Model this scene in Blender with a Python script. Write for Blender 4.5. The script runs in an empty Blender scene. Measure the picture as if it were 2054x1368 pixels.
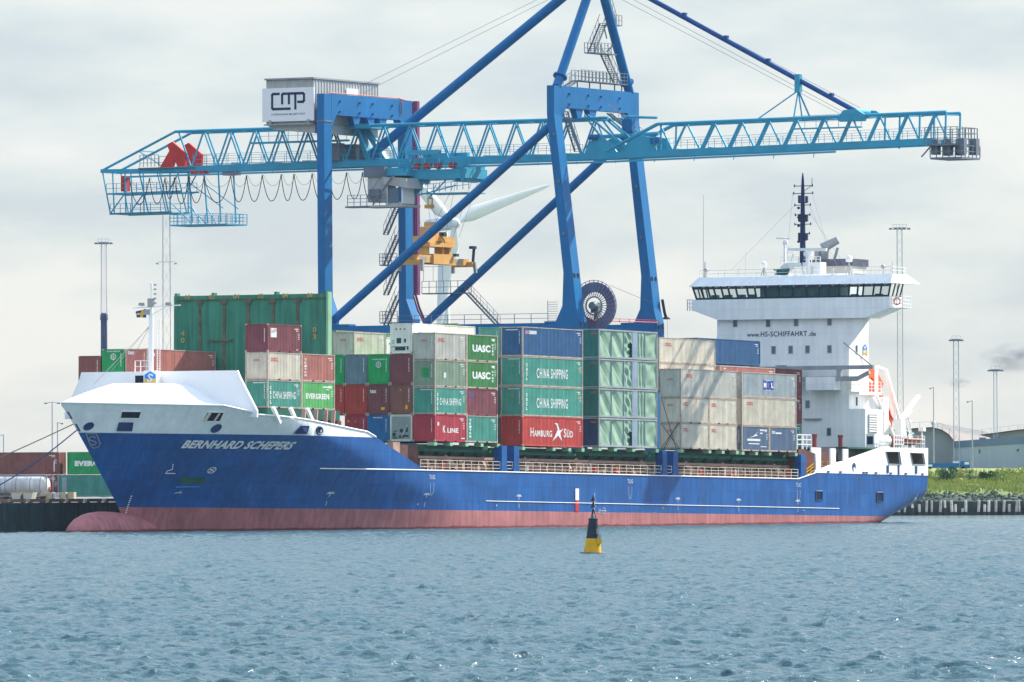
import bpy, bmesh, math, random
import numpy as np
from mathutils import Vector, Matrix
random.seed(7)
C = bpy.context.scene
COL = C.collection
R = math.radians

# ---------------------------------------------------------------- camera, sky, sun, exposure
CAM_H, CAM_PITCH, CAM_ROLL, FPX = 3.9855, 0.018794, -0.004257, 15570.94
cam_d = bpy.data.cameras.new("camera")
cam_d.sensor_width = 36.0
cam_d.lens = FPX / 2054 * 36.0
cam_d.clip_start = 1.0
cam_d.clip_end = 20000.0
cam = bpy.data.objects.new("camera", cam_d)
COL.objects.link(cam)
_f = Vector((0, math.cos(CAM_PITCH), math.sin(CAM_PITCH)))
_u = Vector((0, -math.sin(CAM_PITCH), math.cos(CAM_PITCH)))
_r = Vector((1, 0, 0))
_r2 = _r * math.cos(CAM_ROLL) + _u * math.sin(CAM_ROLL)
_u2 = -_r * math.sin(CAM_ROLL) + _u * math.cos(CAM_ROLL)
cam.matrix_world = Matrix(((_r2.x, _u2.x, -_f.x, 0), (_r2.y, _u2.y, -_f.y, 0), (_r2.z, _u2.z, -_f.z, CAM_H), (0, 0, 0, 1)))
C.camera = cam

YAW = 0.509338       # heading of ship and quay
TRIM = 0.011828      # the ship sits a little deeper aft
SUN_EL = R(39.4)
HAZE = 0.00003
_s = Vector((math.sin(YAW), math.cos(YAW), 0)); _l = Vector((math.cos(YAW), -math.sin(YAW), 0))
_h = _s * math.cos(R(21)) + _l * math.sin(R(21))
SUN = Vector((_h.x * math.cos(SUN_EL), _h.y * math.cos(SUN_EL), math.sin(SUN_EL)))
sun_d = bpy.data.lights.new("sun", 'SUN')
sun_d.energy = 5.0
sun_d.angle = R(0.55)
sun_d.color = (1.0, 0.92, 0.78)
sun = bpy.data.objects.new("sun", sun_d)
COL.objects.link(sun)
sun.rotation_euler = SUN.to_track_quat('Z', 'Y').to_euler()
sun.location = (200, 500, 300)

world = bpy.data.worlds.new("World")
C.world = world
world.use_nodes = True
wn, wl = world.node_tree.nodes, world.node_tree.links
wn.clear()
def _n(t, **k):
    n = wn.new(t)
    for a, v in k.items(): setattr(n, a, v)
    return n
w_out = _n('ShaderNodeOutputWorld')
w_bg = _n('ShaderNodeBackground')
w_sky = _n('ShaderNodeTexSky', sky_type='NISHITA', sun_disc=False, sun_elevation=SUN_EL, sun_rotation=math.atan2(SUN.x, SUN.y), air_density=1.0, dust_density=0.6, ozone_density=1.5)
w_tc = _n('ShaderNodeTexCoord')
w_mp = _n('ShaderNodeMapping'); w_mp.inputs['Scale'].default_value = (1.0, 1.0, 3.4)
w_n1 = _n('ShaderNodeTexNoise'); w_n1.inputs['Scale'].default_value = 21.0; w_n1.inputs['Detail'].default_value = 5.0; w_n1.inputs['Roughness'].default_value = 0.52
w_r1 = _n('ShaderNodeValToRGB')
w_r1.color_ramp.elements[0].position = 0.38; w_r1.color_ramp.elements[0].color = (2.75, 3.1, 3.5, 1)
w_r1.color_ramp.elements[1].position = 0.62; w_r1.color_ramp.elements[1].color = (4.25, 4.25, 4.22, 1)
w_e = w_r1.color_ramp.elements.new(0.5); w_e.color = (3.5, 3.74, 3.86, 1)
w_n2 = _n('ShaderNodeTexNoise'); w_n2.inputs['Scale'].default_value = 1.7; w_n2.inputs['Detail'].default_value = 6.0
w_sep = _n('ShaderNodeSeparateXYZ')
w_mr = _n('ShaderNodeMapRange', interpolation_type='SMOOTHSTEP')
w_mr.inputs['From Min'].default_value = 0.06; w_mr.inputs['From Max'].default_value = 0.5
w_mr.inputs['To Min'].default_value = 1.0; w_mr.inputs['To Max'].default_value = 0.72
w_mul = _n('ShaderNodeMath', operation='MULTIPLY_ADD', use_clamp=True)
w_mix = _n('ShaderNodeMixRGB')
wl.new(w_tc.outputs['Generated'], w_mp.inputs['Vector'])
wl.new(w_mp.outputs[0], w_n1.inputs['Vector'])
wl.new(w_tc.outputs['Generated'], w_n2.inputs['Vector'])
wl.new(w_tc.outputs['Generated'], w_sep.inputs[0])
wl.new(w_sep.outputs['Z'], w_mr.inputs['Value'])
wl.new(w_n2.outputs['Fac'], w_mul.inputs[0]); w_mul.inputs[1].default_value = 0.3
wl.new(w_mr.outputs[0], w_mul.inputs[2])
w_sub = _n('ShaderNodeMath', operation='SUBTRACT', use_clamp=True); w_sub.inputs[1].default_value = 0.15
wl.new(w_mul.outputs[0], w_sub.inputs[0])
wl.new(w_n1.outputs['Fac'], w_r1.inputs['Fac'])
wl.new(w_sub.outputs[0], w_mix.inputs['Fac'])
wl.new(w_sky.outputs[0], w_mix.inputs['Color1'])
w_up = _n('ShaderNodeMixRGB'); w_up.inputs['Color2'].default_value = (6.2, 7.7, 9.9, 1)     # bluer, brighter cloud overhead
w_mu = _n('ShaderNodeMapRange', interpolation_type='SMOOTHSTEP'); w_mu.inputs['From Min'].default_value = 0.12; w_mu.inputs['From Max'].default_value = 0.5
wl.new(w_sep.outputs['Z'], w_mu.inputs['Value']); wl.new(w_mu.outputs[0], w_up.inputs['Fac'])
wl.new(w_r1.outputs['Color'], w_up.inputs['Color1'])
wl.new(w_up.outputs[0], w_mix.inputs['Color2'])
wl.new(w_mix.outputs[0], w_bg.inputs['Color'])
w_bg.inputs['Strength'].default_value = 0.1
wl.new(w_bg.outputs[0], w_out.inputs['Surface'])
C.view_settings.view_transform = 'Standard'
C.view_settings.look = 'None'
C.view_settings.exposure = 0.95
C.view_settings.gamma = 1.0
C.render.engine = 'CYCLES'
C.cycles.max_bounces = 6
C.cycles.volume_bounces = 0

# ---------------------------------------------------------------- frames
ORG = Vector((-30.1116, 719.5405, 0))
def frame(p):
    S = Vector((math.sin(YAW) * math.cos(p), math.cos(YAW) * math.cos(p), -math.sin(p)))
    N = Vector((-math.cos(YAW), math.sin(YAW), 0))
    U = S.cross(N)
    return Matrix(((S.x, N.x, U.x, ORG.x), (S.y, N.y, U.y, ORG.y), (S.z, N.z, U.z, ORG.z), (0, 0, 0, 1)))
MS = frame(TRIM)     # ship frame: x aft, y to starboard, z up
MQ = frame(0.0)      # quay frame, same axes, level
def T(x, y, z): return Matrix.Translation((x, y, z))

# ---------------------------------------------------------------- materials
MATS = {}
def paint(name, rgb, rough=0.55, metal=0.0, var=0.18, scale=0.6, rust=0.0, streak=0.0, spec=0.18, rand=0.0):
    """painted or weathered surface: large tone patches, vertical streaks, rust specks"""
    if name in MATS: return MATS[name]
    m = bpy.data.materials.new(name); m.use_nodes = True
    nt = m.node_tree; N = nt.nodes; L = nt.links
    b = N['Principled BSDF']
    b.inputs['Roughness'].default_value = rough
    b.inputs['Metallic'].default_value = metal
    b.inputs['Specular IOR Level'].default_value = spec
    tc = N.new('ShaderNodeTexCoord')
    n1 = N.new('ShaderNodeTexNoise'); n1.inputs['Scale'].default_value = scale; n1.inputs['Detail'].default_value = 6
    L.new(tc.outputs['Object'], n1.inputs['Vector'])
    mr = N.new('ShaderNodeMapRange'); mr.inputs['From Min'].default_value = 0.3; mr.inputs['From Max'].default_value = 0.7
    mr.inputs['To Min'].default_value = 1 - var; mr.inputs['To Max'].default_value = 1 + var
    L.new(n1.outputs['Fac'], mr.inputs['Value'])
    val = mr.outputs[0]
    if streak:
        mp = N.new('ShaderNodeMapping'); mp.inputs['Scale'].default_value = (2.2, 2.2, 0.16)
        n2 = N.new('ShaderNodeTexNoise'); n2.inputs['Scale'].default_value = 1.0; n2.inputs['Detail'].default_value = 4
        L.new(tc.outputs['Object'], mp.inputs[0]); L.new(mp.outputs[0], n2.inputs['Vector'])
        m2 = N.new('ShaderNodeMapRange'); m2.inputs['From Min'].default_value = 0.35; m2.inputs['From Max'].default_value = 0.65
        m2.inputs['To Min'].default_value = 1 - streak; m2.inputs['To Max'].default_value = 1 + streak
        L.new(n2.outputs['Fac'], m2.inputs['Value'])
        mm = N.new('ShaderNodeMath'); mm.operation = 'MULTIPLY'; L.new(val, mm.inputs[0]); L.new(m2.outputs[0], mm.inputs[1]); val = mm.outputs[0]
    if rand:
        oi = N.new('ShaderNodeObjectInfo')
        m3 = N.new('ShaderNodeMapRange'); m3.inputs['To Min'].default_value = 1 - rand; m3.inputs['To Max'].default_value = 1 + rand
        L.new(oi.outputs['Random'], m3.inputs['Value'])
        mm = N.new('ShaderNodeMath'); mm.operation = 'MULTIPLY'; L.new(val, mm.inputs[0]); L.new(m3.outputs[0], mm.inputs[1]); val = mm.outputs[0]
    vm = N.new('ShaderNodeVectorMath'); vm.operation = 'SCALE'; vm.inputs[0].default_value = rgb
    L.new(val, vm.inputs['Scale'])
    col = vm.outputs[0]
    if rust:
        n3 = N.new('ShaderNodeTexNoise'); n3.inputs['Scale'].default_value = 1.7; n3.inputs['Detail'].default_value = 8; n3.inputs['Roughness'].default_value = 0.7
        L.new(tc.outputs['Object'], n3.inputs['Vector'])
        rr = N.new('ShaderNodeValToRGB'); rr.color_ramp.elements[0].position = 0.60 ; rr.color_ramp.elements[1].position = 0.72
        rr.color_ramp.elements[0].color = (0, 0, 0, 1); rr.color_ramp.elements[1].color = (rust, rust, rust, 1)
        L.new(n3.outputs['Fac'], rr.inputs['Fac'])
        mx = N.new('ShaderNodeMixRGB'); mx.inputs['Color2'].default_value = (0.16, 0.065, 0.03, 1)
        L.new(rr.outputs['Color'], mx.inputs['Fac']); L.new(col, mx.inputs['Color1']); col = mx.outputs[0]
    L.new(col, b.inputs['Base Color'])
    MATS[name] = m
    return m
def emit(name, rgb, s):
    m = bpy.data.materials.new(name); m.use_nodes = True
    b = m.node_tree.nodes['Principled BSDF']; b.inputs['Base Color'].default_value = (*rgb, 1)
    b.inputs['Emission Color'].default_value = (*rgb, 1); b.inputs['Emission Strength'].default_value = s
    return m

# ---------------------------------------------------------------- mesh building
class MB:
    def __init__(s): s.v = []; s.f = []; s.m = []; s.cur = 0
    def face(s, idx): s.f.append(tuple(idx)); s.m.append(s.cur)
    def add(s, vs, fs):
        o = len(s.v); s.v += [tuple(v) for v in vs]
        for f in fs: s.face([i + o for i in f])
    def box(s, x0, x1, y0, y1, z0, z1):
        s.add([(x0,y0,z0),(x1,y0,z0),(x1,y1,z0),(x0,y1,z0),(x0,y0,z1),(x1,y0,z1),(x1,y1,z1),(x0,y1,z1)],
              [(0,3,2,1),(4,5,6,7),(0,1,5,4),(1,2,6,5),(2,3,7,6),(3,0,4,7)])
    def bar(s, p, q, w, h=None, up=(0,0,1)):
        h = h or w; p = Vector(p); q = Vector(q); d = (q - p)
        if d.length < 1e-6: return
        d.normalize(); u = Vector(up)
        if abs(d.dot(u)) > 0.98: u = Vector((1,0,0))
        a = d.cross(u).normalized() * (w / 2); b = a.cross(d).normalized() * (h / 2)
        s.add([p-a-b, p+a-b, p+a+b, p-a+b, q-a-b, q+a-b, q+a+b, q-a+b],
              [(0,3,2,1),(4,5,6,7),(0,1,5,4),(1,2,6,5),(2,3,7,6),(3,0,4,7)])
    def tube(s, p, q, r, n=8, r2=None):
        p = Vector(p); q = Vector(q); d = (q - p)
        if d.length < 1e-6: return
        d.normalize(); u = Vector((0,0,1)) if abs(d.z) < 0.95 else Vector((1,0,0))
        a = d.cross(u).normalized(); b = a.cross(d); r2 = r if r2 is None else r2
        vs = []
        for c, rr in ((p, r), (q, r2)):
            for i in range(n):
                t = 2 * math.pi * i / n; vs.append(c + a * (rr * math.cos(t)) + b * (rr * math.sin(t)))
        fs = [(i, (i+1) % n, n + (i+1) % n, n + i) for i in range(n)] + [tuple(range(n-1, -1, -1)), tuple(range(n, 2*n))]
        s.add(vs, fs)
    def path(s, pts, r, n=6):
        for a, b in zip(pts, pts[1:]): s.tube(a, b, r, n)
    def lathe(s, prof, c, axis=2, n=16):
        vs = []; c = Vector(c)
        for r, h in prof:
            for i in range(n):
                t = 2 * math.pi * i / n; p = [r * math.cos(t), r * math.sin(t), h]
                if axis == 0: p = [h, p[0], p[1]]
                if axis == 1: p = [p[0], h, p[1]]
                vs.append(c + Vector(p))
        fs = []
        for k in range(len(prof) - 1):
            for i in range(n): fs.append((k*n+i, k*n+(i+1) % n, (k+1)*n+(i+1) % n, (k+1)*n+i))
        fs += [tuple(range(n-1, -1, -1)), tuple(range((len(prof)-1)*n, len(prof)*n))]
        s.add(vs, fs)
    def prism(s, poly, axis, a, b):
        """poly: 2-D outline; extruded along axis between a and b"""
        def P(p, t):
            return (t, p[0], p[1]) if axis == 0 else (p[0], t, p[1]) if axis == 1 else (p[0], p[1], t)
        n = len(poly)
        s.add([P(p, a) for p in poly] + [P(p, b) for p in poly],
              [tuple(range(n)), tuple(range(2*n-1, n-1, -1))] + [(i, n+i, n+(i+1) % n, (i+1) % n) for i in range(n)])
    def mesh(s, name, mats, smooth=False, ang=35, off=(0,0,0)):
        me = bpy.data.meshes.new(name)
        vs = s.v if off == (0,0,0) else [(v[0]-off[0], v[1]-off[1], v[2]-off[2]) for v in s.v]
        me.from_pydata(vs, [], s.f)
        for m in (mats if isinstance(mats, (list, tuple)) else [mats]): me.materials.append(m)
        me.polygons.foreach_set('material_index', s.m)
        bm = bmesh.new(); bm.from_mesh(me); bmesh.ops.recalc_face_normals(bm, faces=bm.faces); bm.to_mesh(me); bm.free()
        if smooth:
            me.polygons.foreach_set('use_smooth', [True] * len(me.polygons)); me.set_sharp_from_angle(angle=R(ang))
        me.update()
        return me
    def build(s, name, mats, parent=None, smooth=False, ang=35, off=(0,0,0), mw=None, norecalc=False):
        return link(name, s.mesh(name, mats, smooth, ang, off), parent, mw)
def link(name, me, parent=None, mw=None):
    o = bpy.data.objects.new(name, me); COL.objects.link(o)
    if parent is not None: o.parent = parent
    if mw is not None: o.matrix_world = mw
    return o
def split_parts(o, most=100):
    """give every loose piece of a part its own object of the same name"""
    bm = bmesh.new(); bm.from_mesh(o.data); seen = set(); isl = []
    for v in bm.verts:
        if v.index in seen: continue
        st = [v]; seen.add(v.index); cur = []
        while st:
            a = st.pop(); cur.append(a.index)
            for e in a.link_edges:
                b = e.other_vert(a)
                if b.index not in seen: seen.add(b.index); st.append(b)
        isl.append(cur)
    bm.free()
    if not 1 < len(isl) <= most: return [o]
    me0 = o.data; of = {}
    for k, c in enumerate(isl):
        for i in c: of[i] = k
    pf = [[] for _ in isl]
    for p in me0.polygons: pf[of[p.vertices[0]]].append(p)
    out = []
    for k, c in enumerate(isl):
        ix = {v: i for i, v in enumerate(c)}
        me = bpy.data.meshes.new(o.name.split('.')[0]); me.from_pydata([me0.vertices[v].co[:] for v in c], [], [[ix[v] for v in p.vertices] for p in pf[k]])
        for m in me0.materials: me.materials.append(m)
        me.polygons.foreach_set('material_index', [p.material_index for p in pf[k]])
        if k == 0: o.data = me; out.append(o)
        else: out.append(link(o.name.split('.')[0], me, o.parent))
    bpy.data.meshes.remove(me0)
    return out
def tag(o, label=None, cat=None, group=None, kind=None):
    if label: o['label'] = label
    if cat: o['category'] = cat
    if group: o['group'] = group
    if kind: o['kind'] = kind
    return o
def thing(name, mw, label, cat, group=None):
    o = bpy.data.objects.new(name, None); COL.objects.link(o); o.matrix_world = mw; o.empty_display_size = 0.5
    return tag(o, label, cat, group)
def copy_tree(o, parent=None):
    c = o.copy(); COL.objects.link(c)
    if parent is not None: c.parent = parent
    for ch in list(o.children): copy_tree(ch, c)
    return c
def rail(mb, pts, h=1.0, step=1.5, r=0.03, n=3):
    """post and rail along a polyline"""
    for a, b in zip(pts, pts[1:]):
        a = Vector(a); b = Vector(b); L = (b - a).length; k = max(1, round(L / step))
        for i in range(k + 1):
            p = a.lerp(b, i / k); mb.bar(p, p + Vector((0,0,h)), r * 2)
        for j in range(n):
            z = Vector((0,0,h * (j + 1) / n)); mb.bar(a + z, b + z, r * 1.7)

# text: flat triangles from the built-in face, scaled into a w x h box
_TXT = {}
def text2d(body, w, h, bold=0.0, shear=0.0, space=1.0):
    k = (body, bold, shear, space)
    if k not in _TXT:
        c = bpy.data.curves.new('lettering', 'FONT'); c.body = body; c.offset = bold; c.shear = shear; c.resolution_u = 3; c.space_character = space
        o = bpy.data.objects.new('lettering', c); COL.objects.link(o)
        me = bpy.data.meshes.new_from_object(o)
        _TXT[k] = ([tuple(v.co[:2]) for v in me.vertices], [tuple(p.vertices) for p in me.polygons])
        bpy.data.objects.remove(o); bpy.data.curves.remove(c); bpy.data.meshes.remove(me)
    vs, fs = _TXT[k]
    x0 = min(v[0] for v in vs); x1 = max(v[0] for v in vs); y0 = min(v[1] for v in vs); y1 = max(v[1] for v in vs)
    sx = w / (x1 - x0); sy = h / (y1 - y0)
    return [((v[0]-x0)*sx, (v[1]-y0)*sy) for v in vs], fs
def decal(parts, fn, name, mat, parent, cuts=None):
    """parts: list of (verts2d, faces, u0, v0); fn(u, v) gives the point on the surface"""
    bm = bmesh.new()
    for vs, fs, u0, v0 in parts:
        bv = [bm.verts.new((v[0]+u0, v[1]+v0, 0)) for v in vs]
        for f in fs:
            try: bm.faces.new([bv[i] for i in f])
            except ValueError: pass
    if cuts:
        us = [v.co.x for v in bm.verts]; a, b = min(us), max(us)
        for c in cuts:
            if a < c < b:
                bmesh.ops.bisect_plane(bm, geom=bm.verts[:] + bm.edges[:] + bm.faces[:], plane_co=(c,0,0), plane_no=(1,0,0), dist=1e-5)
    for v in bm.verts: v.co = Vector(fn(v.co.x, v.co.y))
    me = bpy.data.meshes.new(name); bm.to_mesh(me); bm.free()
    me.materials.append(mat)
    return link(name, me, parent)
def rect2d(w, h): return [(0,0),(w,0),(w,h),(0,h)], [(0,1,2,3)]
def poly2d(pts): return list(pts), [tuple(range(len(pts)))]
def stroke2d(pts, w, closed=False):
    vs, fs = [], []
    pts = [Vector((p[0], p[1])) for p in pts]
    if closed: pts.append(pts[0])
    for a, b in zip(pts, pts[1:]):
        d = (b - a)
        if d.length < 1e-6: continue
        d.normalize(); n = Vector((-d.y, d.x)) * (w / 2); e = d * (w / 2) * 0.8; o = len(vs)
        vs += [tuple(a-e-n), tuple(b+e-n), tuple(b+e+n), tuple(a-e+n)]; fs.append((o, o+1, o+2, o+3))
    return vs, fs

# ================================================================ SETTING: water, ground
water_m = bpy.data.materials.new('sea_water'); water_m.use_nodes = True
_N = water_m.node_tree.nodes; _L = water_m.node_tree.links; _b = _N['Principled BSDF']
_b.inputs['Base Color'].default_value = (0.040, 0.098, 0.120, 1); _b.inputs['Roughness'].default_value = 0.12; _b.inputs['IOR'].default_value = 1.333
_tc = _N.new('ShaderNodeTexCoord'); _mp = _N.new('ShaderNodeMapping'); _mp.inputs['Scale'].default_value = (1.5, 2.3, 1)
_mp.inputs['Rotation'].default_value = (0, 0, R(12))
_nz = _N.new('ShaderNodeTexNoise'); _nz.inputs['Scale'].default_value = 1.1; _nz.inputs['Detail'].default_value = 6; _nz.inputs['Roughness'].default_value = 0.6
_bp = _N.new('ShaderNodeBump'); _bp.inputs['Strength'].default_value = 0.85; _bp.inputs['Distance'].default_value = 0.25
_L.new(_tc.outputs['Object'], _mp.inputs[0]); _L.new(_mp.outputs[0], _nz.inputs['Vector']); _L.new(_nz.outputs['Fac'], _bp.inputs['Height']); _L.new(_bp.outputs[0], _b.inputs['Normal'])

def build_water():
    rng = np.random.default_rng(5)
    ys = [120.0]
    while ys[-1] < 900: ys.append(ys[-1] + 0.11 + (ys[-1] - 120) * 0.00085)
    ys = np.array(ys); nx = 480
    hw = 14 + ys * 0.082
    t = np.linspace(-1, 1, nx)
    X = hw[:, None] * t[None, :]; Y = np.repeat(ys[:, None], nx, 1)
    Z = np.zeros_like(X); DX = np.zeros_like(X); DY = np.zeros_like(X)
    wind = R(262)
    for i in range(90):
        lam = 0.26 * (2.2 / 0.26) ** rng.random(); th = wind + rng.normal(0, 0.75)
        k = 2 * math.pi / lam; kx, ky = k * math.cos(th), k * math.sin(th); ph = rng.random() * 6.283
        A = 0.0094 * lam ** 0.62
        arg = kx * X + ky * Y + ph
        # gusts: amplitude patches
        amp = A * (0.75 + 0.5 * np.sin(X * 0.05 + i) * np.sin(Y * 0.021 + 2.1 * i))
        # fade waves that the grid is too coarse to carry
        sp = np.gradient(ys)[:, None]
        amp = amp * np.clip((lam / (1.7 * sp)) - 0.3, 0, 1)
        Z += amp * np.cos(arg); q = 1.1
        DX -= q * amp * math.cos(th) * np.sin(arg); DY -= q * amp * math.sin(th) * np.sin(arg)
    edge = np.minimum(1, np.minimum((1 - abs(t))[None, :] * 12, np.minimum((ys - ys[0]) / 6, (ys[-1] - ys) / 40)[:, None]))
    X = X + DX * edge; Y = Y + DY * edge; Z = Z * edge
    V = np.stack([X, Y, Z], 2).reshape(-1, 3)
    ny = len(ys); a = (np.arange(ny - 1)[:, None] * nx + np.arange(nx - 1)[None, :]).reshape(-1)
    F = np.stack([a, a + 1, a + nx + 1, a + nx], 1)
    nv = len(V)
    far = np.array([(-4000, -500, 0), (4000, -500, 0), (9000, 9000, 0), (-9000, 9000, 0)], float)
    V = np.concatenate([V, far])
    # the calm remainder: strips between the grid's border and the far corners
    extra = []
    for i in range(nx - 1): extra.append((nv, i + 1, i))
    extra.append((nv, nv + 1, nx - 1))
    for j in range(ny - 1): extra.append((nv + 1, (j + 1) * nx + nx - 1, j * nx + nx - 1))
    extra.append((nv + 1, nv + 2, ny * nx - 1))
    for i in range(nx - 1): extra.append((nv + 2, (ny - 1) * nx + i, (ny - 1) * nx + i + 1))
    extra.append((nv + 2, nv + 3, (ny - 1) * nx))
    for j in range(ny - 1): extra.append((nv + 3, j * nx, (j + 1) * nx))
    extra.append((nv + 3, nv, 0))
    E = np.array(extra)
    me = bpy.data.meshes.new('water')
    me.vertices.add(len(V)); me.vertices.foreach_set('co', V.reshape(-1).astype(np.float32))
    loops = np.concatenate([F.reshape(-1), E.reshape(-1)]).astype(np.int32)
    me.loops.add(len(loops)); me.loops.foreach_set('vertex_index', loops)
    st = np.concatenate([np.arange(len(F)) * 4, len(F) * 4 + np.arange(len(E)) * 3]).astype(np.int32)
    me.polygons.add(len(st)); me.polygons.foreach_set('loop_start', st)
    me.update(calc_edges=True); me.validate()
    me.polygons.foreach_set('use_smooth', [True] * len(me.polygons))
    me.materials.append(water_m)
    return tag(link('water', me), kind='structure')
build_water()

concrete = paint('weathered_concrete', (0.30, 0.29, 0.27), 0.85, var=0.2, scale=0.3)
dark_conc = paint('wet_quay_concrete', (0.040, 0.095, 0.10), 0.8, var=0.35, scale=0.25, streak=0.25)
asphalt = paint('yard_asphalt', (0.07, 0.07, 0.07), 0.9, var=0.15, scale=0.1)
soil = paint('dry_soil', (0.20, 0.17, 0.11), 0.95, var=0.3, scale=0.2)
# quay: a long block from left of the bow to aft of the stern
mb = MB()
mb.box(-260, 168, 12.8, 520, -6, 2.55); mb.cur = 1
mb.box(-260, 168, 12.6, 13.6, -6.0, 0.9); mb.cur = 0
tag(mb.build('ground', [asphalt, dark_conc], mw=MQ), kind='structure')
mb = MB(); mb.box(-260, 168, 12.7, 14.4, 0.9, 2.68)
tag(mb.build('quay_wall', [dark_conc], mw=MQ), 'long dark concrete quay wall behind the moored ship', 'quay wall')

# ================================================================ SHIP
def lerp_tab(tab, x):
    if x <= tab[0][0]: return tab[0][1]
    for (a, va), (b, vb) in zip(tab, tab[1:]):
        if x <= b: return va + (vb - va) * (x - a) / (b - a)
    return tab[-1][1]
STEM = [(-4,-9.2),(0,-10.6),(1.93,-11.9),(5.5,-15.5),(8.83,-18.98),(11.53,-21.93),(13,-23)]
BLEN = [(-4,52),(0,49),(3,44),(6,33.5),(9,21.6),(11.53,18.2)]
BP = [(0,2.0),(3,1.85),(6,1.65),(9,1.17),(11.53,1.02)]
BQ = [(0,1.0),(11.53,1.0)]
HB = 11.4
def half_breadth(s, z):
    s0 = lerp_tab(STEM, z); L = lerp_tab(BLEN, z)
    t = max(0.0, min(1.0, (s - s0) / L))
    b = HB * (1 - (1 - t) ** lerp_tab(BP, z)) ** lerp_tab(BQ, z)
    if s > 102:
        k = (s - 102) / 30.25; k = max(0, min(1.02, k)); e = k * k * (3 - 2 * min(1, k)) * 0.35 + k * 0.65
        zk = -8.5 + 9.7 * e; zc = -2.5 + 8.3 * e
        u = max(0.0, min(1.0, (z - zk) / (zc - zk)))
        b *= 1 - (1 - u) ** 2.6
    return b
ZTOP = [(-23,11.53),(-8,11.45),(-5.2,10.95),(-4.2,10.67),(3,10.27),(13.4,9.36),(15,8.89),(24.3,5.9)]
def port(s, z, out=0.03):                       # point on the port shell, moved off it by `out`
    b = half_breadth(s, z); e = 0.05
    ds = (half_breadth(s+e, z) - half_breadth(s-e, z)) / (2*e); dz = (half_breadth(s, z+e) - half_breadth(s, z-e)) / (2*e)
    n = Vector((-ds, -1, -dz)).normalized()
    n = Vector((-ds, -1, -dz)); n.normalize()
    return (s + n.x*out, -b + n.y*out, z + n.z*out)
#ENDHULLFN
def plated(m, w=2.6, h=1.5, seam=0.72, tone=0.10):
    """welded plates: faint seams and a slightly different tone from plate to plate"""
    nt = m.node_tree; N = nt.nodes; L = nt.links; b = N['Principled BSDF']; src = b.inputs['Base Color'].links[0].from_socket
    t = N.new('ShaderNodeTexCoord'); s = N.new('ShaderNodeSeparateXYZ'); c = N.new('ShaderNodeCombineXYZ'); L.new(t.outputs['Object'], s.inputs[0]); L.new(s.outputs['X'], c.inputs['X']); L.new(s.outputs['Z'], c.inputs['Y'])
    k = N.new('ShaderNodeTexBrick'); k.offset = 0.37; k.inputs['Scale'].default_value = 1.0; k.inputs['Brick Width'].default_value = w; k.inputs['Row Height'].default_value = h
    k.inputs['Mortar Size'].default_value = 0.03; k.inputs['Mortar Smooth'].default_value = 0.6; k.inputs['Bias'].default_value = 0.0
    k.inputs['Color1'].default_value = (1-tone,)*3 + (1,); k.inputs['Color2'].default_value = (1+tone,)*3 + (1,); k.inputs['Mortar'].default_value = (seam,)*3 + (1,)
    L.new(c.outputs[0], k.inputs['Vector'])
    n = N.new('ShaderNodeTexNoise'); n.inputs['Scale'].default_value = 0.9; n.inputs['Detail'].default_value = 7; n.inputs['Roughness'].default_value = 0.65; mp = N.new('ShaderNodeMapping'); mp.inputs['Scale'].default_value = (1.3, 1, 0.28); L.new(t.outputs['Object'], mp.inputs[0]); L.new(mp.outputs[0], n.inputs['Vector'])
    r = N.new('ShaderNodeMapRange'); r.inputs['From Min'].default_value = 0.52; r.inputs['From Max'].default_value = 0.78; r.inputs['To Max'].default_value = 0.13; L.new(n.outputs['Fac'], r.inputs['Value'])
    x = N.new('ShaderNodeMixRGB'); x.blend_type = 'MULTIPLY'; x.inputs['Fac'].default_value = 1; L.new(src, x.inputs['Color1']); L.new(k.outputs['Color'], x.inputs['Color2'])
    y = N.new('ShaderNodeMixRGB'); y.inputs['Color2'].default_value = (0.25, 0.27, 0.30, 1); L.new(r.outputs[0], y.inputs['Fac']); L.new(x.outputs[0], y.inputs['Color1']); L.new(y.outputs[0], b.inputs['Base Color'])
    w1 = N.new('ShaderNodeTexNoise'); w1.inputs['Scale'].default_value = 0.8; w1.inputs['Detail'].default_value = 2; mp2 = N.new('ShaderNodeMapping'); mp2.inputs['Scale'].default_value = (1.6, 1, 0.5); L.new(t.outputs['Object'], mp2.inputs[0]); L.new(mp2.outputs[0], w1.inputs['Vector'])
    u = N.new('ShaderNodeBump'); u.inputs['Strength'].default_value = 0.35; u.inputs['Distance'].default_value = 0.12; L.new(w1.outputs['Fac'], u.inputs['Height']); L.new(u.outputs[0], b.inputs['Normal'])      # plating dished between the frames
    return m
hull_blue = plated(paint('hull_blue_paint', (0.005, 0.085, 0.295), 0.42, var=0.16, scale=0.35, streak=0.14, rust=0.06, spec=0.2))
mark_pale = paint('faded_marking', (0.42, 0.47, 0.55), 0.6, var=0.3, scale=3.0)
hull_red = None
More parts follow.
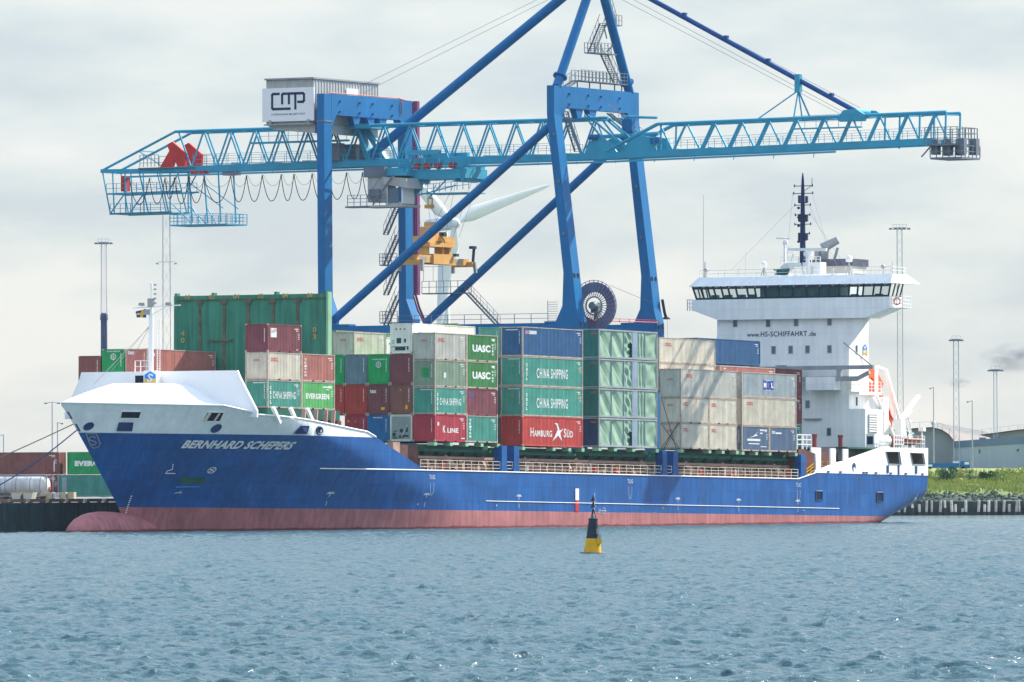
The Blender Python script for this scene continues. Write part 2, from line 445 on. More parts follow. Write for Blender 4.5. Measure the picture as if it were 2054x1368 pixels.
def red_bottom():
    m = paint('antifouling_red', (0.37, 0.14, 0.145), 0.75, var=0.16, scale=0.5, streak=0.16, rust=0.1)
    nt = m.node_tree; N = nt.nodes; L = nt.links; b = N['Principled BSDF']; src = b.inputs['Base Color'].links[0].from_socket
    g = N.new('ShaderNodeNewGeometry'); s = N.new('ShaderNodeSeparateXYZ'); L.new(g.outputs['Position'], s.inputs[0])     # weed and wet paint just over the water
    n = N.new('ShaderNodeTexNoise'); n.inputs['Scale'].default_value = 0.5; L.new(g.outputs['Position'], n.inputs['Vector'])
    a = N.new('ShaderNodeMath'); a.operation = 'MULTIPLY_ADD'; a.inputs[1].default_value = -0.35; L.new(n.outputs['Fac'], a.inputs[0]); L.new(s.outputs['Z'], a.inputs[2])
    r = N.new('ShaderNodeMapRange'); r.inputs['From Min'].default_value = 0.0; r.inputs['From Max'].default_value = 0.13; r.inputs['To Min'].default_value = 0.85; r.inputs['To Max'].default_value = 0.0; L.new(a.outputs[0], r.inputs['Value'])
    x = N.new('ShaderNodeMixRGB'); x.inputs['Color2'].default_value = (0.13, 0.02, 0.03, 1); L.new(r.outputs[0], x.inputs['Fac']); L.new(src, x.inputs['Color1']); L.new(x.outputs[0], b.inputs['Base Color'])
    return m
hull_red = red_bottom() or paint('antifouling_red', (0.37, 0.14, 0.145), 0.75, var=0.16, scale=0.5, streak=0.16, rust=0.1)
hull_line = paint('waterline_growth', (0.22, 0.05, 0.06), 0.8, var=0.3, scale=1.2)
white = plated(paint('ship_white_paint', (0.86, 0.86, 0.85), 0.5, var=0.05, scale=0.5, streak=0.05, rust=0.10), 3.2, 2.7, 0.90, 0.02)
white_clean = paint('clean_white_paint', (0.80, 0.80, 0.80), 0.5, var=0.03)
lettering_white = paint('lettering_white', (0.78, 0.78, 0.76), 0.6, var=0.06)
brown_deck = paint('deck_red_brown', (0.13, 0.06, 0.055), 0.8, var=0.25, scale=1.0, rust=0.3)
coam_pink = paint('coaming_primer', (0.42, 0.27, 0.23), 0.8, var=0.22, scale=1.3, rust=0.3)
hatch_green = paint('hatch_green', (0.015, 0.105, 0.078), 0.6, var=0.2, scale=1.0, rust=0.1)
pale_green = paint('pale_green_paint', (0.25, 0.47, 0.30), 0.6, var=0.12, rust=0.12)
wall_green = paint('bulkhead_green', (0.035, 0.20, 0.135), 0.6, var=0.16, scale=0.35, streak=0.2, rust=0.12)
rope_m = paint('mooring_rope', (0.25, 0.19, 0.16), 0.9)
rope_blue = paint('blue_rope', (0.05, 0.09, 0.28), 0.9)
black_m = paint('black_and_painted_shade', (0.008, 0.016, 0.035), 0.9, spec=0.08)  # flat black: painted shade inside openings, doorway and fork pockets; plain colour on wheels
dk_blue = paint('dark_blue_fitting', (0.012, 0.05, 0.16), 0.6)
steel_gray = paint('grey_steel', (0.30, 0.31, 0.32), 0.55, var=0.15)
orange_m = paint('lifeboat_orange', (0.75, 0.14, 0.05), 0.45, var=0.08)
red_m = paint('signal_red', (0.50, 0.03, 0.03), 0.5)
yellow_m = paint('safety_yellow', (0.70, 0.40, 0.03), 0.5)
navy = paint('mast_navy', (0.012, 0.028, 0.085), 0.5)
wood_rail = paint('cream_rail_paint', (0.66, 0.60, 0.48), 0.6, var=0.1, rust=0.2)

ship = thing('container_ship', MS.copy(), 'long blue and white container ship with dull red bottom moored beside the quay', 'ship')

def shell():
    mb = MB(); cols = []
    taus = [ (i / 34) ** 1.5 for i in range(35)]
    aft = [30 + 3 * i for i in range(1, 24)] + [101.8, 103.8, 105.8] + [105.8 + (132.25 - 105.8) * i / 16 for i in range(1, 17)]
    def add_grid(rows, scols_fn, mats, clip=None):
        for side in (-1, 1):
            grid = []
            for z in rows:
                r = []
                for s in scols_fn(z):
                    zz = min(z, clip(s)) if clip else z
                    r.append((s, side * half_breadth(s, zz), zz))
                grid.append(r)
            n = len(grid[0]); o = len(mb.v)
            for r in grid: mb.v += r
            for i in range(len(grid) - 1):
                mb.cur = mats[i]
                for j in range(n - 1):
                    q = [grid[i][j], grid[i][j+1], grid[i+1][j+1], grid[i+1][j]]
                    if abs(q[0][2] - q[3][2]) < 1e-4 and abs(q[1][2] - q[2][2]) < 1e-4: continue
                    a = o + i * n + j; f = (a, a+1, a+n+1, a+n)
                    mb.face(f if side < 0 else f[::-1])
    main = lambda z: [lerp_tab(STEM, z) + t * (30 - lerp_tab(STEM, z)) for t in taus] + aft
    add_grid([-4,-2,-0.5,0.5,1.3,2.15,2.5,3,3.5,4,4.5,5,5.9], main, [1,1,1,1,1,0,0,0,0,0,0,0])
    fore = lambda z: [lerp_tab(STEM, z) + t * (24.3 - lerp_tab(STEM, z)) for t in taus]
    add_grid([5.9,6.6,7.4,8.2,8.85,9.6,10.2,10.8,11.53], fore, [0,0,0,0,2,2,2,2], lambda s: lerp_tab(ZTOP, s))
    st = lambda z: [101.8, 103.8] + [105.8 + (132.25 - 105.8) * i / 16 for i in range(17)]
    add_grid([5.9, 6.57], st, [0], lambda s: lerp_tab([(101.8,5.9),(105.8,6.57)], s))
    # transom
    zs = [1.3, 1.8, 2.15, 3, 4, 5, 5.9, 6.57]
    pts = [(132.25, -half_breadth(132.25, z), z) for z in zs] + [(132.25, half_breadth(132.25, z), z) for z in zs[::-1]]
    mb.cur = 0; mb.add(pts, [tuple(range(len(pts)))])
    # vertical closing of the fore knee is a rounded stem bar
    h = mb.build('hull', [hull_blue, hull_red, white], ship, smooth=True, ang=28)
    return h
hull = shell()
def hull_side(pts, name, mat, r=0.06, out=0.02):
    mb = MB()
    for a, b in zip(pts, pts[1:]):
        k = max(1, int(abs(b[0]-a[0]) / 2))
        P = [port(a[0] + (b[0]-a[0]) * i / k, a[1] + (b[1]-a[1]) * i / k, out) for i in range(k+1)]
        mb.path(P, r, 6)
    return mb.build(name, mat, ship)
hull_side([(7.5,5.88),(30,5.9),(101.8,5.9),(105.8,6.57)], 'rubbing_strake', white_clean, 0.06)
hull_side([(-21.9,11.53),(-8,11.45),(-5.2,10.95),(-4.2,10.67),(3,10.27),(13.4,9.36),(15,8.89)], 'bulwark_rail', white_clean, 0.09, 0.0)
hull_side([(36,3.07),(111.2,2.9)], 'bilge_rail', white_clean, 0.035, 0.03)
# bulbous bow
mb = MB()
prof = []
for i in range(15):
    t = i / 14; x = -20.25 + 12.5 * t
    r = 2.28 * (1 - (1 - min(1, t / 0.42)) ** 2.3) ** 0.5 if t < 0.42 else 2.28 - 0.35 * ((t - 0.42) / 0.58) ** 2
    prof.append((max(r, 0.02), x))
n = 24; vs = []
for r, x in prof:
    cz = -0.55 - 0.03 * max(0, x + 13)
    for i in range(n):
        a = 2 * math.pi * i / n; vs.append((x, r * 0.86 * math.cos(a), cz + r * math.sin(a)))
fs = [(k*n+i, k*n+(i+1) % n, (k+1)*n+(i+1) % n, (k+1)*n+i) for k in range(len(prof)-1) for i in range(n)]
mb.add(vs, fs); mb.build('bulbous_bow', hull_red, ship, smooth=True, ang=60)
# decks
mb = MB()
pts = []
ss = [-14 + 1.6 * i for i in range(28)] + [40, 60, 80, 100, 110, 120, 132.2]
for i in range(len(ss) - 1):
    a, b = ss[i], ss[i+1]; ba = half_breadth(a, 5.6) - 0.1; bb = half_breadth(b, 5.6) - 0.1
    mb.add([(a,-ba,5.62),(b,-bb,5.62),(b,bb,5.62),(a,ba,5.62)], [(0,1,2,3)])
mb.build('main_deck', brown_deck, ship)
mb = MB(); ss = [-20.5 + 1.3 * i for i in range(29)]
for a, b in zip(ss, ss[1:]):
    z = lambda s: lerp_tab(ZTOP, s) - (0.9 if s > -8 else 0.25)
    ba = half_breadth(a, z(a)) - 0.08; bb = half_breadth(b, z(b)) - 0.08
    mb.add([(a,-ba,z(a)),(b,-bb,z(b)),(b,bb,z(b)),(a,ba,z(a))], [(0,1,2,3)])
mb.build('forecastle_deck', brown_deck, ship)
# whaleback over the forecastle
def wback(s, v):          # v -1..1 across
    b = half_breadth(s, 11.4) - 0.02 if s < -8 else half_breadth(s, lerp_tab(ZTOP, s)) - 0.02
    zt = min(11.5, lerp_tab(ZTOP, s)) ; k = max(0, min(1, (s + 21.6) / 11.5)); h = (13.5 - zt) * (k ** 0.85)
    a = abs(v); prof = lerp_tab([(0,1.0),(0.26,1.0),(0.36,0.9),(0.55,0.5),(0.72,0.2),(0.85,0.06),(1,0)], a)
    return (s, b * v, zt + 0.02 + h * prof)
mb = MB(); SS = [-21.85 + (16.9) * (i / 26) for i in range(27)]; VV = [-1 + 2 * j / 40 for j in range(41)]
vs = [wback(s, v) for s in SS for v in VV]; m_ = len(VV)
mb.add(vs, [(i*m_+j, i*m_+j+1, (i+1)*m_+j+1, (i+1)*m_+j) for i in range(len(SS)-1) for j in range(m_-1)])
mb.build('whaleback', white_clean, ship, smooth=True, ang=25)
mb = MB()
mb.prism([(-8.3,14.72),(8.6,14.72),(8.8,14.1),(10.4,11.0),(10.4,10.4),(-10.4,10.4),(-10.42,11.0),(-8.6,14.08)], 0, -4.95, -4.7)
for y in (-7,-4,-1.2,1.2,4,7): mb.prism([(-4.7,14.5),(-4.7,10.5),(-3.2,10.5)], 1, y-0.06, y+0.06)
mb.build('breakwater', white_clean, ship)
# bow fittings on the white strake (openings with a rim, the shade inside painted as flat dark panels)
def hull_panel(pts, name, mat, rim=True, rimmat=None, out=0.03, rr=0.045):
    vs, fs = poly2d(pts)
    o = decal([(vs, fs, 0, 0)], lambda u, v: port(u, v, out), name, mat, ship)
    if rim:
        mb = MB(); P = [port(p[0], p[1], out + 0.02) for p in pts]; mb.path(P + [P[0]], rr, 5)
        mb.build('rim', rimmat or white, o)
    return o
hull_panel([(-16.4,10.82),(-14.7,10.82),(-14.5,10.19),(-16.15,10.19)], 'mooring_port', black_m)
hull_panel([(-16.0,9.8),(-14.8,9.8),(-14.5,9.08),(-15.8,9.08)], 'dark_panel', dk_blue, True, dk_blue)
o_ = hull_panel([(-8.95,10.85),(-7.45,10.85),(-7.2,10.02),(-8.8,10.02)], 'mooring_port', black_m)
mb = MB(); mb.bar(port(-8.6,10.04,0.07), port(-8.65,10.78,0.07), 0.45, 0.1, (0,1,0)); mb.bar(port(-7.75,10.06,0.07), port(-7.8,10.76,0.07), 0.2, 0.1, (0,1,0))
mb.build('roller', wood_rail, o_)
def disc(s, z, r, k=1.0): return [(s + k * r * math.cos(t * math.pi / 9), z + r * math.sin(t * math.pi / 9)) for t in range(18)]
def s_at(y, z):
    a, b = lerp_tab(STEM, z), 10.0
    for _ in range(40):
        m = (a + b) / 2
        if half_breadth(m, z) < -y: a = m
        else: b = m
    return a
hull_panel([(s_at(-0.75 + 0.24*math.cos(t*math.pi/9), 9.44), 9.44 + 0.33*math.sin(t*math.pi/9)) for t in range(18)], 'fairlead', dk_blue, True, dk_blue)
hull_panel(disc(-7.08,9.39,0.36,1.15), 'fairlead', dk_blue, True, dk_blue)
hull_panel([(1.3,9.72),(2.7,9.72),(2.3,9.02),(0.9,9.02)], 'dark_panel', dk_blue, True, dk_blue)
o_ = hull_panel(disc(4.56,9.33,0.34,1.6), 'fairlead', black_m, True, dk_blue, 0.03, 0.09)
hull_panel(disc(4.95,9.3,0.16,1.3), 'inner_ring', lettering_white, False, None, 0.06)
for pts in (((-21.0,10.72),(-20.85,10.72),(-20.15,10.1),(-20.3,10.1)), ((-19.72,9.64),(-19.57,9.64),(-18.85,8.97),(-19.0,8.97))):
    hull_panel(pts, 'stem_fairlead', dk_blue, False, None, 0.05)
# stem badge: outlined shield with an S
decal([(*stroke2d([(-18.3,8.78),(-17.4,8.78),(-16.55,7.85),(-16.6,7.6),(-16.95,7.48),(-17.35,7.7),(-18.3,8.78)],0.07),0,0),
       (*stroke2d([(-17.3,8.4),(-17.5,8.55),(-17.85,8.45),(-17.7,8.22),(-17.25,8.1),(-16.95,7.95),(-17.0,7.74),(-17.35,7.84)],0.075),0,0)],
      lambda u, v: port(u, v, 0.04), 'stem_badge', steel_gray, ship)
v, f = text2d('BERNHARD SCHEPERS', 11.3, 0.74, 0.04, 0.10, 1.04)
decal([(v, f, -9.0, 7.56)], lambda u, v: port(u, v, 0.035), 'ship_name', lettering_white, ship)
decal([(*stroke2d([(-8.83,6.1),(-8.6,5.62),(-9.0,5.5),(-9.05,5.27),(-8.1,5.27)],0.075),0,0),
       (*stroke2d(disc(-4.58,5.6,0.26,1.5),0.07,True),0,0),(*stroke2d([(-4.78,5.45),(-4.38,5.75)],0.07),0,0),(*stroke2d([(-4.83,5.7),(-4.33,5.5)],0.07),0,0),
       (*stroke2d([(-7.05,3.47),(-6.47,3.6),(-6.5,3.45)],0.06),0,0)], lambda u, v: port(u, v, 0.035), 'hull_symbols', lettering_white, ship)
hull_panel([(-7.45,4.95),(-4.8,4.95),(-4.45,4.3),(-7.1,4.3)], 'anchor_recess', hatch_green, False)
hull_side([(-7.25,4.02),(-4.85,4.06)], 'recess_lip', paint('bright_blue_trim', (0.03,0.2,0.6), 0.5), 0.05)
P = []
for i in range(9): P.append((*rect2d(0.16,0.09), -11.28-0.013*i, 1.6+0.19*i))
decal(P, lambda u, v: port(u, v, 0.035), 'draft_marks', lettering_white, ship)
pd = lambda u, v: port(u, v, 0.035)
for s in (10.7,24.8,42.5,75.25,88.5,101.75):
    decal([(*poly2d([(-0.6,0),(0.6,0),(0.28,0.2),(-0.28,0.2)]), s, 3.55), (*rect2d(0.1,0.28), s-0.05, 3.28)], pd, 'anchor_mark', mark_pale, ship)
    decal([(*rect2d(0.08,0.42), s-0.04, 2.45)], pd, 'frame_mark', mark_pale, ship)
for s in (23.6,38,72,103): decal([(*rect2d(0.16,0.14), s, 2.6)], pd, 'outlet_mark', mark_pale, ship)
for s in (25.0,64.6,101.3):
    v, f = text2d('TUG', 1.15, 0.42, 0.02)
    decal([(v, f, s, 5.05), (*stroke2d([(s+0.25,4.7),(s+0.32,3.9),(s+0.6,3.5),(s+0.9,3.9),(s+0.95,4.7)],0.05),0,0)], pd, 'tug_mark', mark_pale, ship)
decal([(*rect2d(0.22,0.11), 57.6+0.08*(i % 2), 0.9+0.2*i) for i in range(16)], pd, 'draft_marks', mark_pale, ship)
v, f = text2d('LR', 0.5, 0.4, 0.02)
decal([(v, f, 58.6, 2.1), (*stroke2d(disc(59.7,2.3,0.3,1.0),0.08,True),0,0), (*stroke2d([(59.2,2.3),(60.2,2.3)],0.08),0,0)], pd, 'load_line', mark_pale, ship)
decal([(*poly2d([(129.6,4.0),(130.5,4.0),(130.05,4.7)]),0,0), (*rect2d(0.3,0.5),129.9,3.5)], pd, 'stern_mark', lettering_white, ship)
decal([(*rect2d(0.72,1.15),53.85,3.3)], lambda u, v: port(u, v, 0.045), 'pilot_mark_white', lettering_white, ship)
decal([(*rect2d(0.72,1.1),53.85,2.2)], lambda u, v: port(u, v, 0.045), 'pilot_mark_red', red_m, ship)
for s in (105.85,120.0): hull_panel([(s,4.68),(s+1.45,4.68),(s+1.45,3.73),(s,3.73)], 'side_opening', black_m, True, hull_blue)  # flat black panels paint the shade inside these openings

# hatch coamings, hatch covers, side rails and posts amidships
mb = MB(); mb.box(25.6, 103.2, -9.3, 9.3, 5.6, 7.05); mb.build('hatch_coaming', brown_deck, ship)
mb = MB(); mb.box(25.4, 103.4, -9.75, -9.2, 7.05, 7.3); mb.box(25.4, 103.4, 9.2, 9.75, 7.05, 7.3); mb.build('coaming_rail', coam_pink, ship)
mb = MB(); s = 26.5
rg = random.Random(3)
while s < 102:
    w = rg.choice((0.07, 0.1, 0.35)); d = rg.uniform(0.5, 1.2)
    for sd in (-1, 1):
        mb.add([(s,sd*9.3,7.05),(s,sd*9.6,7.05),(s,sd*(9.6+d),5.63),(s,sd*9.3,5.63),(s+w,sd*9.3,7.05),(s+w,sd*9.6,7.05),(s+w,sd*(9.6+d),5.63),(s+w,sd*9.3,5.63)],
               [(0,1,2,3),(7,6,5,4),(0,4,5,1),(1,5,6,2),(2,6,7,3),(3,7,4,0)])
    s += rg.uniform(0.9, 2.2)
split_parts(mb.build('coaming_stay', coam_pink, ship))
for (a, b, zb) in ((26.4,39.3,8.0),(43.5,56.3,7.9),(59.0,71.9,8.0),(76.3,89.0,8.05),(89.6,102.3,8.0)):
    mb = MB()
    # cover with a folded side: facets between the pedestals
    k = 5; L = (b - a) / k
    mb.box(a, b, -10.15, 10.15, zb - 0.25, zb)
    mb.box(a, b, -9.35, 9.35, 7.3, zb - 0.25); mb.box(a + 0.05, b - 0.05, -9.8, 9.8, zb, zb + 0.42)
    for sd in (-1, 1):
        for i in range(k):
            s0 = a + i * L; sm = s0 + L / 2; s1 = s0 + L
            mb.add([(s0+0.2,sd*10.1,zb-0.25),(s1-0.2,sd*10.1,zb-0.25),(sm+0.5,sd*9.45,7.32),(sm-0.5,sd*9.45,7.32)], [(0,1,2,3)])
    mb.build('hatch_cover', hatch_green, ship)
for zb, ss in ((8.64,(26.7,29.7,32.75,35.7,38.9)),(8.45,(43.9,50.0,53.2,55.9)),(8.58,(59.4,62.6,66.4,71.4)),(8.65,(76.7,82.7,85.6,88.7)),(8.61,(90.0,93.0,96.0,101.9))):
    for s in ss:
        for sd in (-1, 1):
            mb = MB(); mb.box(s-0.05, s+0.5, min(sd*11.05, sd*10.3), max(sd*11.05, sd*10.3), zb-0.36, zb-0.02)
            mb.build('container_pedestal', pale_green, ship)
for a, b in ((39.1,40.15),(41.55,42.55),(72.05,73.0),(74.3,75.3),(102.45,103.5)):
    for sd in (-1, 1):
        mb = MB(); y0, y1 = (-11.42, -10.6) if sd < 0 else (10.6, 11.42)
        mb.box(a, b, y0, y1, 5.9, 8.42)
        mb.prism([(a-0.22,5.9),(b+0.25,5.9),(b,6.6),(a,6.6)], 1, y0+0.02, y1-0.02)
        mb.build('fairlead_post', hull_blue, ship)
for a, b in ((23.6,39.0),(40.2,41.5),(42.6,72.0),(73.1,74.2),(75.4,102.0)):
    for sd in (-1, 1):
        mb = MB(); rail(mb, [(a, sd*11.28, 5.9), (b, sd*11.28, 5.9)], 0.98, 1.45, 0.028, 3)
        mb.build('side_railing', wood_rail, ship)
mb = MB(); rg = random.Random(11)      # lockers, valves and pipes along the side deck
for i in range(64):
    s = rg.uniform(26, 101); h = rg.uniform(0.4, 1.1); w = rg.uniform(0.15, 0.6); mb.cur = rg.choice((0,0,1,1,2,3))
    mb.box(s, s+w, -10.75, -10.75 + rg.uniform(0.2,0.5), 5.64, 5.64 + h)
mb.cur = 1; mb.tube((26,-10.9,6.0), (101,-10.9,6.0), 0.07); mb.tube((26,-10.6,6.35), (101,-10.6,6.35), 0.05)
mb.build('deck_fittings', [coam_pink, brown_deck, steel_gray, red_m], ship)
for s in (31, 46.5, 57, 70.5, 80, 88, 99.5):      # folded lashing bridges between coaming and rail
    mb = MB(); mb.bar((s,-9.6,7.3), (s+1.6,-10.6,5.7), 0.3, 0.5); mb.bar((s+3.2,-9.6,7.2), (s+1.6,-10.6,5.8), 0.25, 0.3)
    mb.build('lashing_gear', coam_pink, ship)
# posts and coaming in the break behind the knee
mb = MB(); mb.box(16.0,17.4,-10.4,-9.6,5.63,8.7); mb.box(19.6,20.9,-10.6,-9.9,5.63,8.5); mb.build('deck_post', coam_pink, ship)
mb = MB(); mb.box(13.8,25.6,-9.9,9.9,5.6,8.3); mb.build('fore_coaming', brown_deck, ship)
mb = MB(); mb.box(-0.8,13.2,-8.7,11.4,9.2,10.4); mb.cur = 1; mb.box(-0.6,12.6,-8.9,11.6,10.4,11.32); mb.build('fore_hatch', [brown_deck, hatch_green], ship)
mb = MB()
for s in (-2.9, 0.2, 3.2): mb.bar((s,-10.9,11.35),(s+1.0,-11.05,9.9),0.34,0.28,(0,1,0))
split_parts(mb.build('bulwark_stay', white_clean, ship))
mb = MB()
for s in (5.2,7.4,9.2,10.6): mb.bar((s,-9.4,11.3),(s-0.6,-9.6,9.5),0.35,0.3)
split_parts(mb.build('fore_stay', coam_pink, ship))
# tall green bulkhead between the fore bays
mb = MB(); mb.box(12.75,13.3,-7.35,9.45,8.0,22.35)
for y in (-7.35,-1.9,5.0,9.1):
    mb.box(12.75,13.3,y,y+0.28,22.35,22.6)
wallo = mb.build('cell_bulkhead', wall_green, ship)
mb = MB(); mb.box(12.7,13.36,-7.55,-7.35,9.0,22.5); mb.build('bulkhead_painted_lit_edge', pale_green, wallo)  # port edge painted paler to stand for sunlight on it
mb = MB()
for i in range(6):
    y = 7.9 - 2.69 * i
    if i: mb.box(12.68,12.74,y+1.2,y+1.5,14.5,21.9)
mb.bar((12.66,9.2,21.95),(12.66,-7.2,21.95),0.09)
mb.bar((12.66,5.6,18.1),(12.66,2.9,18.1),0.16)
for y in (6.6,3.9,1.2,-1.5,-4.2): mb.box(12.62,12.74,y-0.35,y+0.35,21.5,22.0)
mb.build('bulkhead_guides', paint('bulkhead_rust', (0.11,0.11,0.075), 0.8, var=0.3, scale=1.5, rust=0.6), wallo)
ytext = paint('faded_yellow_lettering', (0.45,0.34,0.08), 0.7)
wf = lambda u, v: (12.655, -u, v)
for i, tx in enumerate(('05','03','01','02','04','06')): decal([(*text2d(tx, 0.62, 0.42, 0.02), -(8.2 - 2.69*i), 22.02)], wf, 'row_number', ytext, wallo)
for y, z, a, b in ((-8.6,17.9,'0','4'),(5.9,18.05,'3','0')): decal([(*text2d(a, 0.4, 0.5, 0.02), y, z), (*text2d(b, 0.4, 0.5, 0.02), y, z+0.65)], wf, 'tier_number', ytext, wallo)

# foremast
mast = MB(); mast.lathe([(0.26,13.2),(0.24,16.5),(0.2,20.4),(0.06,20.5),(0.05,22.2),(0.09,22.25),(0.09,22.85),(0.02,22.9)], (-6.15,0.25,0), 2, 10)
fm = mast.build('foremast', white_clean, ship, smooth=True)
mb = MB(); mb.box(-6.7,-5.4,-0.35,1.75,13.0,14.62); mb.build('mast_house', white_clean, fm)
mb = MB(); mb.box(-6.74,-6.71,0.35,1.6,13.3,14.3); mb.build('dark_doorway', black_m, fm)
mb = MB()
for y in (-0.42,-0.72): mb.bar((-6.15,y,14.4),(-6.15,y,19.5),0.05)
for i in range(22): mb.bar((-6.15,-0.42,14.5+i*0.23),(-6.15,-0.72,14.5+i*0.23),0.04)
mb.build('ladder', white_clean, fm)
mb = MB(); mb.bar((-6.15,2.2,20.55),(-6.15,-2.9,20.75),0.09); mb.bar((-6.15,0.2,19.9),(-6.15,-1.4,20.65),0.07)
mb.build('yard', white_clean, fm)
mb = MB()
for y in (1.25,-1.65): mb.lathe([(0.05,20.72),(0.36,20.78),(0.3,21.02),(0.05,21.05)], (-6.15,y,0), 2, 10)
mb.box(-6.6,-6.1,0.25,0.75,19.9,20.4); mb.box(-6.4,-6.0,-0.05,0.5,20.6,21.4)
for i in range(5): mb.box(-6.25,-6.05,-0.3,-0.08,20.9+0.42*i,21.05+0.42*i)
split_parts(mb.build('mast_lights', steel_gray, fm))
mb = MB(); rail(mb, [(-6.6,1.7,14.62),(-6.6,0.5,14.62),(-5.5,0.5,14.62)], 1.05, 0.5, 0.035, 2); mb.build('mast_railing', white_clean, fm)
mb = MB()
for a, b in (((-6.1,0.35,18.9),(-14.5,1.2,13.3)),((-6.1,0.45,18.9),(-6.3,4.6,14.6)),((-6.1,0.4,18.9),(-6.3,3.0,14.6))): mb.tube(a, b, 0.022, 5)
mb.build('mast_stay', steel_gray, fm)
emb_b = paint('emblem_blue', (0.02,0.20,0.62), 0.5); emb_y = paint('emblem_yellow', (0.62,0.40,0.08), 0.5)
def emblem(fn, parent):
    decal([(*poly2d([(0,0.55),(0,0.9),(0.55,1.2),(1.1,0.9),(1.1,0.55)]),0,0)], lambda u,v: fn(u,v,0), 'emblem_top', emb_b, parent)
    decal([(*poly2d([(0,0.55),(-0.08,0.0),(0.35,0.05),(0.55,0.2),(0.75,0.05),(1.18,0.0),(1.1,0.55)]),0,0)], lambda u,v: fn(u,v,0.003), 'emblem_base', emb_y, parent)
    decal([(*stroke2d([(0.8,0.82),(0.55,0.95),(0.38,0.8),(0.55,0.62),(0.72,0.45),(0.55,0.28),(0.32,0.4)],0.13),0,0)], lambda u,v: fn(u,v,0.006), 'emblem_letter', lettering_white, parent)
mb = MB(); mb.box(-6.95,-6.9,-0.85,0.55,13.35,14.75); sg = mb.build('emblem_board', white_clean, fm)
emblem(lambda u,v,e: (-6.96-e, 0.45-u*1.1, 13.42+v*1.05), sg)

# ---------------------------------------------------------------- stern bulwark, deckhouse, bridge
def sheet(outline, holes, thick):
    """2-D outline with holes -> list of verts (u, v, w), faces; w spans the thickness"""
    c = bpy.data.curves.new('sheet', 'CURVE'); c.dimensions = '2D'; c.fill_mode = 'BOTH'; c.extrude = thick / 2
    for pl in [outline] + holes:
        sp = c.splines.new('POLY'); sp.points.add(len(pl) - 1); sp.use_cyclic_u = True
        for i, p in enumerate(pl): sp.points[i].co = (p[0], p[1], 0, 1)
    o = bpy.data.objects.new('sheet', c); COL.objects.link(o)
    me = bpy.data.meshes.new_from_object(o)
    r = [tuple(v.co) for v in me.vertices], [tuple(p.vertices) for p in me.polygons]
    bpy.data.objects.remove(o); bpy.data.curves.remove(c); bpy.data.meshes.remove(me)
    return r
out = [(105.5,6.57),(105.9,7.0),(105.75,8.55),(104.8,8.7),(104.75,9.2),(107.0,9.2),(107.0,7.0),(109.2,7.45),(109.2,9.16),(110.4,9.16),(110.4,7.65),(112.15,7.9),(112.15,9.14),(113.3,9.14),(113.3,8.12),(120.9,9.42),(132.25,9.52),(132.25,6.57)]
holes = [[(122.09,8.99),(125.3,9.03),(125.77,7.66),(122.8,7.68)],[(127.92,8.96),(131.05,8.95),(131.53,7.73),(128.52,7.7)]]
vs, fs = sheet(out, holes, 0.16)
for sd in (-1, 1):
    mb = MB(); mb.add([(v[0], sd * (11.36 + v[2]), v[1]) for v in vs], fs)
    bw = mb.build('stern_bulwark', white, ship)
    if sd < 0:
        for h in holes: mb = MB(); mb.path([(p[0], -11.46, p[1]) for p in h + [h[0]]], 0.05, 5); mb.build('opening_rim', steel_gray, bw)
        mb = MB()
        for a, b in ((122.3,0.45),(129.1,0.45)): mb.box(a, a+b, -11.5, -11.44, 6.75, 7.55)
        mb.box(124.95,125.3,-11.49,-11.44,6.6,7.9)
        for s in (108.4,111.2,116.6,117.3,119.5,121.6+1.4,126.6,130.6): mb.box(s, s+0.5, -11.5, -11.44, 6.63, 6.8)
        mb.lathe([(0.42,-11.47),(0.42,-11.44)], (114.6,0,7.3), 1, 16)
        mb.build('scupper', dk_blue, bw)
        mb = MB(); mb.lathe([(0.2,-11.5),(0.2,-11.44)], (114.6,0,7.06), 1, 12); mb.build('inner_ring', lettering_white, bw)
mb = MB(); mb.box(113.5,132.15,-11.25,11.25,9.2,9.38); mb.cur = 1; mb.box(118,123,-8.5,8.5,5.65,9.2); mb.box(126.5,126.7,-8.5,8.5,5.65,9.2)
mb.box(121.5,131.9,-8.7,-8.5,5.7,9.2); mb.box(132.0,132.2,-11.2,11.2,6.6,9.3)  # long inner wall added so the bulwark openings look lighter inside
poop = mb.build('poop_deck', [hatch_green, steel_gray], ship)
mb = MB()
for s, h in ((123.6,1.0),(129.8,0.9)): mb.tube((s,-10.4,6.2),(s,-10.4,6.2+h),0.3,10); mb.tube((s+0.9,-10.4,6.2),(s+0.9,-10.4,6.2+h),0.3,10)
mb.build('bollard', steel_gray, poop)
# maroon bulkheads behind the stepped bulwark, and the platform by the last bay
mb = MB(); mb.box(103.2,113.0,-10.4,-9.0,5.65,8.9); mb.box(102.9,104.6,-10.9,-9.0,8.2,9.0); mb.box(104.0,122.5,-8.9,8.9,5.65,8.6)
mb.build('aft_coaming', brown_deck, ship)
mb = MB(); mb.box(113.4,121.5,-9.8,-8.0,8.0,9.35); mb.build('sloped_casing', steel_gray, ship)
mb = MB(); rail(mb, [(102.6,-10.9,9.0),(105.8,-10.9,9.0)], 1.5, 1.0, 0.05, 3); rail(mb, [(105.8,-10.9,9.0),(105.8,-9.0,9.0)], 1.5, 1.0, 0.05, 3); mb.build('platform_railing', white_clean, ship)
mb = MB(); rail(mb, [(104.0,-11.3,5.95),(105.8,-11.3,6.6)], 1.0, 0.9, 0.035, 3); rail(mb, [(107.1,-10.9,6.9),(112.0,-10.9,6.9)], 0.9, 1.2, 0.03, 2); mb.build('side_railing', yellow_m, ship)
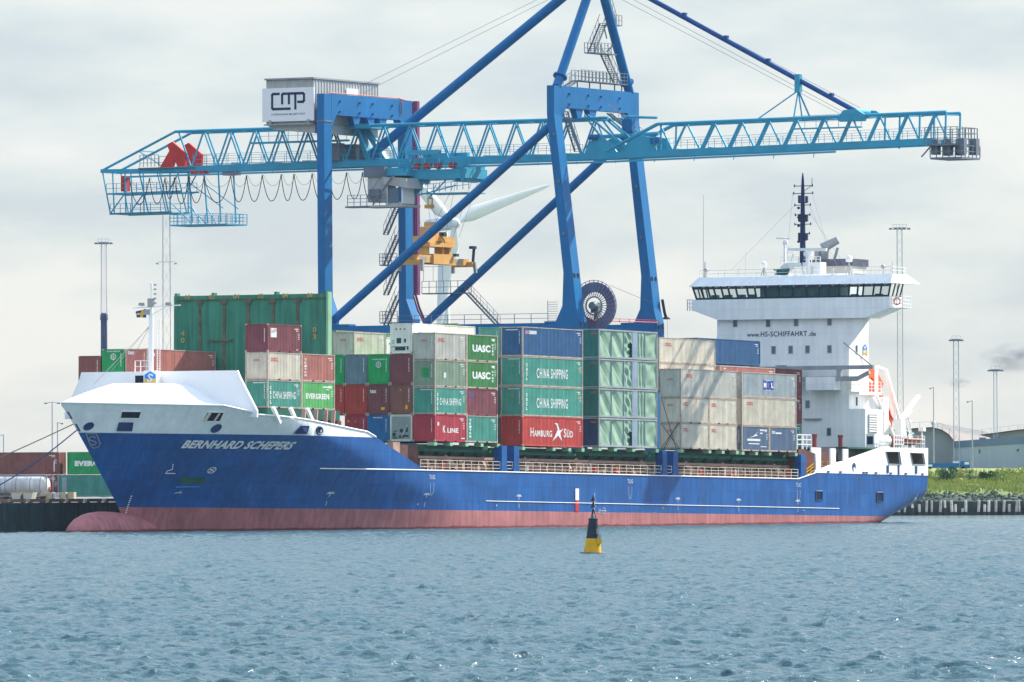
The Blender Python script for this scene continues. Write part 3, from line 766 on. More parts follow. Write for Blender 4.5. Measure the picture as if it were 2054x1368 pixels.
for s in (111.5,117.5): mb = MB(); mb.lathe([(0.24,8.6),(0.24,10.4),(0.3,10.42),(0.3,10.7)], (s,-8.4,0), 2, 10); mb.build('vent_post', paint('faded_red_post', (0.30,0.06,0.07), 0.6), ship)

F = 123.0
house = MB()
pp = [(-8.59,9.3),(-8.59,13.56),(-6.64,13.56),(-6.64,20.35),(-8.94,23.07),(-8.94,24.2),(8.71,24.2),(8.71,23.4),(9.35,20.9),(9.35,9.3)]
house.prism(pp, 0, F, F + 0.35)
house.box(F+0.35, 127.2, -8.59, 9.35, 9.3, 13.56)
house.box(F+0.35, 127.6, -6.64, 9.35, 13.56, 24.0)
house.box(127.2, 131.0, -6.6, 6.6, 9.35, 15.0)
house.box(127.6, 131.2, -4.2, 4.4, 15.0, 28.2)
hs = house.build('deckhouse', white, ship)
glass_dk = paint('dark_window_glass', (0.045, 0.11, 0.17), 0.12, var=0.1, spec=0.6)
def front_window(y, z, w=0.52, h=0.85):
    mb = MB(); mb.box(F-0.05, F-0.01, y-w/2, y+w/2, z-h/2, z+h/2); o = mb.build('window', steel_gray, hs)
    mb = MB(); mb.box(F-0.07, F-0.05, y-w/2+0.08, y+w/2-0.08, z-h/2+0.08, z+h/2-0.08); mb.build('pane', glass_dk, o)
for y, z in ((6.97,22.87),(3.01,22.82),(-0.34,22.86),(-4.33,22.87),(2.35,19.93),(0.31,19.95),(-1.71,19.95),(-4.33,19.95),(-1.72,14.1),(-4.27,11.16),(6.9,19.95),(5.6,14.1)): front_window(y, z)
def side_window(s, y, z, w=0.35, h=0.9):
    mb = MB(); mb.box(s, s+w, y-0.05, y-0.01, z-h/2, z+h/2); mb.build('window', glass_dk, hs)
for z in (14.4,19.9,22.9): side_window(124.6, -6.64, z)
mb = MB(); mb.box(123.6,125.6,-8.68,-8.6,11.0,13.0); dr = mb.build('louvre', steel_gray, hs)
mb = MB()
for i in range(7): mb.box(123.7,125.5,-8.72,-8.68,11.15+0.26*i,11.28+0.26*i)
mb.build('slat', white, dr)
mb = MB()
for s in (127.9,129.4): mb.box(s,s+1.1,-6.75,-6.62,11.0,12.4)
mb.build('vent_grille', steel_gray, hs)
v, f = text2d('www.', 1.55, 0.33, 0.012); P = [(v, f, -5.55, 21.36)]
v, f = text2d('HS-SCHIFFAHRT', 5.55, 0.56, 0.015, 0, 1.08); P.append((v, f, -3.9, 21.36))
v, f = text2d('.de', 0.9, 0.5, 0.012); P.append((v, f, 1.8, 21.36))
decal(P, lambda u, v: (F-0.02, -u, v), 'web_address', navy, hs)
emblem(lambda u, v, e: (126.2+u*1.0, -6.67-e, 19.35+v*1.0), hs)
mb = MB(); mb.tube((F-0.05,2.1,9.4),(F-0.05,1.4,16.2),0.03,5); mb.tube((F-0.06,9.2,17.0),(F-0.06,-6.5,17.0),0.05,5); mb.box(F-0.25,F-0.02,-3.4,-1.3,12.45,12.6)
for y in (1.4,4.6): mb.box(F-0.3,F-0.02,y-0.6,y+0.6,18.2,18.3)
mb.build('wall_piping', steel_gray, hs)
# bridge
br = MB()
br.prism([(-11.65,24.2),(-11.65,25.42),(11.6,25.42),(11.6,24.2),(8.75,23.2),(-8.9,23.2)], 0, F-0.7, F+2.6)
br.prism([(-13.2,24.25),(-11.65,24.25),(-11.65,24.12),(-13.2,24.2)], 0, F-0.3, F+1.8)
bo = br.build('bridge_deck', white, ship)
mb = MB()       # visor and roof
zb, zt = 26.82, 27.8
lo = [(F-1.0,-12.05),(F-1.0,12.1),(F+3.2,13.0),(F+3.6,-13.3)]; hi = [(F-0.2,-11.9),(F-0.2,11.3),(F+3.2,11.6),(F+3.4,-11.9)]
mb.add([(x,y,zb) for x,y in lo] + [(x,y,zt) for x,y in hi], [(0,1,2,3),(7,6,5,4),(0,4,5,1),(1,5,6,2),(2,6,7,3),(3,7,4,0)])
mb.add([(F-0.2,-4.9,zt),(F-0.2,11.3,zt),(F+3.2,11.6,zt),(F+3.4,-4.9,zt),(F,-4.9,zt+0.14),(F,11.3,zt),(F+3.2,11.6,zt),(F+3.4,-4.9,zt+0.14)], [(0,4,5,1),(4,7,6,5),(0,3,7,4)])
vis = mb.build('bridge_roof', white, ship)
mb = MB()
for y in [-11.4+1.55*i for i in range(15)]: mb.box(F-1.05,F-0.9,y-0.06,y+0.06,26.6,26.82)
mb.build('wiper_motor', steel_gray, vis)
win_fr = paint('window_frame_navy', (0.01,0.03,0.06), 0.5)
def wx(y): return (11.35 * y if abs(y) <= 1 else y)
ys_ = [-11.6,-10.6,-9.75,-8.55,-7.9,-6.9,-5.75,-4.6,-3.4,-1.9,-0.3,1.3,2.9,4.1,5.0,6.3,7.2,8.0,8.9,9.6,10.4,11.3]
mb = MB()
for y in ys_: mb.bar((F-0.62,y,25.42),(F-0.88,y*1.035,26.84),0.17,0.15,(0,1,0))
mb.bar((F-0.65,-11.6,25.5),(F-0.65,11.3,25.5),0.12,0.2); mb.bar((F-0.84,-12.0,26.62),(F-0.84,11.7,26.62),0.14,0.26)
for sd, y0 in ((-1,-11.6),(1,11.3)):
    for s in (F+0.3,F+1.2,F+2.1): mb.bar((s,y0,25.42),(s,y0*1.035,26.84),0.12)
fr = mb.build('window_frame', win_fr, ship)
glass = bpy.data.materials.new('bridge_glass'); glass.use_nodes = True
_n2 = glass.node_tree.nodes; _l2 = glass.node_tree.links; _p = _n2['Principled BSDF']
_p.inputs['Base Color'].default_value = (0.08,0.24,0.26,1); _p.inputs['Roughness'].default_value = 0.05
_t = _n2.new('ShaderNodeBsdfTransparent'); _t.inputs['Color'].default_value = (0.86,0.95,0.93,1); _x = _n2.new('ShaderNodeMixShader'); _x.inputs[0].default_value = 0.30
_l2.new(_t.outputs[0], _x.inputs[1]); _l2.new(_p.outputs[0], _x.inputs[2]); _l2.new(_x.outputs[0], _n2['Material Output'].inputs['Surface'])
for a, b in zip(ys_, ys_[1:]):
    g = MB(); g.add([(F-0.64,a+0.06,25.5),(F-0.64,b-0.06,25.5),(F-0.86,(b-0.06)*1.035,26.66),(F-0.86,(a+0.06)*1.035,26.66)], [(0,1,2,3)])
    g.build('window_pane', glass, fr)
mb = MB()
mb.box(F+1.0,F+3.0,-5.2,4.5,25.43,26.8); mb.build('wheelhouse_core', paint('wheelhouse_interior', (0.06,0.115,0.12), 0.6, var=0.5, scale=1.5), ship)
mb = MB()
for y in (-9.8,-6.9,5.3,6.6,8.2,9.8): mb.box(F+0.5,F+1.1,y-0.35,y+0.35,25.43,25.43+0.35+0.15*(y > 0))
mb.build('wing_console', navy, ship)
mb = MB(); rail(mb, [(F-0.7,11.65,24.2),(F-0.7,12.4,24.25),(F+1.5,12.4,24.25)], 1.2, 0.6, 0.04, 3); rail(mb, [(F-0.3,-11.8,24.25),(F-0.3,-13.1,24.25),(F+1.7,-13.1,24.25)], 1.2, 0.6, 0.04, 3)
rail(mb, [(F-0.1,11.2,27.8),(F-0.1,-11.7,27.85),(F+3.2,-11.7,27.85)], 0.75, 2.2, 0.025, 2)
mb.build('wing_railing', white_clean, bo)
mb = MB()
for k in range(18):
    a0, a1 = k*math.pi/9, (k+1)*math.pi/9; mb.tube((F-0.36,-12.5+0.36*math.cos(a0),24.9+0.36*math.sin(a0)),(F-0.36,-12.5+0.36*math.cos(a1),24.9+0.36*math.sin(a1)),0.075,6)
mb.build('life_ring', orange_m, bo)
# roof equipment
def dome(y, zc, r, s=125.2, z0=27.85):
    mb = MB(); mb.lathe([(0.08,z0),(0.08,zc-r)], (s,y,0), 2, 8); mb.bar((s,y+0.4,z0),(s,y,zc-r),0.07); mb.bar((s,y-0.4,z0),(s,y,zc-r),0.07)
    o = mb.build('dome_post', steel_gray, vis)
    mb = MB(); mb.lathe([(r*0.92,zc-r*0.9),(r,zc-r*0.3),(r*0.98,zc+0.1),(r*0.8,zc+r*0.62),(r*0.45,zc+r*0.92),(0.02,zc+r)], (s,y,0), 2, 16); mb.build('radome', white_clean, o, smooth=True, ang=50)
dome(4.68,29.2,0.34); dome(-5.53,29.6,0.36)
for y in (11.0,-10.2):
    mb = MB(); mb.tube((124.0,y,27.8),(124.0,y,28.5),0.04,6); mb.lathe([(0.2,123.8),(0.24,124.1),(0.1,124.35)], (0,y,28.65), 0, 12); mb.build('searchlight', steel_gray, vis)
mb = MB()
for y, z1, r in ((11.9,36.8,0.035),(11.7,29.6,0.1),(7.6,28.9,0.03),(6.8,30.8,0.015),(-7.4,29.2,0.03),(-10.8,29.2,0.03),(9.3,28.6,0.03)): mb.tube((125.0,y,27.7),(125.0,y,z1),r,6,r*0.5)
mb.build('whip_antenna', steel_gray, vis)
mb = MB()
mb.prism([(2.55,27.85),(2.55,28.9),(1.9,29.3),(-2.3,29.3),(-2.3,27.85),(-1.4,27.85),(-1.4,28.85),(1.5,28.85),(1.9,28.4),(1.9,27.85)], 0, 124.9, 126.2)
mb.bar((124.8,-0.4,27.85),(124.8,0.1,29.2),0.14); mb.tube((124.6,-0.95,27.85),(124.6,-0.95,30.3),0.2,8)
pf = mb.build('mast_platform', white_clean, vis)
mb = MB(); rail(mb, [(125,2.5,29.3),(125,-2.2,29.3)], 0.6, 0.55, 0.035, 2); mb.bar((125,2.05,29.3),(125,2.05,32.0),0.2); mb.tube((125,1.7,29.3),(125,1.7,30.9),0.04); mb.tube((125,1.0,30.3),(125,1.3,29.3),0.09)
for z in (29.9,30.4,31.0): mb.bar((125,2.0,z),(125,0.9,z),0.05)
mb.build('mast_railing', white_clean, pf)
mb = MB(); mb.lathe([(0.5,30.0),(0.5,30.35),(0.3,30.45)], (124.5,-1.0,0), 2, 12); mb.bar((124.5,1.35,30.7),(124.5,-3.2,30.6),0.34,0.3); mb.bar((124.7,2.9,31.95),(124.7,1.25,31.85),0.16,0.14); mb.lathe([(0.26,31.2),(0.3,31.5),(0.2,31.7)], (124.7,1.8,0), 2, 10)
mb.build('radar_scanner', white_clean, pf)
mb = MB(); mb.prism([(-0.6,28.0),(0.7,28.0),(0.5,28.35),(0.9,28.6),(-0.9,28.7),(-0.7,28.35)], 0, 124.2, 124.9)
mb.build('tarp_covered_compass', paint('dark_green_canvas', (0.01,0.10,0.08), 0.8), vis, ).location = (0, 2.2, 0)
mm_ = MB(); mm_.lathe([(0.34,28.9),(0.32,30.6),(0.27,33.6),(0.2,36.8),(0.14,38.2),(0.05,38.9)], (125.2,0,0), 2, 10)
mst = mm_.build('signal_mast', navy, ship, smooth=True)
mb = MB()
for z, a, b in ((37.5,1.0,-1.15),(36.7,1.1,-1.2),(35.45,0.95,-0.9),(34.4,0.9,-0.85),(33.4,0.95,-0.95),(32.4,0.1,-0.8)):
    mb.bar((125.2,a,z),(125.2,b,z),0.08)
    for y in (a,b): mb.tube((125.2,y,z-0.12),(125.2,y,z+0.18),0.07,6)
mb.bar((125.2,-1.1,38.3),(125.2,-1.1,37.5),0.05); mb.bar((125.2,-1.05,37.5),(125.2,-0.1,36.9),0.05)
for z in (36.0,34.0,32.0): mb.box(125.05,125.4,0.3,0.5,z-0.3,z+0.5); mb.box(125.05,125.4,-0.55,-0.35,z-0.3,z+0.4); mb.box(125.1,125.3,-0.5,0.45,z-0.35,z-0.25)
for z in (35.0,34.9-0.9,33.1,31.4): mb.lathe([(0.05,z),(0.18,z+0.1),(0.18,z+0.2),(0.05,z+0.3)], (125.1,0.45,0), 2, 8)
mb.build('mast_arm', navy, mst)
mb = MB()
for a, b in (((125,0.9,35.4),(125,8.6,28.6)),((125,1.1,36.7),(125,1.6,32)),((125,-1.2,36.7),(127,-2.6,29.5)),((125,-0.9,35.3),(126,-4.2,28)),((125,-0.9,34.6),(126,-5.4,28))): mb.tube(a, b, 0.013, 4)
mb.build('halyard', steel_gray, mst)
fn_ = MB(); fn_.box(128.2,131.6,-4.4,0.6,28.2,29.0); fn_.cur = 1; fn_.box(128.0,131.8,-4.55,0.7,29.0,29.75)
fo = fn_.build('funnel', [paint('funnel_cream', (0.62,0.58,0.52), 0.6), paint('funnel_grey', (0.085,0.09,0.13), 0.6)], ship)
mb = MB(); mb.tube((129.6,-0.3,29.7),(129.6,-0.3,31.0),0.55,12); mb.tube((129.6,-0.1,31.0),(130.2,-1.7,31.9),0.55,12,0.4); mb.tube((129.3,-1.7,29.7),(129.5,-2.0,31.0),0.16,8); mb.tube((129,0.2,29.7),(129,0.2,30.8),0.3,10)
mb.build('exhaust_pipe', steel_gray, fo, smooth=True, ang=40)
# stores crane stowed across the front of the house
mb = MB(); mb.bar((121.9,9.0,17.9),(121.9,-10.1,17.95),0.4,0.42); mb.bar((121.9,2.6,16.75),(121.9,-8.2,16.75),0.35,0.5); mb.bar((121.9,-8.2,16.75),(121.9,-9.6,17.4),0.35,0.4); mb.box(121.7,122.1,-6.3,-5.8,16.9,17.8)
mb.tube((122.6,-6.2,20.6),(121.9,-9.9,18.1),0.07,6); mb.tube((122.2,-8.3,19.3),(121.9,-8.9,18.1),0.04,5)
sc = mb.build('stores_crane', steel_gray, ship)
mb = MB(); mb.box(121.4,122.9,-5.7,-2.3,15.55,16.95); mb.build('crane_cabinet', white, sc)
mb = MB(); mb.tube((121.6,1.6,16.5),(121.6,0.1,16.5),0.42,12); mb.box(121.3,121.9,-0.9,-0.3,16.2,17.2); mb.build('crane_winch', paint('winch_khaki', (0.16,0.13,0.05), 0.7), sc)
# boat deck, davits, gangway platform
mb = MB(); mb.box(F-0.2,128.2,-7.95,-6.62,15.1,15.42); mb.box(F-0.1,F+0.8,-7.0,-6.6,15.4,16.6); bd = mb.build('boat_deck', white, ship)
mb = MB(); rail(mb, [(F-0.1,-6.7,15.4),(F-0.1,-7.9,15.4),(128.1,-7.9,15.4)], 1.1, 0.75, 0.03, 3); mb.build('boat_deck_railing', white_clean, bd)
dv = MB()
dv.bar((129.2,-6.9,18.2),(131.2,-6.9,17.9),0.28); dv.bar((131.2,-6.9,17.9),(136.2,-6.4,11.4),0.4,0.32); dv.bar((128.9,-6.9,15.2),(134.0,-6.6,10.6),0.3,0.28)
dv.bar((131.4,-5.0,15.6),(136.2,-5.0,11.2),0.3); dv.bar((133.9,-6.6,12.0),(134.8,-6.4,14.4),0.28); dv.bar((129.0,-6.9,18.2),(129.0,-6.9,15.2),0.28); dv.bar((133.6,-6.6,10.3),(136.2,-6.4,11.6),0.25)
dv.box(130.9,131.9,-6.9,-4.0,9.4,15.0)
dv.build('boat_davit', white, ship)
mb = MB(); a = (134.2,-8.3,9.5)
for dx, dy in ((-0.7,0),(0.7,0),(0,-0.6),(0,0.6)): mb.bar((a[0]+dx,a[1]+dy,9.5),(a[0]+dx*0.35-1.0,a[1]+dy*0.35,12.9),0.16)
for i in range(5): z = 9.9+0.6*i; mb.bar((a[0]-0.7+0.06*i,a[1]-0.4,z),(a[0]+0.6-0.2*i,a[1]+0.3,z+0.5),0.11); mb.bar((a[0]+0.6-0.2*i,a[1]-0.4,z),(a[0]-0.7,a[1]+0.3,z+0.45),0.11)
mb.bar((131.9,-8.3,12.6),(136.4,-8.3,15.2),0.32,0.36); mb.bar((132.2,-8.3,12.3),(134.6,-8.3,13.6),0.2); mb.tube((136.3,-8.3,15.0),(136.2,-8.3,13.4),0.015,4)
mb.box(131.3,132.3,-8.7,-7.9,9.4,12.6)
dvc = mb.build('rescue_boat_davit', white, ship)
mb = MB(); rail(mb, [(125.6,-10.7,9.4),(127.8,-10.7,9.4)], 1.35, 0.55, 0.06, 3); mb.build('poop_railing', white_clean, ship); mb = MB(); rail(mb, [(121,-11.1,9.45),(122.6,-11.1,9.45)], 0.8, 0.5, 0.03, 2); mb.build('poop_railing', white_clean, ship); mb = MB(); rail(mb, [(127,-11.1,9.5),(132.1,-11.1,9.5)], 1.0, 1.0, 0.02, 2); rail(mb, [(132.1,-11.1,9.5),(132.1,-4,9.5)], 1.3, 0.8, 0.03, 3); mb.build('poop_railing', white_clean, ship)
mb = MB(); mb.bar((131.9,-10.9,9.4),(131.9,-10.9,11.6),0.14); mb.box(131.6,132.2,-11.2,-10.6,11.3,11.7); mb.build('stern_light_post', white_clean, ship)
mb = MB(); mb.box(121.8,124.2,-10.9,-9.8,9.4,9.6); mb.tube((121.9,-10.4,10.2),(124.5,-10.4,10.2),0.55,14); lr = mb.build('liferaft_canister', white_clean, ship, smooth=True, ang=40)
mb = MB(); mb.box(120.5,121.6,-10.9,-9.9,9.4,10.85); lk = mb.build('deck_locker', white_clean, ship)
mb = MB(); mb.box(120.46,120.49,-10.75,-10.05,9.75,10.6); mb.build('dark_screen', navy, lk)
mb = MB(); mb.box(121.0,124.5,-10.4,-8.7,9.3,9.42); mb.build('green_platform', hatch_green, ship)
mb = MB(); mb.box(125.8,127.7,-10.4,-10.2,9.5,10.7); mb.build('red_rack', paint('rack_red', (0.36,0.07,0.05), 0.6), ship)
# rudder head under the counter
mb = MB(); mb.prism([(129.0,-3.5),(129.2,2.3),(132.8,2.3),(133.2,-3.5)], 1, -0.35, 0.35); mb.build('rudder', hull_red, ship)

# boats carried at the stern: things of their own
def boat(name, L, w, h, label, cat, mw, canopy, m):
    root = thing(name, mw, label, cat)
    mb = MB(); n = 14; secs = []
    for i in range(11):
        t = i / 10; x = (t - 0.5) * L; k = (1 - abs(2*t-1) ** 2.6) ** 0.5 if 0 < t < 1 else 0.03; k = max(k, 0.05)
        sec = []
        for j in range(n + 1):
            a = math.pi * j / n; sec.append((x, -w/2*k*math.cos(a), -h*0.55*(0.35+0.65*k)*math.sin(a) + 0.1*abs(2*t-1)))
        secs.append(sec)
    vs = [p for s in secs for p in s]; q = n + 1
    mb.add(vs, [(i*q+j, i*q+j+1, (i+1)*q+j+1, (i+1)*q+j) for i in range(10) for j in range(n)])
    mb.build('boat_hull', m, root, smooth=True)
    mb = MB(); vs = []
    for i in range(11):
        t = i / 10; x = (t - 0.5) * L * 0.98; k = max(0.05, (1 - abs(2*t-1) ** 2.6) ** 0.5)
        for j in range(n + 1):
            a = math.pi * j / n; vs.append((x, -w/2*k*math.cos(a), (h*0.5 if canopy else 0.06)*k*math.sin(a) + 0.1*abs(2*t-1)))
    mb.add(vs, [(i*q+j, i*q+j+1, (i+1)*q+j+1, (i+1)*q+j) for i in range(10) for j in range(n)])
    mb.build('canopy' if canopy else 'boat_cover', m, root, smooth=True)
    mb = MB(); mb.box(-L*0.42,L*0.42,-w/2-0.03,-w/2*0.93,-0.05,0.07); mb.build('fender_strip', red_m if canopy else wood_rail, root)
    if canopy:
        mb = MB(); mb.box(-L*0.38,-L*0.1,-w*0.3,w*0.3,h*0.35,h*0.78); mb.build('conning_cabin', m, root)
    return root
boat('lifeboat', 8.6, 2.9, 2.9, 'orange enclosed lifeboat hung nose down on its stern launching frame', 'lifeboat', MS @ T(132.6,-4.7,14.2) @ Matrix.Rotation(R(40), 4, 'Y'), True, orange_m)
boat('rescue_boat', 4.6, 1.7, 1.3, 'small open red orange boat on the stern deck behind the railing', 'rescue boat', MS @ T(129.9,-10.3,10.45), False, paint('rescue_boat_red', (0.42,0.09,0.05), 0.5))

# ================================================================ CONTAINERS
W_ = 2.438
frame_lt = paint('worn_and_lit_frame_paint', (0.40,0.33,0.28), 0.75, var=0.3, scale=2.0, rust=0.5)  # worn paint, paled further to paint the light caught by the rails
def corr(L, pitch, depth, m0=0.16):
    """break points of the pressed wall between the corner posts: list of (position, recess)"""
    n = max(1, round((L - 2*m0) / pitch)); p = (L - 2*m0) / n; pts = [(m0, 0.0)]
    for i in range(n):
        a = m0 + i*p
        pts += [(a+0.26*p, 0.0), (a+0.5*p, depth), (a+0.76*p, depth), (a+p, 0.0)]
    return pts
def recess(pts, x):
    return lerp_tab(pts, x)
_CM = {}
def cmesh(L, H):
    k = (L, H)
    if k in _CM: return _CM[k]
    sp = corr(L, 0.278, 0.024); ep = corr(W_, 0.27, 0.034, 0.12)
    mb = MB()
    for y0, sg in ((0.02, 1), (W_-0.02, -1)):
        n = len(sp); mb.add([(x, y0+sg*d, 0.14) for x, d in sp] + [(x, y0+sg*d, H-0.08) for x, d in sp], [((i, i+1, n+i+1, n+i) if sg > 0 else (n+i, n+i+1, i+1, i)) for i in range(n-1)])
    for x0, sg in ((0.02, 1), (L-0.02, -1)):
        n = len(ep); mb.add([(x0+sg*d, y, 0.14) for y, d in ep] + [(x0+sg*d, y, H-0.08) for y, d in ep], [((i, i+1, n+i+1, n+i) if sg < 0 else (n+i, n+i+1, i+1, i)) for i in range(n-1)])
    mb.add([(0.1,0.1,H-0.03),(L-0.1,0.1,H-0.03),(L-0.1,W_-0.1,H-0.03),(0.1,W_-0.1,H-0.03),(0.1,0.1,0.1),(L-0.1,0.1,0.1),(L-0.1,W_-0.1,0.1),(0.1,W_-0.1,0.1)], [(0,1,2,3),(7,6,5,4)])
    me = bpy.data.meshes.new('walls'); me.from_pydata(mb.v, [], mb.f); me.materials.append(None)
    fb = MB(); t = 0.13
    for x in (0, L-t):
        for y in (0, W_-t): fb.box(x, x+t, y, y+t, 0.17, H-0.12)
    for y in (0, W_-0.06):
        fb.box(t, L-t, y, y+0.06, 0.02, 0.15); fb.box(t, L-t, y, y+0.06, H-0.09, H-0.015)
    for x in (0, L-0.06):
        fb.box(x, x+0.06, t, W_-t, 0.02, 0.15); fb.box(x, x+0.06, t, W_-t, H-0.11, H-0.015)
    cb = fb; fb.cur = 1
    for x in (-0.006, L-0.174):
        for y in (-0.006, W_-0.156):
            for z in (0, H-0.12): cb.box(x, x+0.18, y, y+0.162, z, z+0.12+(0.0 if z else 0.05))
    fr = fb.mesh('frame', [None, frame_lt]); ca = None
    pk = None
    if L < 7:
        pk = []
        for x in (L/2-1.15, L/2+0.79): pb = MB(); pb.box(x, x+0.36, -0.012, 0.03, 0.025, 0.135); pk.append(pb.mesh('fork_pocket', [black_m]))
    _CM[k] = (me, fr, ca, pk, sp, ep)
    return _CM[k]
def omat(o, m):
    o.material_slots[0].link = 'OBJECT'; o.material_slots[0].material = m
def cpaint(name, rgb, rust=0.22): return paint(name, rgb, 0.6, var=0.14, scale=0.9, rust=rust, streak=0.10, rand=0.08)
K = dict(
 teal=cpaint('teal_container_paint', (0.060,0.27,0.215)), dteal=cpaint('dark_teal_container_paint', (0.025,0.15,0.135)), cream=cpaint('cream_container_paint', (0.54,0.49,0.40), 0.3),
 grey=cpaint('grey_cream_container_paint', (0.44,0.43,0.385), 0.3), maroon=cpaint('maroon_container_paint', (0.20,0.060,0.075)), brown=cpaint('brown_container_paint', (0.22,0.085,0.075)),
 pink=cpaint('faded_red_container_paint', (0.40,0.15,0.125)), lgreen=cpaint('light_green_container_paint', (0.10,0.38,0.12)), green=cpaint('green_container_paint', (0.015,0.29,0.095)),
 crimson=cpaint('crimson_container_paint', (0.40,0.045,0.07)), red=cpaint('red_container_paint', (0.46,0.055,0.05)), blue=cpaint('blue_container_paint', (0.025,0.10,0.235)),
 mblue=cpaint('mid_blue_container_paint', (0.015,0.14,0.36)), gblue=cpaint('grey_blue_container_paint', (0.15,0.205,0.26)), sblue=cpaint('slate_blue_container_paint', (0.085,0.13,0.21)),
 ugreen=cpaint('bottle_green_container_paint', (0.045,0.19,0.06)), ggreen=cpaint('grey_green_container_paint', (0.19,0.26,0.19), 0.3), dgreen=cpaint('dull_green_container_paint', (0.06,0.17,0.13), 0.3),
 mgrey=cpaint('pale_grey_container_paint', (0.28,0.32,0.34)), white=cpaint('white_container_paint', (0.70,0.68,0.62), 0.15), navyc=cpaint('navy_container_paint', (0.02,0.055,0.12)),
 seag=cpaint('sea_green_container_paint', (0.10,0.30,0.24)))
mk_red = paint('red_lettering', (0.55,0.05,0.05), 0.6); mk_yel = paint('yellow_placard', (0.75,0.45,0.02), 0.6); mk_blue = paint('blue_lettering', (0.03,0.10,0.45), 0.6)
mk_dk = paint('dark_patch', (0.02,0.05,0.05), 0.6); mk_or = paint('orange_placard', (0.70,0.25,0.02), 0.6)
CONTS = []
def container(mw, L, H, col, label, marks=(), group=None, frame=None, code=True):
    me, fr, ca, pk, sp, ep = cmesh(L, H)
    root = thing('shipping_container', mw, label, 'container', group)
    o = link('walls', me, root); omat(o, K[col])
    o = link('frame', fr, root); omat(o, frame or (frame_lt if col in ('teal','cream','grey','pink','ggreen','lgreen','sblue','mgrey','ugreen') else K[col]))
    for q in pk or (): link('fork_pocket', q, root)
    sides = lambda u, v: (u, 0.012 + recess(sp, u), v)
    ends = lambda u, v: (0.012 + recess(ep, W_-u), W_-u, v)
    by = {}
    for mk in marks:
        face, what, u, v, w, h = mk[:6]; m = mk[6] if len(mk) > 6 else lettering_white; bold = mk[7] if len(mk) > 7 else 0.02
        if what == 'rect': pv = rect2d(w, h)
        elif isinstance(what, (list, tuple)): pv = ([(p[0]*w, p[1]*h) for p in what], [tuple(range(len(what)))])
        elif what.startswith('|'):      # letters stacked down the wall
            q = by.setdefault((face, m.name), (m, []))[1]; n = len(what) - 1; ch = h / n
            for i, c_ in enumerate(what[1:]):
                if c_ == ' ': continue
                a, b = text2d(c_, w, ch * 0.72, bold); q.append((a, b, u, v + h - (i+1) * ch))
            continue
        elif what == 'ring': pv = stroke2d([(w/2+w*0.38*math.cos(k*math.pi/8), h/2+h*0.38*math.sin(k*math.pi/8)) for k in range(16)], w*0.24, True)
        else: pv = text2d(what, w, h, bold, 0, 1.12 if len(what) > 5 else 1.0)
        by.setdefault((face, m.name), (m, []))[1].append((*pv, u, v))
    if code:
        q = by.setdefault(('end', 'lettering_white'), (lettering_white, []))[1]
        rg = random.Random(hash(label) & 255)
        zz = H - 0.5
        while zz > H - 1.75: q.append((*rect2d(0.07, 0.06), W_-0.42, zz)); zz -= rg.choice((0.09, 0.09, 0.15))
        q = by.setdefault(('side', 'lettering_white'), (lettering_white, []))[1]
        q.append((*rect2d(0.75, 0.07), L-1.25, H-0.42)); q.append((*rect2d(0.5, 0.06), L-1.0, H-0.58))
        for i in range(4): q.append((*rect2d(0.28, 0.05), L-0.62, H-0.85-0.16*i))
    for (face, mn), (m, parts) in by.items():
        cuts = [p[0] for p in sp] if face == 'side' else [W_-p[0] for p in ep]
        decal(parts, sides if face == 'side' else ends, 'lettering', m, root, cuts)
    CONTS.append(root)
    return root
BAY = dict(A=(0.0,-8.6,11.37), B=(6.13,-8.6,11.37), C=(26.68,-11.1,8.667), c=(32.81,-11.1,8.667), D=(43.79,-11.1,8.48), E=(59.30,-11.1,8.60), F=(76.57,-11.1,8.665), f=(82.70,-11.1,8.665), G=(89.86,-11.1,8.629), g=(95.99,-11.1,8.629))
S20, S40, S45, LO, HC = 6.058, 12.192, 13.716, 2.591, 2.896
def put(bay, k, z, L, H, col, label, marks=(), dz=0, ds=0, dy=0, **kw):
    s, y, z0 = BAY[bay]
    g = kw.pop('group', 'containers stacked on the ship')
    return container(MS @ T(s+ds, y+2.5*k+dy, z0+z+dz), L, H, col, label, marks, g, **kw)
oocl_s = lambda u=0.6, v=1.72, w=1.25: [('side','OOCL',u,v,w,0.36,mk_red,0.035)]
oocl_e = [('end','OOCL',0.85,1.72,0.68,0.2,mk_red,0.03)]
tex_e = [('end','tex',0.25,2.05,0.75,0.36,lettering_white,0.03)]
china40 = [('side','CHINA SHIPPING',2.85,0.85,6.3,0.95,lettering_white,0.012),('side','|CSCL',0.72,0.6,0.32,1.75,lettering_white,0.05),('end','rect',1.2,1.95,0.16,0.12,mk_or),('end','rect',0.75,2.62,1.35,0.06),('side','rect',11.2,1.9,0.5,0.1,mk_or)]
china20 = [('side','CHINA SHIPPING',0.95,0.88,4.1,0.68,lettering_white,0.012),('side','|CSCL',0.42,0.4,0.26,1.75,lettering_white,0.05),('end','rect',0.8,2.3,1.4,0.06)]
uasc = [('side','UASC',1.15,0.92,3.5,0.70,lettering_white,0.05),('side','|UASC',4.95,0.65,0.32,1.2,lettering_white,0.08),('side','rect',4.9,2.05,0.5,0.12)]
ever_e = [('end','EVERGREEN',0.5,2.3,1.4,0.13,lettering_white,0.02),('end','ring',0.9,1.55,0.62,0.62),('end','rect',1.15,1.8,0.12,0.12)]
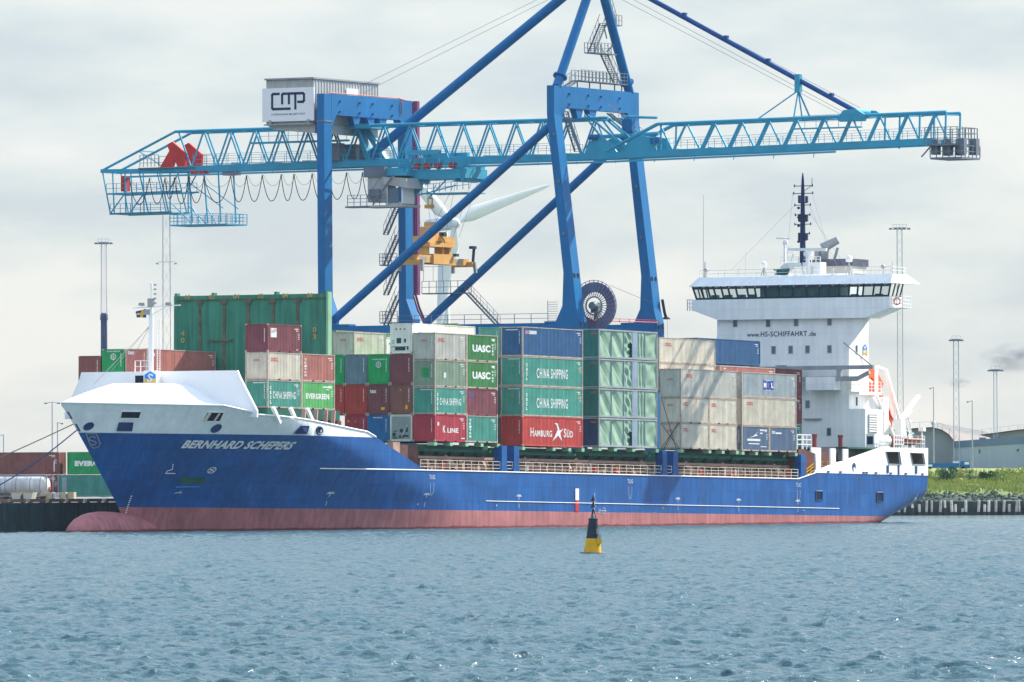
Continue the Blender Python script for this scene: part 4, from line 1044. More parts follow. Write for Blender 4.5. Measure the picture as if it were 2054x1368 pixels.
# fore bay, outer stack and the two-box stack behind it
put('A',0,0,S20,LO,'teal','teal container with white lettering, lowest of the foremost outer stack', china20)
put('A',0,LO,S20,LO,'cream','cream container with red letters, middle of the foremost outer stack', oocl_s()+oocl_e)
put('A',0,2*LO,S20,LO,'maroon','maroon container on top of the foremost outer stack, against the green bulkhead', [('side','rect',0.55,1.35,1.05,0.85),('side','rect',1.05,1.85,0.5,0.3,mk_yel),('side','rect',0.65,1.75,0.4,0.3,mk_blue),('side','rect',5.2,0.25,0.3,0.08)])
put('B',0,0,S20,LO,'lgreen','light green container with broken white lettering beside the teal one at the bow', [('side','EVERGREEN',0.8,0.98,4.25,0.52,lettering_white,0.045),('side','rect',3.9,2.05,1.6,0.14),('side','rect',4.5,1.85,0.5,0.08)])
put('B',0,LO,S20,LO,'pink','faded red container with white letters down its side, on the light green one', [('side','|TRITON',0.55,0.45,0.36,1.75,lettering_white,0.05)])
# fore bay, far side: seen over the breakwater
put('A',0,3.05,S40,LO,'pink','faded red forty foot container above the white breakwater, half in shade', tex_e+[('side','tex',0.5,1.9,0.9,0.36),('side','rect',10.9,0.4,0.4,0.3,mk_yel)], dy=13.05)
put('A',0,3.05,S40,LO,'green','green container with a white ring emblem above the breakwater', ever_e, dy=15.6)
put('A',0,2.45,S40,LO,'brown','brown container lowest and furthest left above the breakwater', [], dy=18.2)
# second bay: outer row of twenty-footers
put('C',0,0,S20,LO,'crimson','crimson container with white lettering, lowest corner of the second stack', [('side','K',1.55,0.86,0.55,0.66,lettering_white,0.03),('side','LINE',2.45,0.86,2.1,0.45,lettering_white,0.025),('side','rect',0.55,1.5,0.3,0.35),('side','rect',5.1,0.3,0.7,0.1)])
put('C',0,LO,S20,LO,'teal','teal container with white lettering over the crimson one', china20)
put('C',0,2*LO,S20,LO,'ggreen','worn grey green container, third up on the crimson container stack', [('end','rect',1.0,0.9,0.8,0.9,K['green']),('side','rect',1.75,0.9,0.4,0.5,lettering_white)], )
put('C',0,3*LO,S20,LO,'grey','grey cream container with red letters topping the crimson container stack', oocl_s()+oocl_e)
put('c',0,0,S20,LO,'teal','teal container with white letters down one end, beside the crimson one', [('side','|TRITON',0.55,0.45,0.38,1.85,lettering_white,0.06)])
put('c',0,LO,S20,LO,'maroon','maroon container with a small blue spot, between teal and dark green boxes', [('side','rect',0.8,1.75,0.45,0.4,mk_blue)])
put('c',0,2*LO,S20,LO,'ugreen','lower of the two dark green containers with big white letters', uasc)
put('c',0,3*LO,S20,LO,'ugreen','upper of the two dark green containers with big white letters', uasc)
# second bay: inner rows seen end on
def reefer(mw, L, H, label, style):
    root = thing('refrigerated_container', mw, label, 'container', 'containers stacked on the ship'); CONTS.append(root)
    mb = MB(); mb.box(0.03, L-0.03, 0.03, W_-0.03, 0.1, H-0.02); o = mb.build('walls', K['white'], root)
    fr = cmesh(L, H)[1]; o = link('frame', fr, root); omat(o, K['white'])
    mb = MB(); mb.box(-0.01, 0.03, 0.2, W_-0.2, 0.25, H-0.2); u = mb.build('cooling_unit', K['mgrey'] if style else K['white'], root)
    def fr_(u0, v0, w, h, d=0.012): return (-0.012-d, -0.012, W_-u0-w, W_-u0, v0, v0+h)
    if style:
        mb = MB()
        for q in ((0.3,0.5,0.35,0.35),(0.35,0.3,0.45,0.12),(1.0,0.35,0.5,0.25),(1.5,0.45,0.55,0.18),(1.75,0.9,0.22,0.5),(0.4,0.95,0.4,0.1)): mb.box(*fr_(*q))
        mb.build('dark_panels', mk_dk, u)
        mb = MB(); mb.lathe([(0.34,-0.05),(0.34,-0.012)], (0, 1.15, 1.05), 0, 16); mb.build('fan_shroud', steel_gray, u)
        mb = MB(); mb.lathe([(0.2,-0.07),(0.2,-0.05)], (0, 1.15, 1.05), 0, 14); mb.build('fan', mk_dk, u)
        mb = MB(); mb.bar((-0.06,1.15,0.4),(-0.06,0.45,1.6),0.08,0.03); mb.build('hose', white_clean, u)
    else:
        mb = MB(); mb.box(*fr_(0.72,0.98,0.5,0.5)); mb.box(*fr_(1.55,1.05,0.2,0.36)); mb.box(*fr_(0.25,1.2,0.2,0.06)); mb.box(*fr_(0.25,0.98,0.2,0.06)); mb.box(*fr_(0.15,0.62,1.9,0.06)); mb.box(*fr_(0.55,0.3,1.15,0.32)); mb.box(*fr_(1.85,0.35,0.18,0.3)); mb.build('dark_panels', mk_dk, u)
        mb = MB()
        for x in (0.6,1.05,1.5): mb.box(*fr_(x,2.25,0.17,0.16))
        mb.build('warning_labels', mk_red, u)
        decal([(*rect2d(0.6,0.5),1.3,1.55)], lambda a, b: (a, 0.024, b), 'logo_patch', mk_blue, root); decal([(*rect2d(0.5,0.1),1.3,1.3)], lambda a, b: (a, 0.024, b), 'logo_line', mk_red, root)
    return root
def putr(bay, k, z, L, H, label, style):
    s, y, z0 = BAY[bay]; return reefer(MS @ T(s, y+2.5*k, z0+z), L, H, label, style)
putr('C',1,0,S20,LO,'white refrigerated container with a round fan, lowest beside the crimson one',1)
put('C',1,LO,S40,HC,'brown','brown container end with a yellow placard, right above the white fan unit', [('end','rect',1.65,0.5,0.28,0.36,mk_yel),('end','rect',1.05,2.25,0.14,0.16,mk_yel)])
put('C',1,LO+HC,S40,HC,'maroon','maroon container end under the tall white refrigerated container', [])
putr('C',1,LO+2*HC,S40,HC,'tall white refrigerated container with a long cream side, topmost of its stack',0)
put('C',2,0,S40,LO,'mblue','bright blue container end low behind the bow bulwark', [('end','rect',0.65+0.17*i,2.25,0.11,0.1) for i in range(6)])
put('C',2,LO,S40,HC,'maroon','maroon container end with white letters and a yellow placard, over the bright blue one', tex_e+[('end','rect',1.5,0.45,0.4,0.25,mk_yel)])
put('C',2,LO+HC,S40,HC,'green','green container end with a white ring emblem beside the grey blue one', ever_e)
put('C',3,0,S40,LO,'crimson','dull red container end with yellow marks, just above the white bulwark', [('end','rect',0.25,1.9,0.26,0.16,mk_yel),('end','rect',1.1,1.9,0.12,0.12,mk_yel)])
put('C',3,LO,S40,HC,'red','bright red container end below the grey blue one', [])
put('C',3,LO+HC,S40,HC,'gblue','worn grey blue container end left of the green ring emblem', [])
put('C',4,LO,S40,HC,'red','red container mostly hidden behind the light green twenty footer', [])
put('C',4,LO+HC,S40,HC,'green','green container mostly hidden behind the faded red twenty footer', [])
put('c',5,8.76-0.62,S20,LO,'cream','cream twenty foot container with red letters right of the tall bulkhead', oocl_s()+oocl_e)
put('c',5,8.76-0.95,S20,LO,'white','pale cream container peeping out left of the tall white refrigerated one', [('side','rect',0.6,1.9,0.7,0.12,mk_dk)], ds=6.2)
put('c',8,11.25-LO,S40,LO,'lgreen','pale green long container furthest back, right of the tall bulkhead', [], ds=9.4)
# third bay
put('D',0,0,S40,HC,'red','long bright red container with white lettering and star emblem, lowest of its stack',
    [('side','H',1.65,0.95,0.6,0.85),('side','AMBURG',2.35,0.95,3.6,0.62),('side','S',8.35,0.95,0.5,0.85),('side','ÜD',8.95,0.95,1.25,0.78),
     ('side',[(0.05,0.0),(0.35,0.42),(0.5,0.62),(0.42,0.9),(0.2,1.0),(0.5,1.0),(0.62,0.72),(0.66,0.58),(1.0,0.72),(0.72,0.45),(0.9,0.0),(0.55,0.32)],5.95,0.55,2.3,1.75)])
put('D',0,HC,S40,HC,'teal','lower of the two long teal containers with white lettering', china40)
put('D',0,2*HC,S40,HC,'teal','upper of the two long teal containers with white lettering', china40)
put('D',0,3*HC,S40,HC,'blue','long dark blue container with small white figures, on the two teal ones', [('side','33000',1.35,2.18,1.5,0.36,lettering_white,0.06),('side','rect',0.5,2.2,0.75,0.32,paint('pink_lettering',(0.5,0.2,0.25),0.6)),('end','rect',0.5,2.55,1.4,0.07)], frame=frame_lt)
put('D',1,3*HC,S40,HC,'seag','pale sea green container end between the dark green box and the long blue one', [])
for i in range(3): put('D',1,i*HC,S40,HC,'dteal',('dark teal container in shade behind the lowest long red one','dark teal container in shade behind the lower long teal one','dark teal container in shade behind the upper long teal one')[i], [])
# fourth bay: curtain-sided boxes with green tarpaulins
tarp_m = paint('pale_green_tarpaulin', (0.225,0.36,0.265), 0.42, var=0.12, scale=0.5, spec=0.5)
bar_m = paint('blue_grey_battens', (0.30,0.37,0.47), 0.5)
def curtain(z, label, torn, seed, col):
    mw = MS @ T(59.30, -11.1, 8.60 + z); L, H = S40, 2.91
    root = thing('curtain_sided_container', mw, label, 'container', 'containers stacked on the ship'); CONTS.append(root)
    me, fr, ca, pk, sp, ep = cmesh(L, HC)
    o = link('frame', fr, root); omat(o, frame_lt if False else K['mgrey'])
    mb = MB(); n = len(ep)
    mb.add([(0.02+d,y,0.14) for y, d in ep] + [(0.02+d,y,H-0.08) for y, d in ep], [(i, i+1, n+i+1, n+i) for i in range(n-1)])
    mb.box(0.1, L-0.1, 0.35, W_-0.03, 0.1, H-0.03); mb.build('walls', col, root)
    decal([(*rect2d(0.62,0.2),1.5,2.35)], lambda u, v: (0.01, W_-u, v), 'faded_patch', paint('faded_orange_patch', (0.33,0.13,0.09), 0.7), root)
    rg = np.random.default_rng(seed)
    us = [0.14, 2.65, 5.25, 6.9]; pan = [(0.14,2.62,1),(2.66,5.2,1),(5.24,6.9,2),(7.98,9.65,3),(9.7,L-0.14,4)]
    mb = MB()
    for (a, b, kind) in pan:
        nu, nv = 26, 20; vs = []
        ph = rg.random(6) * 6.28
        for j in range(nv + 1):
            for i in range(nu + 1):
                u = i / nu; v = j / nv; d = 0.02*math.sin(5*u+ph[0])*math.sin(3*v+ph[1])
                if kind == 1:
                    for q, w in ((0.0, 0.09), (0.22, 0.05), (-0.25, 0.05)):
                        e = (v - (0.97 - 0.95*(u - q))); d -= 1.7 * w * math.exp(-(e*8)**2) * (0.4+0.6*v)
                    d += 0.05*math.sin(9*u+4*v+ph[2])*(1-v)
                elif kind == 2: d += 0.06*math.sin(11*u+2.5*math.sin(4*v+ph[3])) + 0.04*math.sin(17*v+6*u)
                elif kind == 3: d += 0.05*math.sin(16*u+ph[4]) + 0.015*math.sin(9*v)
                else: d += 0.035*math.sin(4*u+6*v+ph[5]) + 0.02*math.sin(13*v-5*u)
                e = min(u, 1-u, v, 1-v); d *= min(1, e*7 + 0.15)
                vs.append((a+(b-a)*u, 0.06-d, 0.2+(H-0.38)*v))
        o = len(mb.v); mb.v += vs
        for j in range(nv):
            for i in range(nu):
                if kind == 2 and torn and i/nu > 0.55+0.12*math.sin(j*1.3) and j/nv < 0.55+0.05*math.sin(i): continue
                mb.face((o+j*(nu+1)+i, o+j*(nu+1)+i+1, o+(j+1)*(nu+1)+i+1, o+(j+1)*(nu+1)+i))
    me = bpy.data.meshes.new('tarpaulin'); me.from_pydata(mb.v, [], mb.f); me.materials.append(tarp_m); me.polygons.foreach_set('use_smooth', [True]*len(me.polygons)); link('tarpaulin', me, root)
    mb = MB()
    for i in range(4): mb.box(6.95+0.25*i, 7.13+0.25*i, 0.0, 0.08, 0.15, H-0.1)
    for u in (0.1, 2.62, 5.2, 7.94, 9.65): mb.box(u, u+0.05, -0.004, 0.06, 0.15, H-0.1)
    for o in split_parts(mb.build('batten', bar_m, root)): pass
    mb = MB(); mb.box(0.13, L-0.13, -0.01, 0.05, 0.03, 0.2); mb.box(0.13, L-0.13, -0.01, 0.05, H-0.17, H-0.03); mb.build('curtain_rail', K['mgrey'], root)
    mb = MB(); mb.box(6.0, 6.95, 0.2, 0.25, 0.2, H-0.2); mb.build('inner_tarpaulin', paint('dark_green_canvas', (0.01,0.10,0.08), 0.8), root)
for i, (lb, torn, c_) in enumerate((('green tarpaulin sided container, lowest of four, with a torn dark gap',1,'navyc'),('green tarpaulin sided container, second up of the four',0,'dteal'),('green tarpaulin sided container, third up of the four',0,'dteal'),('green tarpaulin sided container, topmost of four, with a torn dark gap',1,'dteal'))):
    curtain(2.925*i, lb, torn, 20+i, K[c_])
# fifth bay
put('F',0,0,S20,LO,'cream','cream container at the bottom corner behind crossed lashing rods', oocl_s(0.5,1.75,1.05)+oocl_e)
put('f',0,0,S20,LO,'cream','cream container at the bottom, right of the corner one with crossed rods', oocl_s(0.5,1.75,1.05))
put('F',0,LO,S20,LO,'cream','cream twenty footer of the middle layer, nearer the green tarpaulins', oocl_s(0.5,1.75,1.05)+oocl_e)
put('f',0,LO,S20,LO,'cream','cream twenty footer of the middle layer, further from the green tarpaulins', oocl_s(0.5,1.75,1.05))
put('F',0,2*LO,S40,HC,'grey','long grey cream container with red letters, on the four small cream ones', oocl_s(1.1,2.0,1.4)+oocl_e)
put('F',1,2*HC,S40,HC,'cream','long cream container with only a strip showing under the topmost cream one', oocl_s(1.0,2.0,1.3))
put('F',1,3*HC,S40,LO,'cream','topmost long cream container, right of the highest green tarpaulin', oocl_s(1.3,1.7,1.4))
# sixth bay
put('G',0,0,S20,LO,'sblue','slate blue container with a white bird emblem, bottom of the last stack', [('side',[(0,0),(0.45,0.3),(1,1),(0.7,0.55),(0.9,0.35),(0.5,0.2)],1.6,1.35,2.2,0.75),('side','rect',1.2,1.05,2.9,0.22),('side','rect',1.5,0.72,2.4,0.1),('side','rect',4.0,2.1,1.6,0.16),('side','rect',4.0,1.8,0.7,0.12),('side','rect',4.2,0.45,1.3,0.08)])
put('g',0,0,S20,LO,'sblue','slate blue container with small white letters, lowest by the stern deckhouse', [('side','tex',0.55,1.85,0.75,0.36),('side','rect',1.4,1.85,1.3,0.16)])
put('G',0,LO,S40,HC,'cream','long cream container between the slate blue pair and the pale grey one', oocl_s(1.1,2.1,1.4))
put('G',0,LO+HC,S40,LO,'mgrey','pale grey long container with a blue and white square emblem', [('side','rect',4.75,0.85,2.3,0.95,mk_blue),('side','rect',5.35,0.8,1.1,1.05,lettering_white),])
decal([(*text2d('M',0.55,0.5,0.05),4.82,1.08),(*text2d('L',0.45,0.5,0.05),6.5,1.08)], lambda u, v: (u, -0.004, v), 'lettering', lettering_white, CONTS[-1])
decal([(*stroke2d([(5.9+0.32*math.cos(k*math.pi/8), 1.33+0.38*math.sin(k*math.pi/8)) for k in range(16)],0.12,True),0,0)], lambda u, v: (u, -0.006, v), 'ring_emblem', mk_blue, CONTS[-1])
put('G',1,6.16,S40,LO,'pink','faded red container showing a strip above the pale grey long one', [('side','rect',0.9,2.25,0.3,0.12)])
put('G',2,9.05,S45,LO,'blue','dark blue long container topmost by the white deckhouse, mostly in shade', [('side','30',0.35,1.95,0.6,0.36,lettering_white,0.04)], ds=0.0)
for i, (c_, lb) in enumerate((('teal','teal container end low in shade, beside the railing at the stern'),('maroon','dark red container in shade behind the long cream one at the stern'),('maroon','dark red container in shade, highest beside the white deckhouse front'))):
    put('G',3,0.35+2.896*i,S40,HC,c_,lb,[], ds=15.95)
# lashing rods crossed over the end of the fifth stack
mb = MB(); bx = MS @ T(76.45,-11.1,8.665)
for a, b in (((0,0.15,0),(0,2.25,LO*1.0)),((0,2.25,0),(0,0.15,LO*1.0)),((0,0.5,0),(0,2.2,LO*2)),((0,1.9,0),(0,0.3,LO*1.0))): mb.tube(a, b, 0.03, 5)
tag(mb.build('lashing_rods', mk_dk, mw=bx), 'dark crossed lashing rods over the ends of the cream containers', 'lashing rods')

# ================================================================ QUAY CRANE
cr_blue = paint('crane_blue_paint', (0.007,0.138,0.345), 0.42, var=0.10, scale=0.25, streak=0.06, spec=0.15)
turq = paint('boom_turquoise_paint', (0.035,0.31,0.46), 0.45, var=0.10, scale=0.5)
cr_grey = paint('crane_grey_steel', (0.15,0.18,0.22), 0.6, var=0.15)
clad = paint('grey_cladding', (0.40,0.41,0.40), 0.6, var=0.06, streak=0.06)
purple = paint('cable_duct_maroon', (0.17,0.045,0.14), 0.55)
dk_cable = paint('black_cable', (0.02,0.025,0.04), 0.7)
CO = (111.0, 30.0, 2.6)
crane = thing('quay_crane', MQ @ T(*CO), 'huge blue gantry crane with a turquoise lattice boom reaching over the ship', 'crane')
def cp(mb, name, mats, parent=None, smooth=False, ang=35):
    return mb.build(name, mats, parent or crane, smooth, ang, off=CO)
def leg(s0, s1, secs):
    """box-section leg: secs = (z, y near water, y far) from the top down"""
    mb = MB(); vs = []
    for z, a, b in secs: vs += [(s0,a,z),(s1,a,z),(s1,b,z),(s0,b,z)]
    n = len(secs); fs = [(0,1,2,3), tuple(4*(n-1)+i for i in (3,2,1,0))]
    for k in range(n-1):
        for i in range(4): fs.append((4*k+i, 4*k+(i+1) % 4, 4*k+4+(i+1) % 4, 4*k+4+i))
    mb.add(vs, fs); return mb
NEAR, FAR = (102.0, 103.6), (119.3, 120.9)
for s0, s1 in (NEAR, FAR):
    mb = leg(s0, s1, [(46.28,17.285,18.15),(43.2,17.285,18.15),(26.5,15.15,16.25),(23.0,14.75,16.4),(21.4,14.35,17.2),(18.6,14.3,16.0),(3.6,14.3,15.9)])
    lw = cp(mb, 'leg', cr_blue)
    mb = MB()
    for z in (26.5, 21.3):
        for d in (0.3, 1.1): mb.bar((s0+d,lerp_tab([(21.3,14.3),(26.5,15.1),(46,17.3)], z)-0.08,z),(s0+d+0.22,lerp_tab([(21.3,14.3),(26.5,15.1),(46,17.3)], z)-0.02,z-0.45),0.12,0.14)
    for z in (30.5, 36.0, 41.0): mb.box(s0-0.12, s0, lerp_tab([(26.5,15.6),(46.2,17.7)], z), lerp_tab([(26.5,15.6),(46.2,17.7)], z)+0.25, z, z+0.3)
    cp(mb, 'lug', cr_grey, lw)
    mb = leg(s0, s1, [(46.2,45.42,46.32),(24.5,45.35,46.25),(22.3,44.5,46.3),(18.6,45.0,46.4),(3.6,45.0,46.6)]); ll = cp(mb, 'leg', cr_blue)
    mb = MB(); mb.box(s0-0.02, s1+0.02, 45.36, 46.38, 43.2, 43.36)
    for z in (27.0, 31.0, 36.5): mb.box(s1, s1+0.1, 45.7, 45.9, z, z+0.3)
    cp(mb, 'lug', cr_grey, ll)
    for y in (15.1, 45.8):
        mb = MB(); mb.box(s0-3.2, s1+3.2, y-0.6, y+0.6, 3.0, 4.4)
        for i in range(6): mb.lathe([(0.42,y-0.25),(0.42,y+0.25)], (s0-2.6+i*1.5,0,3.0), 1, 12)
        cp(mb, 'bogie', cr_blue)
# portal beams with the hanger lugs below
for y0, y1, zt, xs in ((17.28,18.15,46.28,(106.8,109.6)), (45.40,46.32,46.25,(104.6,107.6,110.6,113.3))):
    mb = MB(); mb.box(NEAR[1], FAR[0], y0, y1, 43.98, zt)
    for sg, e in ((1, NEAR[1]), (-1, FAR[0])): mb.prism([(e,43.98),(e+sg*1.0,43.98),(e,42.5)] if sg > 0 else [(e,43.98),(e,42.5),(e-1.0,43.98)], 1, y0+0.003, y1-0.003)
    for x in ((106.9,109.9) if y0 < 20 else (108.2,111.3,113.9)):
        mb.prism([(x,43.98),(x+1.7,43.98),(x+1.25,43.0),(x+0.45,43.0)], 1, y0+0.1, y1-0.1)
    pb = cp(mb, 'portal_beam', cr_blue)
    mb = MB()
    for x in (105.3,109.5,112.3,116.5):
        for z in (45.5,44.4): mb.lathe([(0.12,y0-0.2),(0.12,y0+0.01)], (x,0,z), 1, 10)
    for o_ in split_parts(cp(mb, 'bolt', cr_blue, pb)): pass
mb = MB(); mb.box(NEAR[0]+0.1, NEAR[1]-0.1, 15.9, 45.2, 19.4, 21.25); mb.box(NEAR[0]+0.05,NEAR[1]-0.05,16.2,18.6,21.25,21.42); mb.box(NEAR[0]+0.05,NEAR[1]-0.05,42.5,44.9,21.25,21.45); cp(mb, 'tie_beam', cr_blue)
mb = MB(); mb.box(FAR[0]+0.1, FAR[1]-0.1, 15.9, 45.2, 19.4, 21.35); mb.box(FAR[0]+0.05,FAR[1]-0.05,16.2,18.8,21.35,21.55); cp(mb, 'tie_beam', cr_blue)
mb = MB(); mb.box(101.96,102.08,29.0,33.2,20.9,21.35); pl_ = cp(mb, 'maker_plate', paint('plate_khaki', (0.30,0.28,0.2), 0.7))
for s, a, b in ((102.8,(44.8,21.9),(17.75,42.4)), (120.1,(43.3,21.9),(17.9,42.0))):
    mb = MB(); mb.tube((s,a[0],a[1]),(s,b[0],b[1]),0.46,14)
    cp(mb, 'diagonal_brace', cr_blue, smooth=True)
apex = (111.2,17.1,59.0)
for s in (103.4,119.6):
    mb = MB(); mb.tube((s,17.72,46.2),apex,0.5,14); d = (Vector(apex)-Vector((s,17.72,46.2))).normalized()
    p = Vector((s,17.72,46.2)) + d*1.2; mb.tube(p, p+d*0.18, 0.78, 14); cp(mb, 'a_frame_leg', cr_blue, smooth=True, ang=40)
mb = MB(); mb.box(110.2,112.2,16.3,17.9,58.4,60.2); cp(mb, 'apex_head', cr_blue)
mb = MB(); mb.tube(apex,(111.0,44.6,40.1),0.52,14); mb.box(110.6,111.4,43.9,45.2,39.4,40.3); cp(mb, 'back_stay', cr_blue, smooth=True, ang=40)
mb = MB(); mb.tube(apex,(111.0,-14.0,42.9),0.27,10)
for t in (0.34,0.5,0.66,0.9): p = Vector(apex).lerp(Vector((111,-14,42.9)), t); mb.box(p.x-0.25,p.x+0.25,p.y-0.2,p.y+0.2,p.z+0.2,p.z+0.5)
cp(mb, 'fore_stay', paint('stay_dark_blue', (0.008,0.065,0.23), 0.45), smooth=True, ang=40)
mb = MB()
for i, (a, b) in enumerate((((111.0,16.5,57.6),(111.2,-12.8,42.7)),((110.6,16.5,57.0),(110.8,-12.6,42.5)),((111.5,16.5,58.6),(111.4,-14,43.4)))): mb.tube(a, b, 0.022, 5)
for a, b in (((110.6,17.9,58.4),(110.2,46.0,47.2)),((111.0,17.9,58.0),(110.6,45.6,46.6))): mb.tube(a, b, 0.02, 5)
cp(mb, 'hoist_rope', cr_grey)
# boom: two trusses with cross members
bs = (109.3, 112.7)
def chord_z(y):
    return lerp_tab([(-25.2,39.35),(8,38.95),(15,38.75),(70,38.6)], y)
boom = MB()
for s in bs:
    boom.bar((s,68.5,38.85),(s,15.2,39.05),0.42,0.66); boom.bar((s,15.2,39.05),(s,-23.6,39.6),0.42,0.66)
bo_ = cp(boom, 'boom_girder', turq)
mb = MB()
TOPI = [(68.6,43.0),(14.8,43.05)]; TOPO = [(8.8,42.25),(-25.0,42.6)]
for s in bs:
    mb.tube((s,68.6,43.0),(s,14.8,43.05),0.17,8); mb.tube((s,8.8,42.25),(s,-25.0,42.6),0.17,8)
    mb.tube((s,8.8,42.25),(s,15.0,39.5),0.2,8); mb.tube((s,68.6,43.0),(s,78.1,38.95),0.14,8)
    mb.bar((s,78.2,38.9),(s,68.2,38.75),0.3,0.4)
cp(mb, 'top_chord', turq, bo_)
for s, ph in ((bs[0],0.0),(bs[1],1.62)):
    mb = MB(); y = 68.2 - ph; up = True
    while y - 1.62 > 15.4:
        a = (s,y,43.0 if up else 39.0); b = (s,y-1.62,39.0 if up else 43.0); mb.bar(a,b,0.15,0.15); y -= 1.62; up = not up
    cp(mb, 'lattice', turq, bo_); mb = MB(); y = 8.6 - ph; up = True
    while y - 1.62 > -24.6:
        zt = lerp_tab([(-25,42.6),(8.8,42.25)], y); zt2 = lerp_tab([(-25,42.6),(8.8,42.25)], y-1.62)
        a = (s,y,zt if up else 39.3); b = (s,y-1.62,39.3 if up else zt2); mb.bar(a,b,0.15 if up else 0.19); y -= 1.62; up = not up
    for y, zt in ((8.4,42.2),(-18.0,42.5),(-25.0,42.6),(-22,42.5)): mb.bar((s,y,zt),(s,y+0.1,39.1),0.16)
    cp(mb, 'lattice', turq, bo_)
mb = MB()
for y in [66-4.5*i for i in range(12)]: mb.bar((bs[0],y,43.0),(bs[1],y,43.0),0.14); mb.bar((bs[0],y,39.4),(bs[1],y-4.5,39.4),0.1)
for y in [7.5-4.7*i for i in range(7)] + [-24.9]: mb.bar((bs[0],y,42.3),(bs[1],y,42.4),0.14); mb.bar((bs[0],y,39.6),(bs[1],y,39.6),0.14)
mb.bar((bs[0],78.1,38.9),(bs[1],78.1,38.9),0.35,0.4); mb.bar((bs[0],68.6,43),(bs[1],68.6,43),0.2)
mb.bar((bs[0],73.4,41.0),(bs[1],73.4,41.0),0.1); mb.bar((bs[0],73.4,41.0),(bs[0],70.0,39.1),0.1)
cp(mb, 'cross_member', turq, bo_)
# hinge plates and hanger rods by the waterside portal
mb = MB()
for s in bs:
    mb.prism([(13.6,39.3),(17.4,39.3),(17.4,40.1),(16.4,41.0),(15.5,41.1),(14.3,40.2)], 0, s-0.12, s+0.12); mb.prism([(8.9,39.4),(13.0,39.2),(12.5,40.3),(10.8,41.1),(9.3,40.8)], 0, s-0.12, s+0.12)
    mb.tube((s,17.6,43.4),(s,14.4,39.6),0.13,8); mb.tube((s,17.2,43.4),(s,12.4,39.6),0.13,8); mb.tube((s,14.6,43.0),(s+0.1,10.6,39.5),0.1,8)
cp(mb, 'hinge_plate', turq, bo_)
mb = MB(); mb.tube((110.2,16.4,41.1),(110.6,9.4,41.3),0.22,8); mb.box(109.9,110.6,16.0,17.2,40.8,41.3); mb.tube((111,13.8,43.2),(111,9.8,43.0),0.14,8); cp(mb, 'hydraulic_link', turq, bo_)
mb = MB(); mb.tube((109.1,16.9,41.05),(109.1,15.9,41.05),0.3,10); mb.box(109.0,109.6,8.6,9.6,40.2,40.8); mb.box(110,110.8,12.3,13.5,41.6,42.9); cp(mb, 'blue_fitting', cr_blue, bo_)
# forestay anchor, hanger trestle
mb = MB()
mb.prism([(-12.4,42.2),(-13.2,43.1),(-14.6,43.2),(-15.8,42.5),(-15.6,41.9),(-12.8,41.9)], 0, bs[0]-0.2, bs[0]+0.3); mb.prism([(-13.0,42.3),(-14.2,43.2),(-15.4,43.1),(-16.4,42.4)], 0, bs[1]-0.3, bs[1]+0.2); mb.tube((109.2,-14.6,42.9),(112.8,-14.6,42.9),0.3,10)
cp(mb, 'stay_anchor', turq, bo_)
mb = MB(); t_ = (111.0,-7.0,46.4); mb.box(110.7,111.3,-7.3,-6.7,45.2,47.1)
for a in ((109.3,-3.0,42.4),(109.3,-7.3,42.4),(112.7,-6.6,42.4),(112.7,-7.6,42.4)): mb.bar((111.0,-7.0,45.4),a,0.13)
cp(mb, 'stay_trestle', turq, bo_)
# walkways with rails along and under the boom
mb = MB()
for s in (bs[0]-0.55, bs[1]+0.55):
    rail(mb, [(s,66.0,39.35),(s,20.0,39.45)], 1.05, 1.5, 0.022, 2); rail(mb, [(s,9.0,39.6),(s,-23.5,39.95)], 1.05, 1.6, 0.022, 2)
rail(mb, [(108.9,-7.5,41.3),(108.9,-15.4,41.4)], 1.3, 1.4, 0.022, 2); mb.box(108.8,109.2,-15.4,-7.3,41.2,41.35)
rail(mb, [(108.6,57.5,41.55),(108.6,46.5,41.55)], 1.2, 1.2, 0.022, 2); mb.box(108.4,109.1,46.4,58.6,41.35,41.55)
cp(mb, 'boom_walkway', turq)
mb = MB()
mb.box(108.6,113.4,-26.5,-23.2,39.1,39.3); rail(mb, [(108.6,-22.9,39.3),(108.6,-26.6,39.3),(113.4,-26.6,39.3),(113.4,-23,39.3)], 1.7, 0.7, 0.04, 3)
mb.box(108.8,113.2,-27.0,-23.4,37.7,37.9); rail(mb, [(108.8,-23.4,37.9),(108.8,-27.0,37.9),(113.2,-27.0,37.9)], 1.2, 0.8, 0.04, 2)
for y in (-23.6,-25.0,-26.6): mb.box(109.2,109.9,y-0.5,y+0.3,38.2,39.8); mb.box(112.1,112.9,y-0.5,y+0.3,38.2,39.9)
mb.bar((109,-23.5,39.2),(109.2,-22.2,38.0),0.12)
cp(mb, 'boom_tip_platform', cr_grey)
# landward tail: hanging platforms
mb = MB()
for s in (bs[0]-0.2, bs[1]+0.2):
    for a, b in (((77.9,38.8),(76.9,34.15)),((76.6,38.8),(76.4,34.2)),((73.2,38.8),(72.0,34.2)),((75,38.8),(74.9,34.2)),((70.6,38.8),(69.4,34.2)),((69.2,38.8),(69.2,34.2)),((76.9,34.2),(75,36.4)),((67.9,38.8),(69.4,36.4))): mb.bar((s,*a),(s,*b),0.11)
    mb.bar((s,77.2,36.35),(s,67.8,36.45),0.22,0.18); mb.bar((s,76.9,34.15),(s,69.0,34.2),0.2,0.2)
mb.box(109.0,113.0,69.0,77.0,34.1,34.2); mb.box(109.0,113.0,68.5,77.4,36.3,36.4)
for s in (108.9, 113.1): rail(mb, [(s,77.3,36.4),(s,68.2,36.45)], 1.05, 1.4, 0.028, 2); rail(mb, [(s,76.8,34.2),(s,69.0,34.2)], 1.05, 1.4, 0.028, 2)
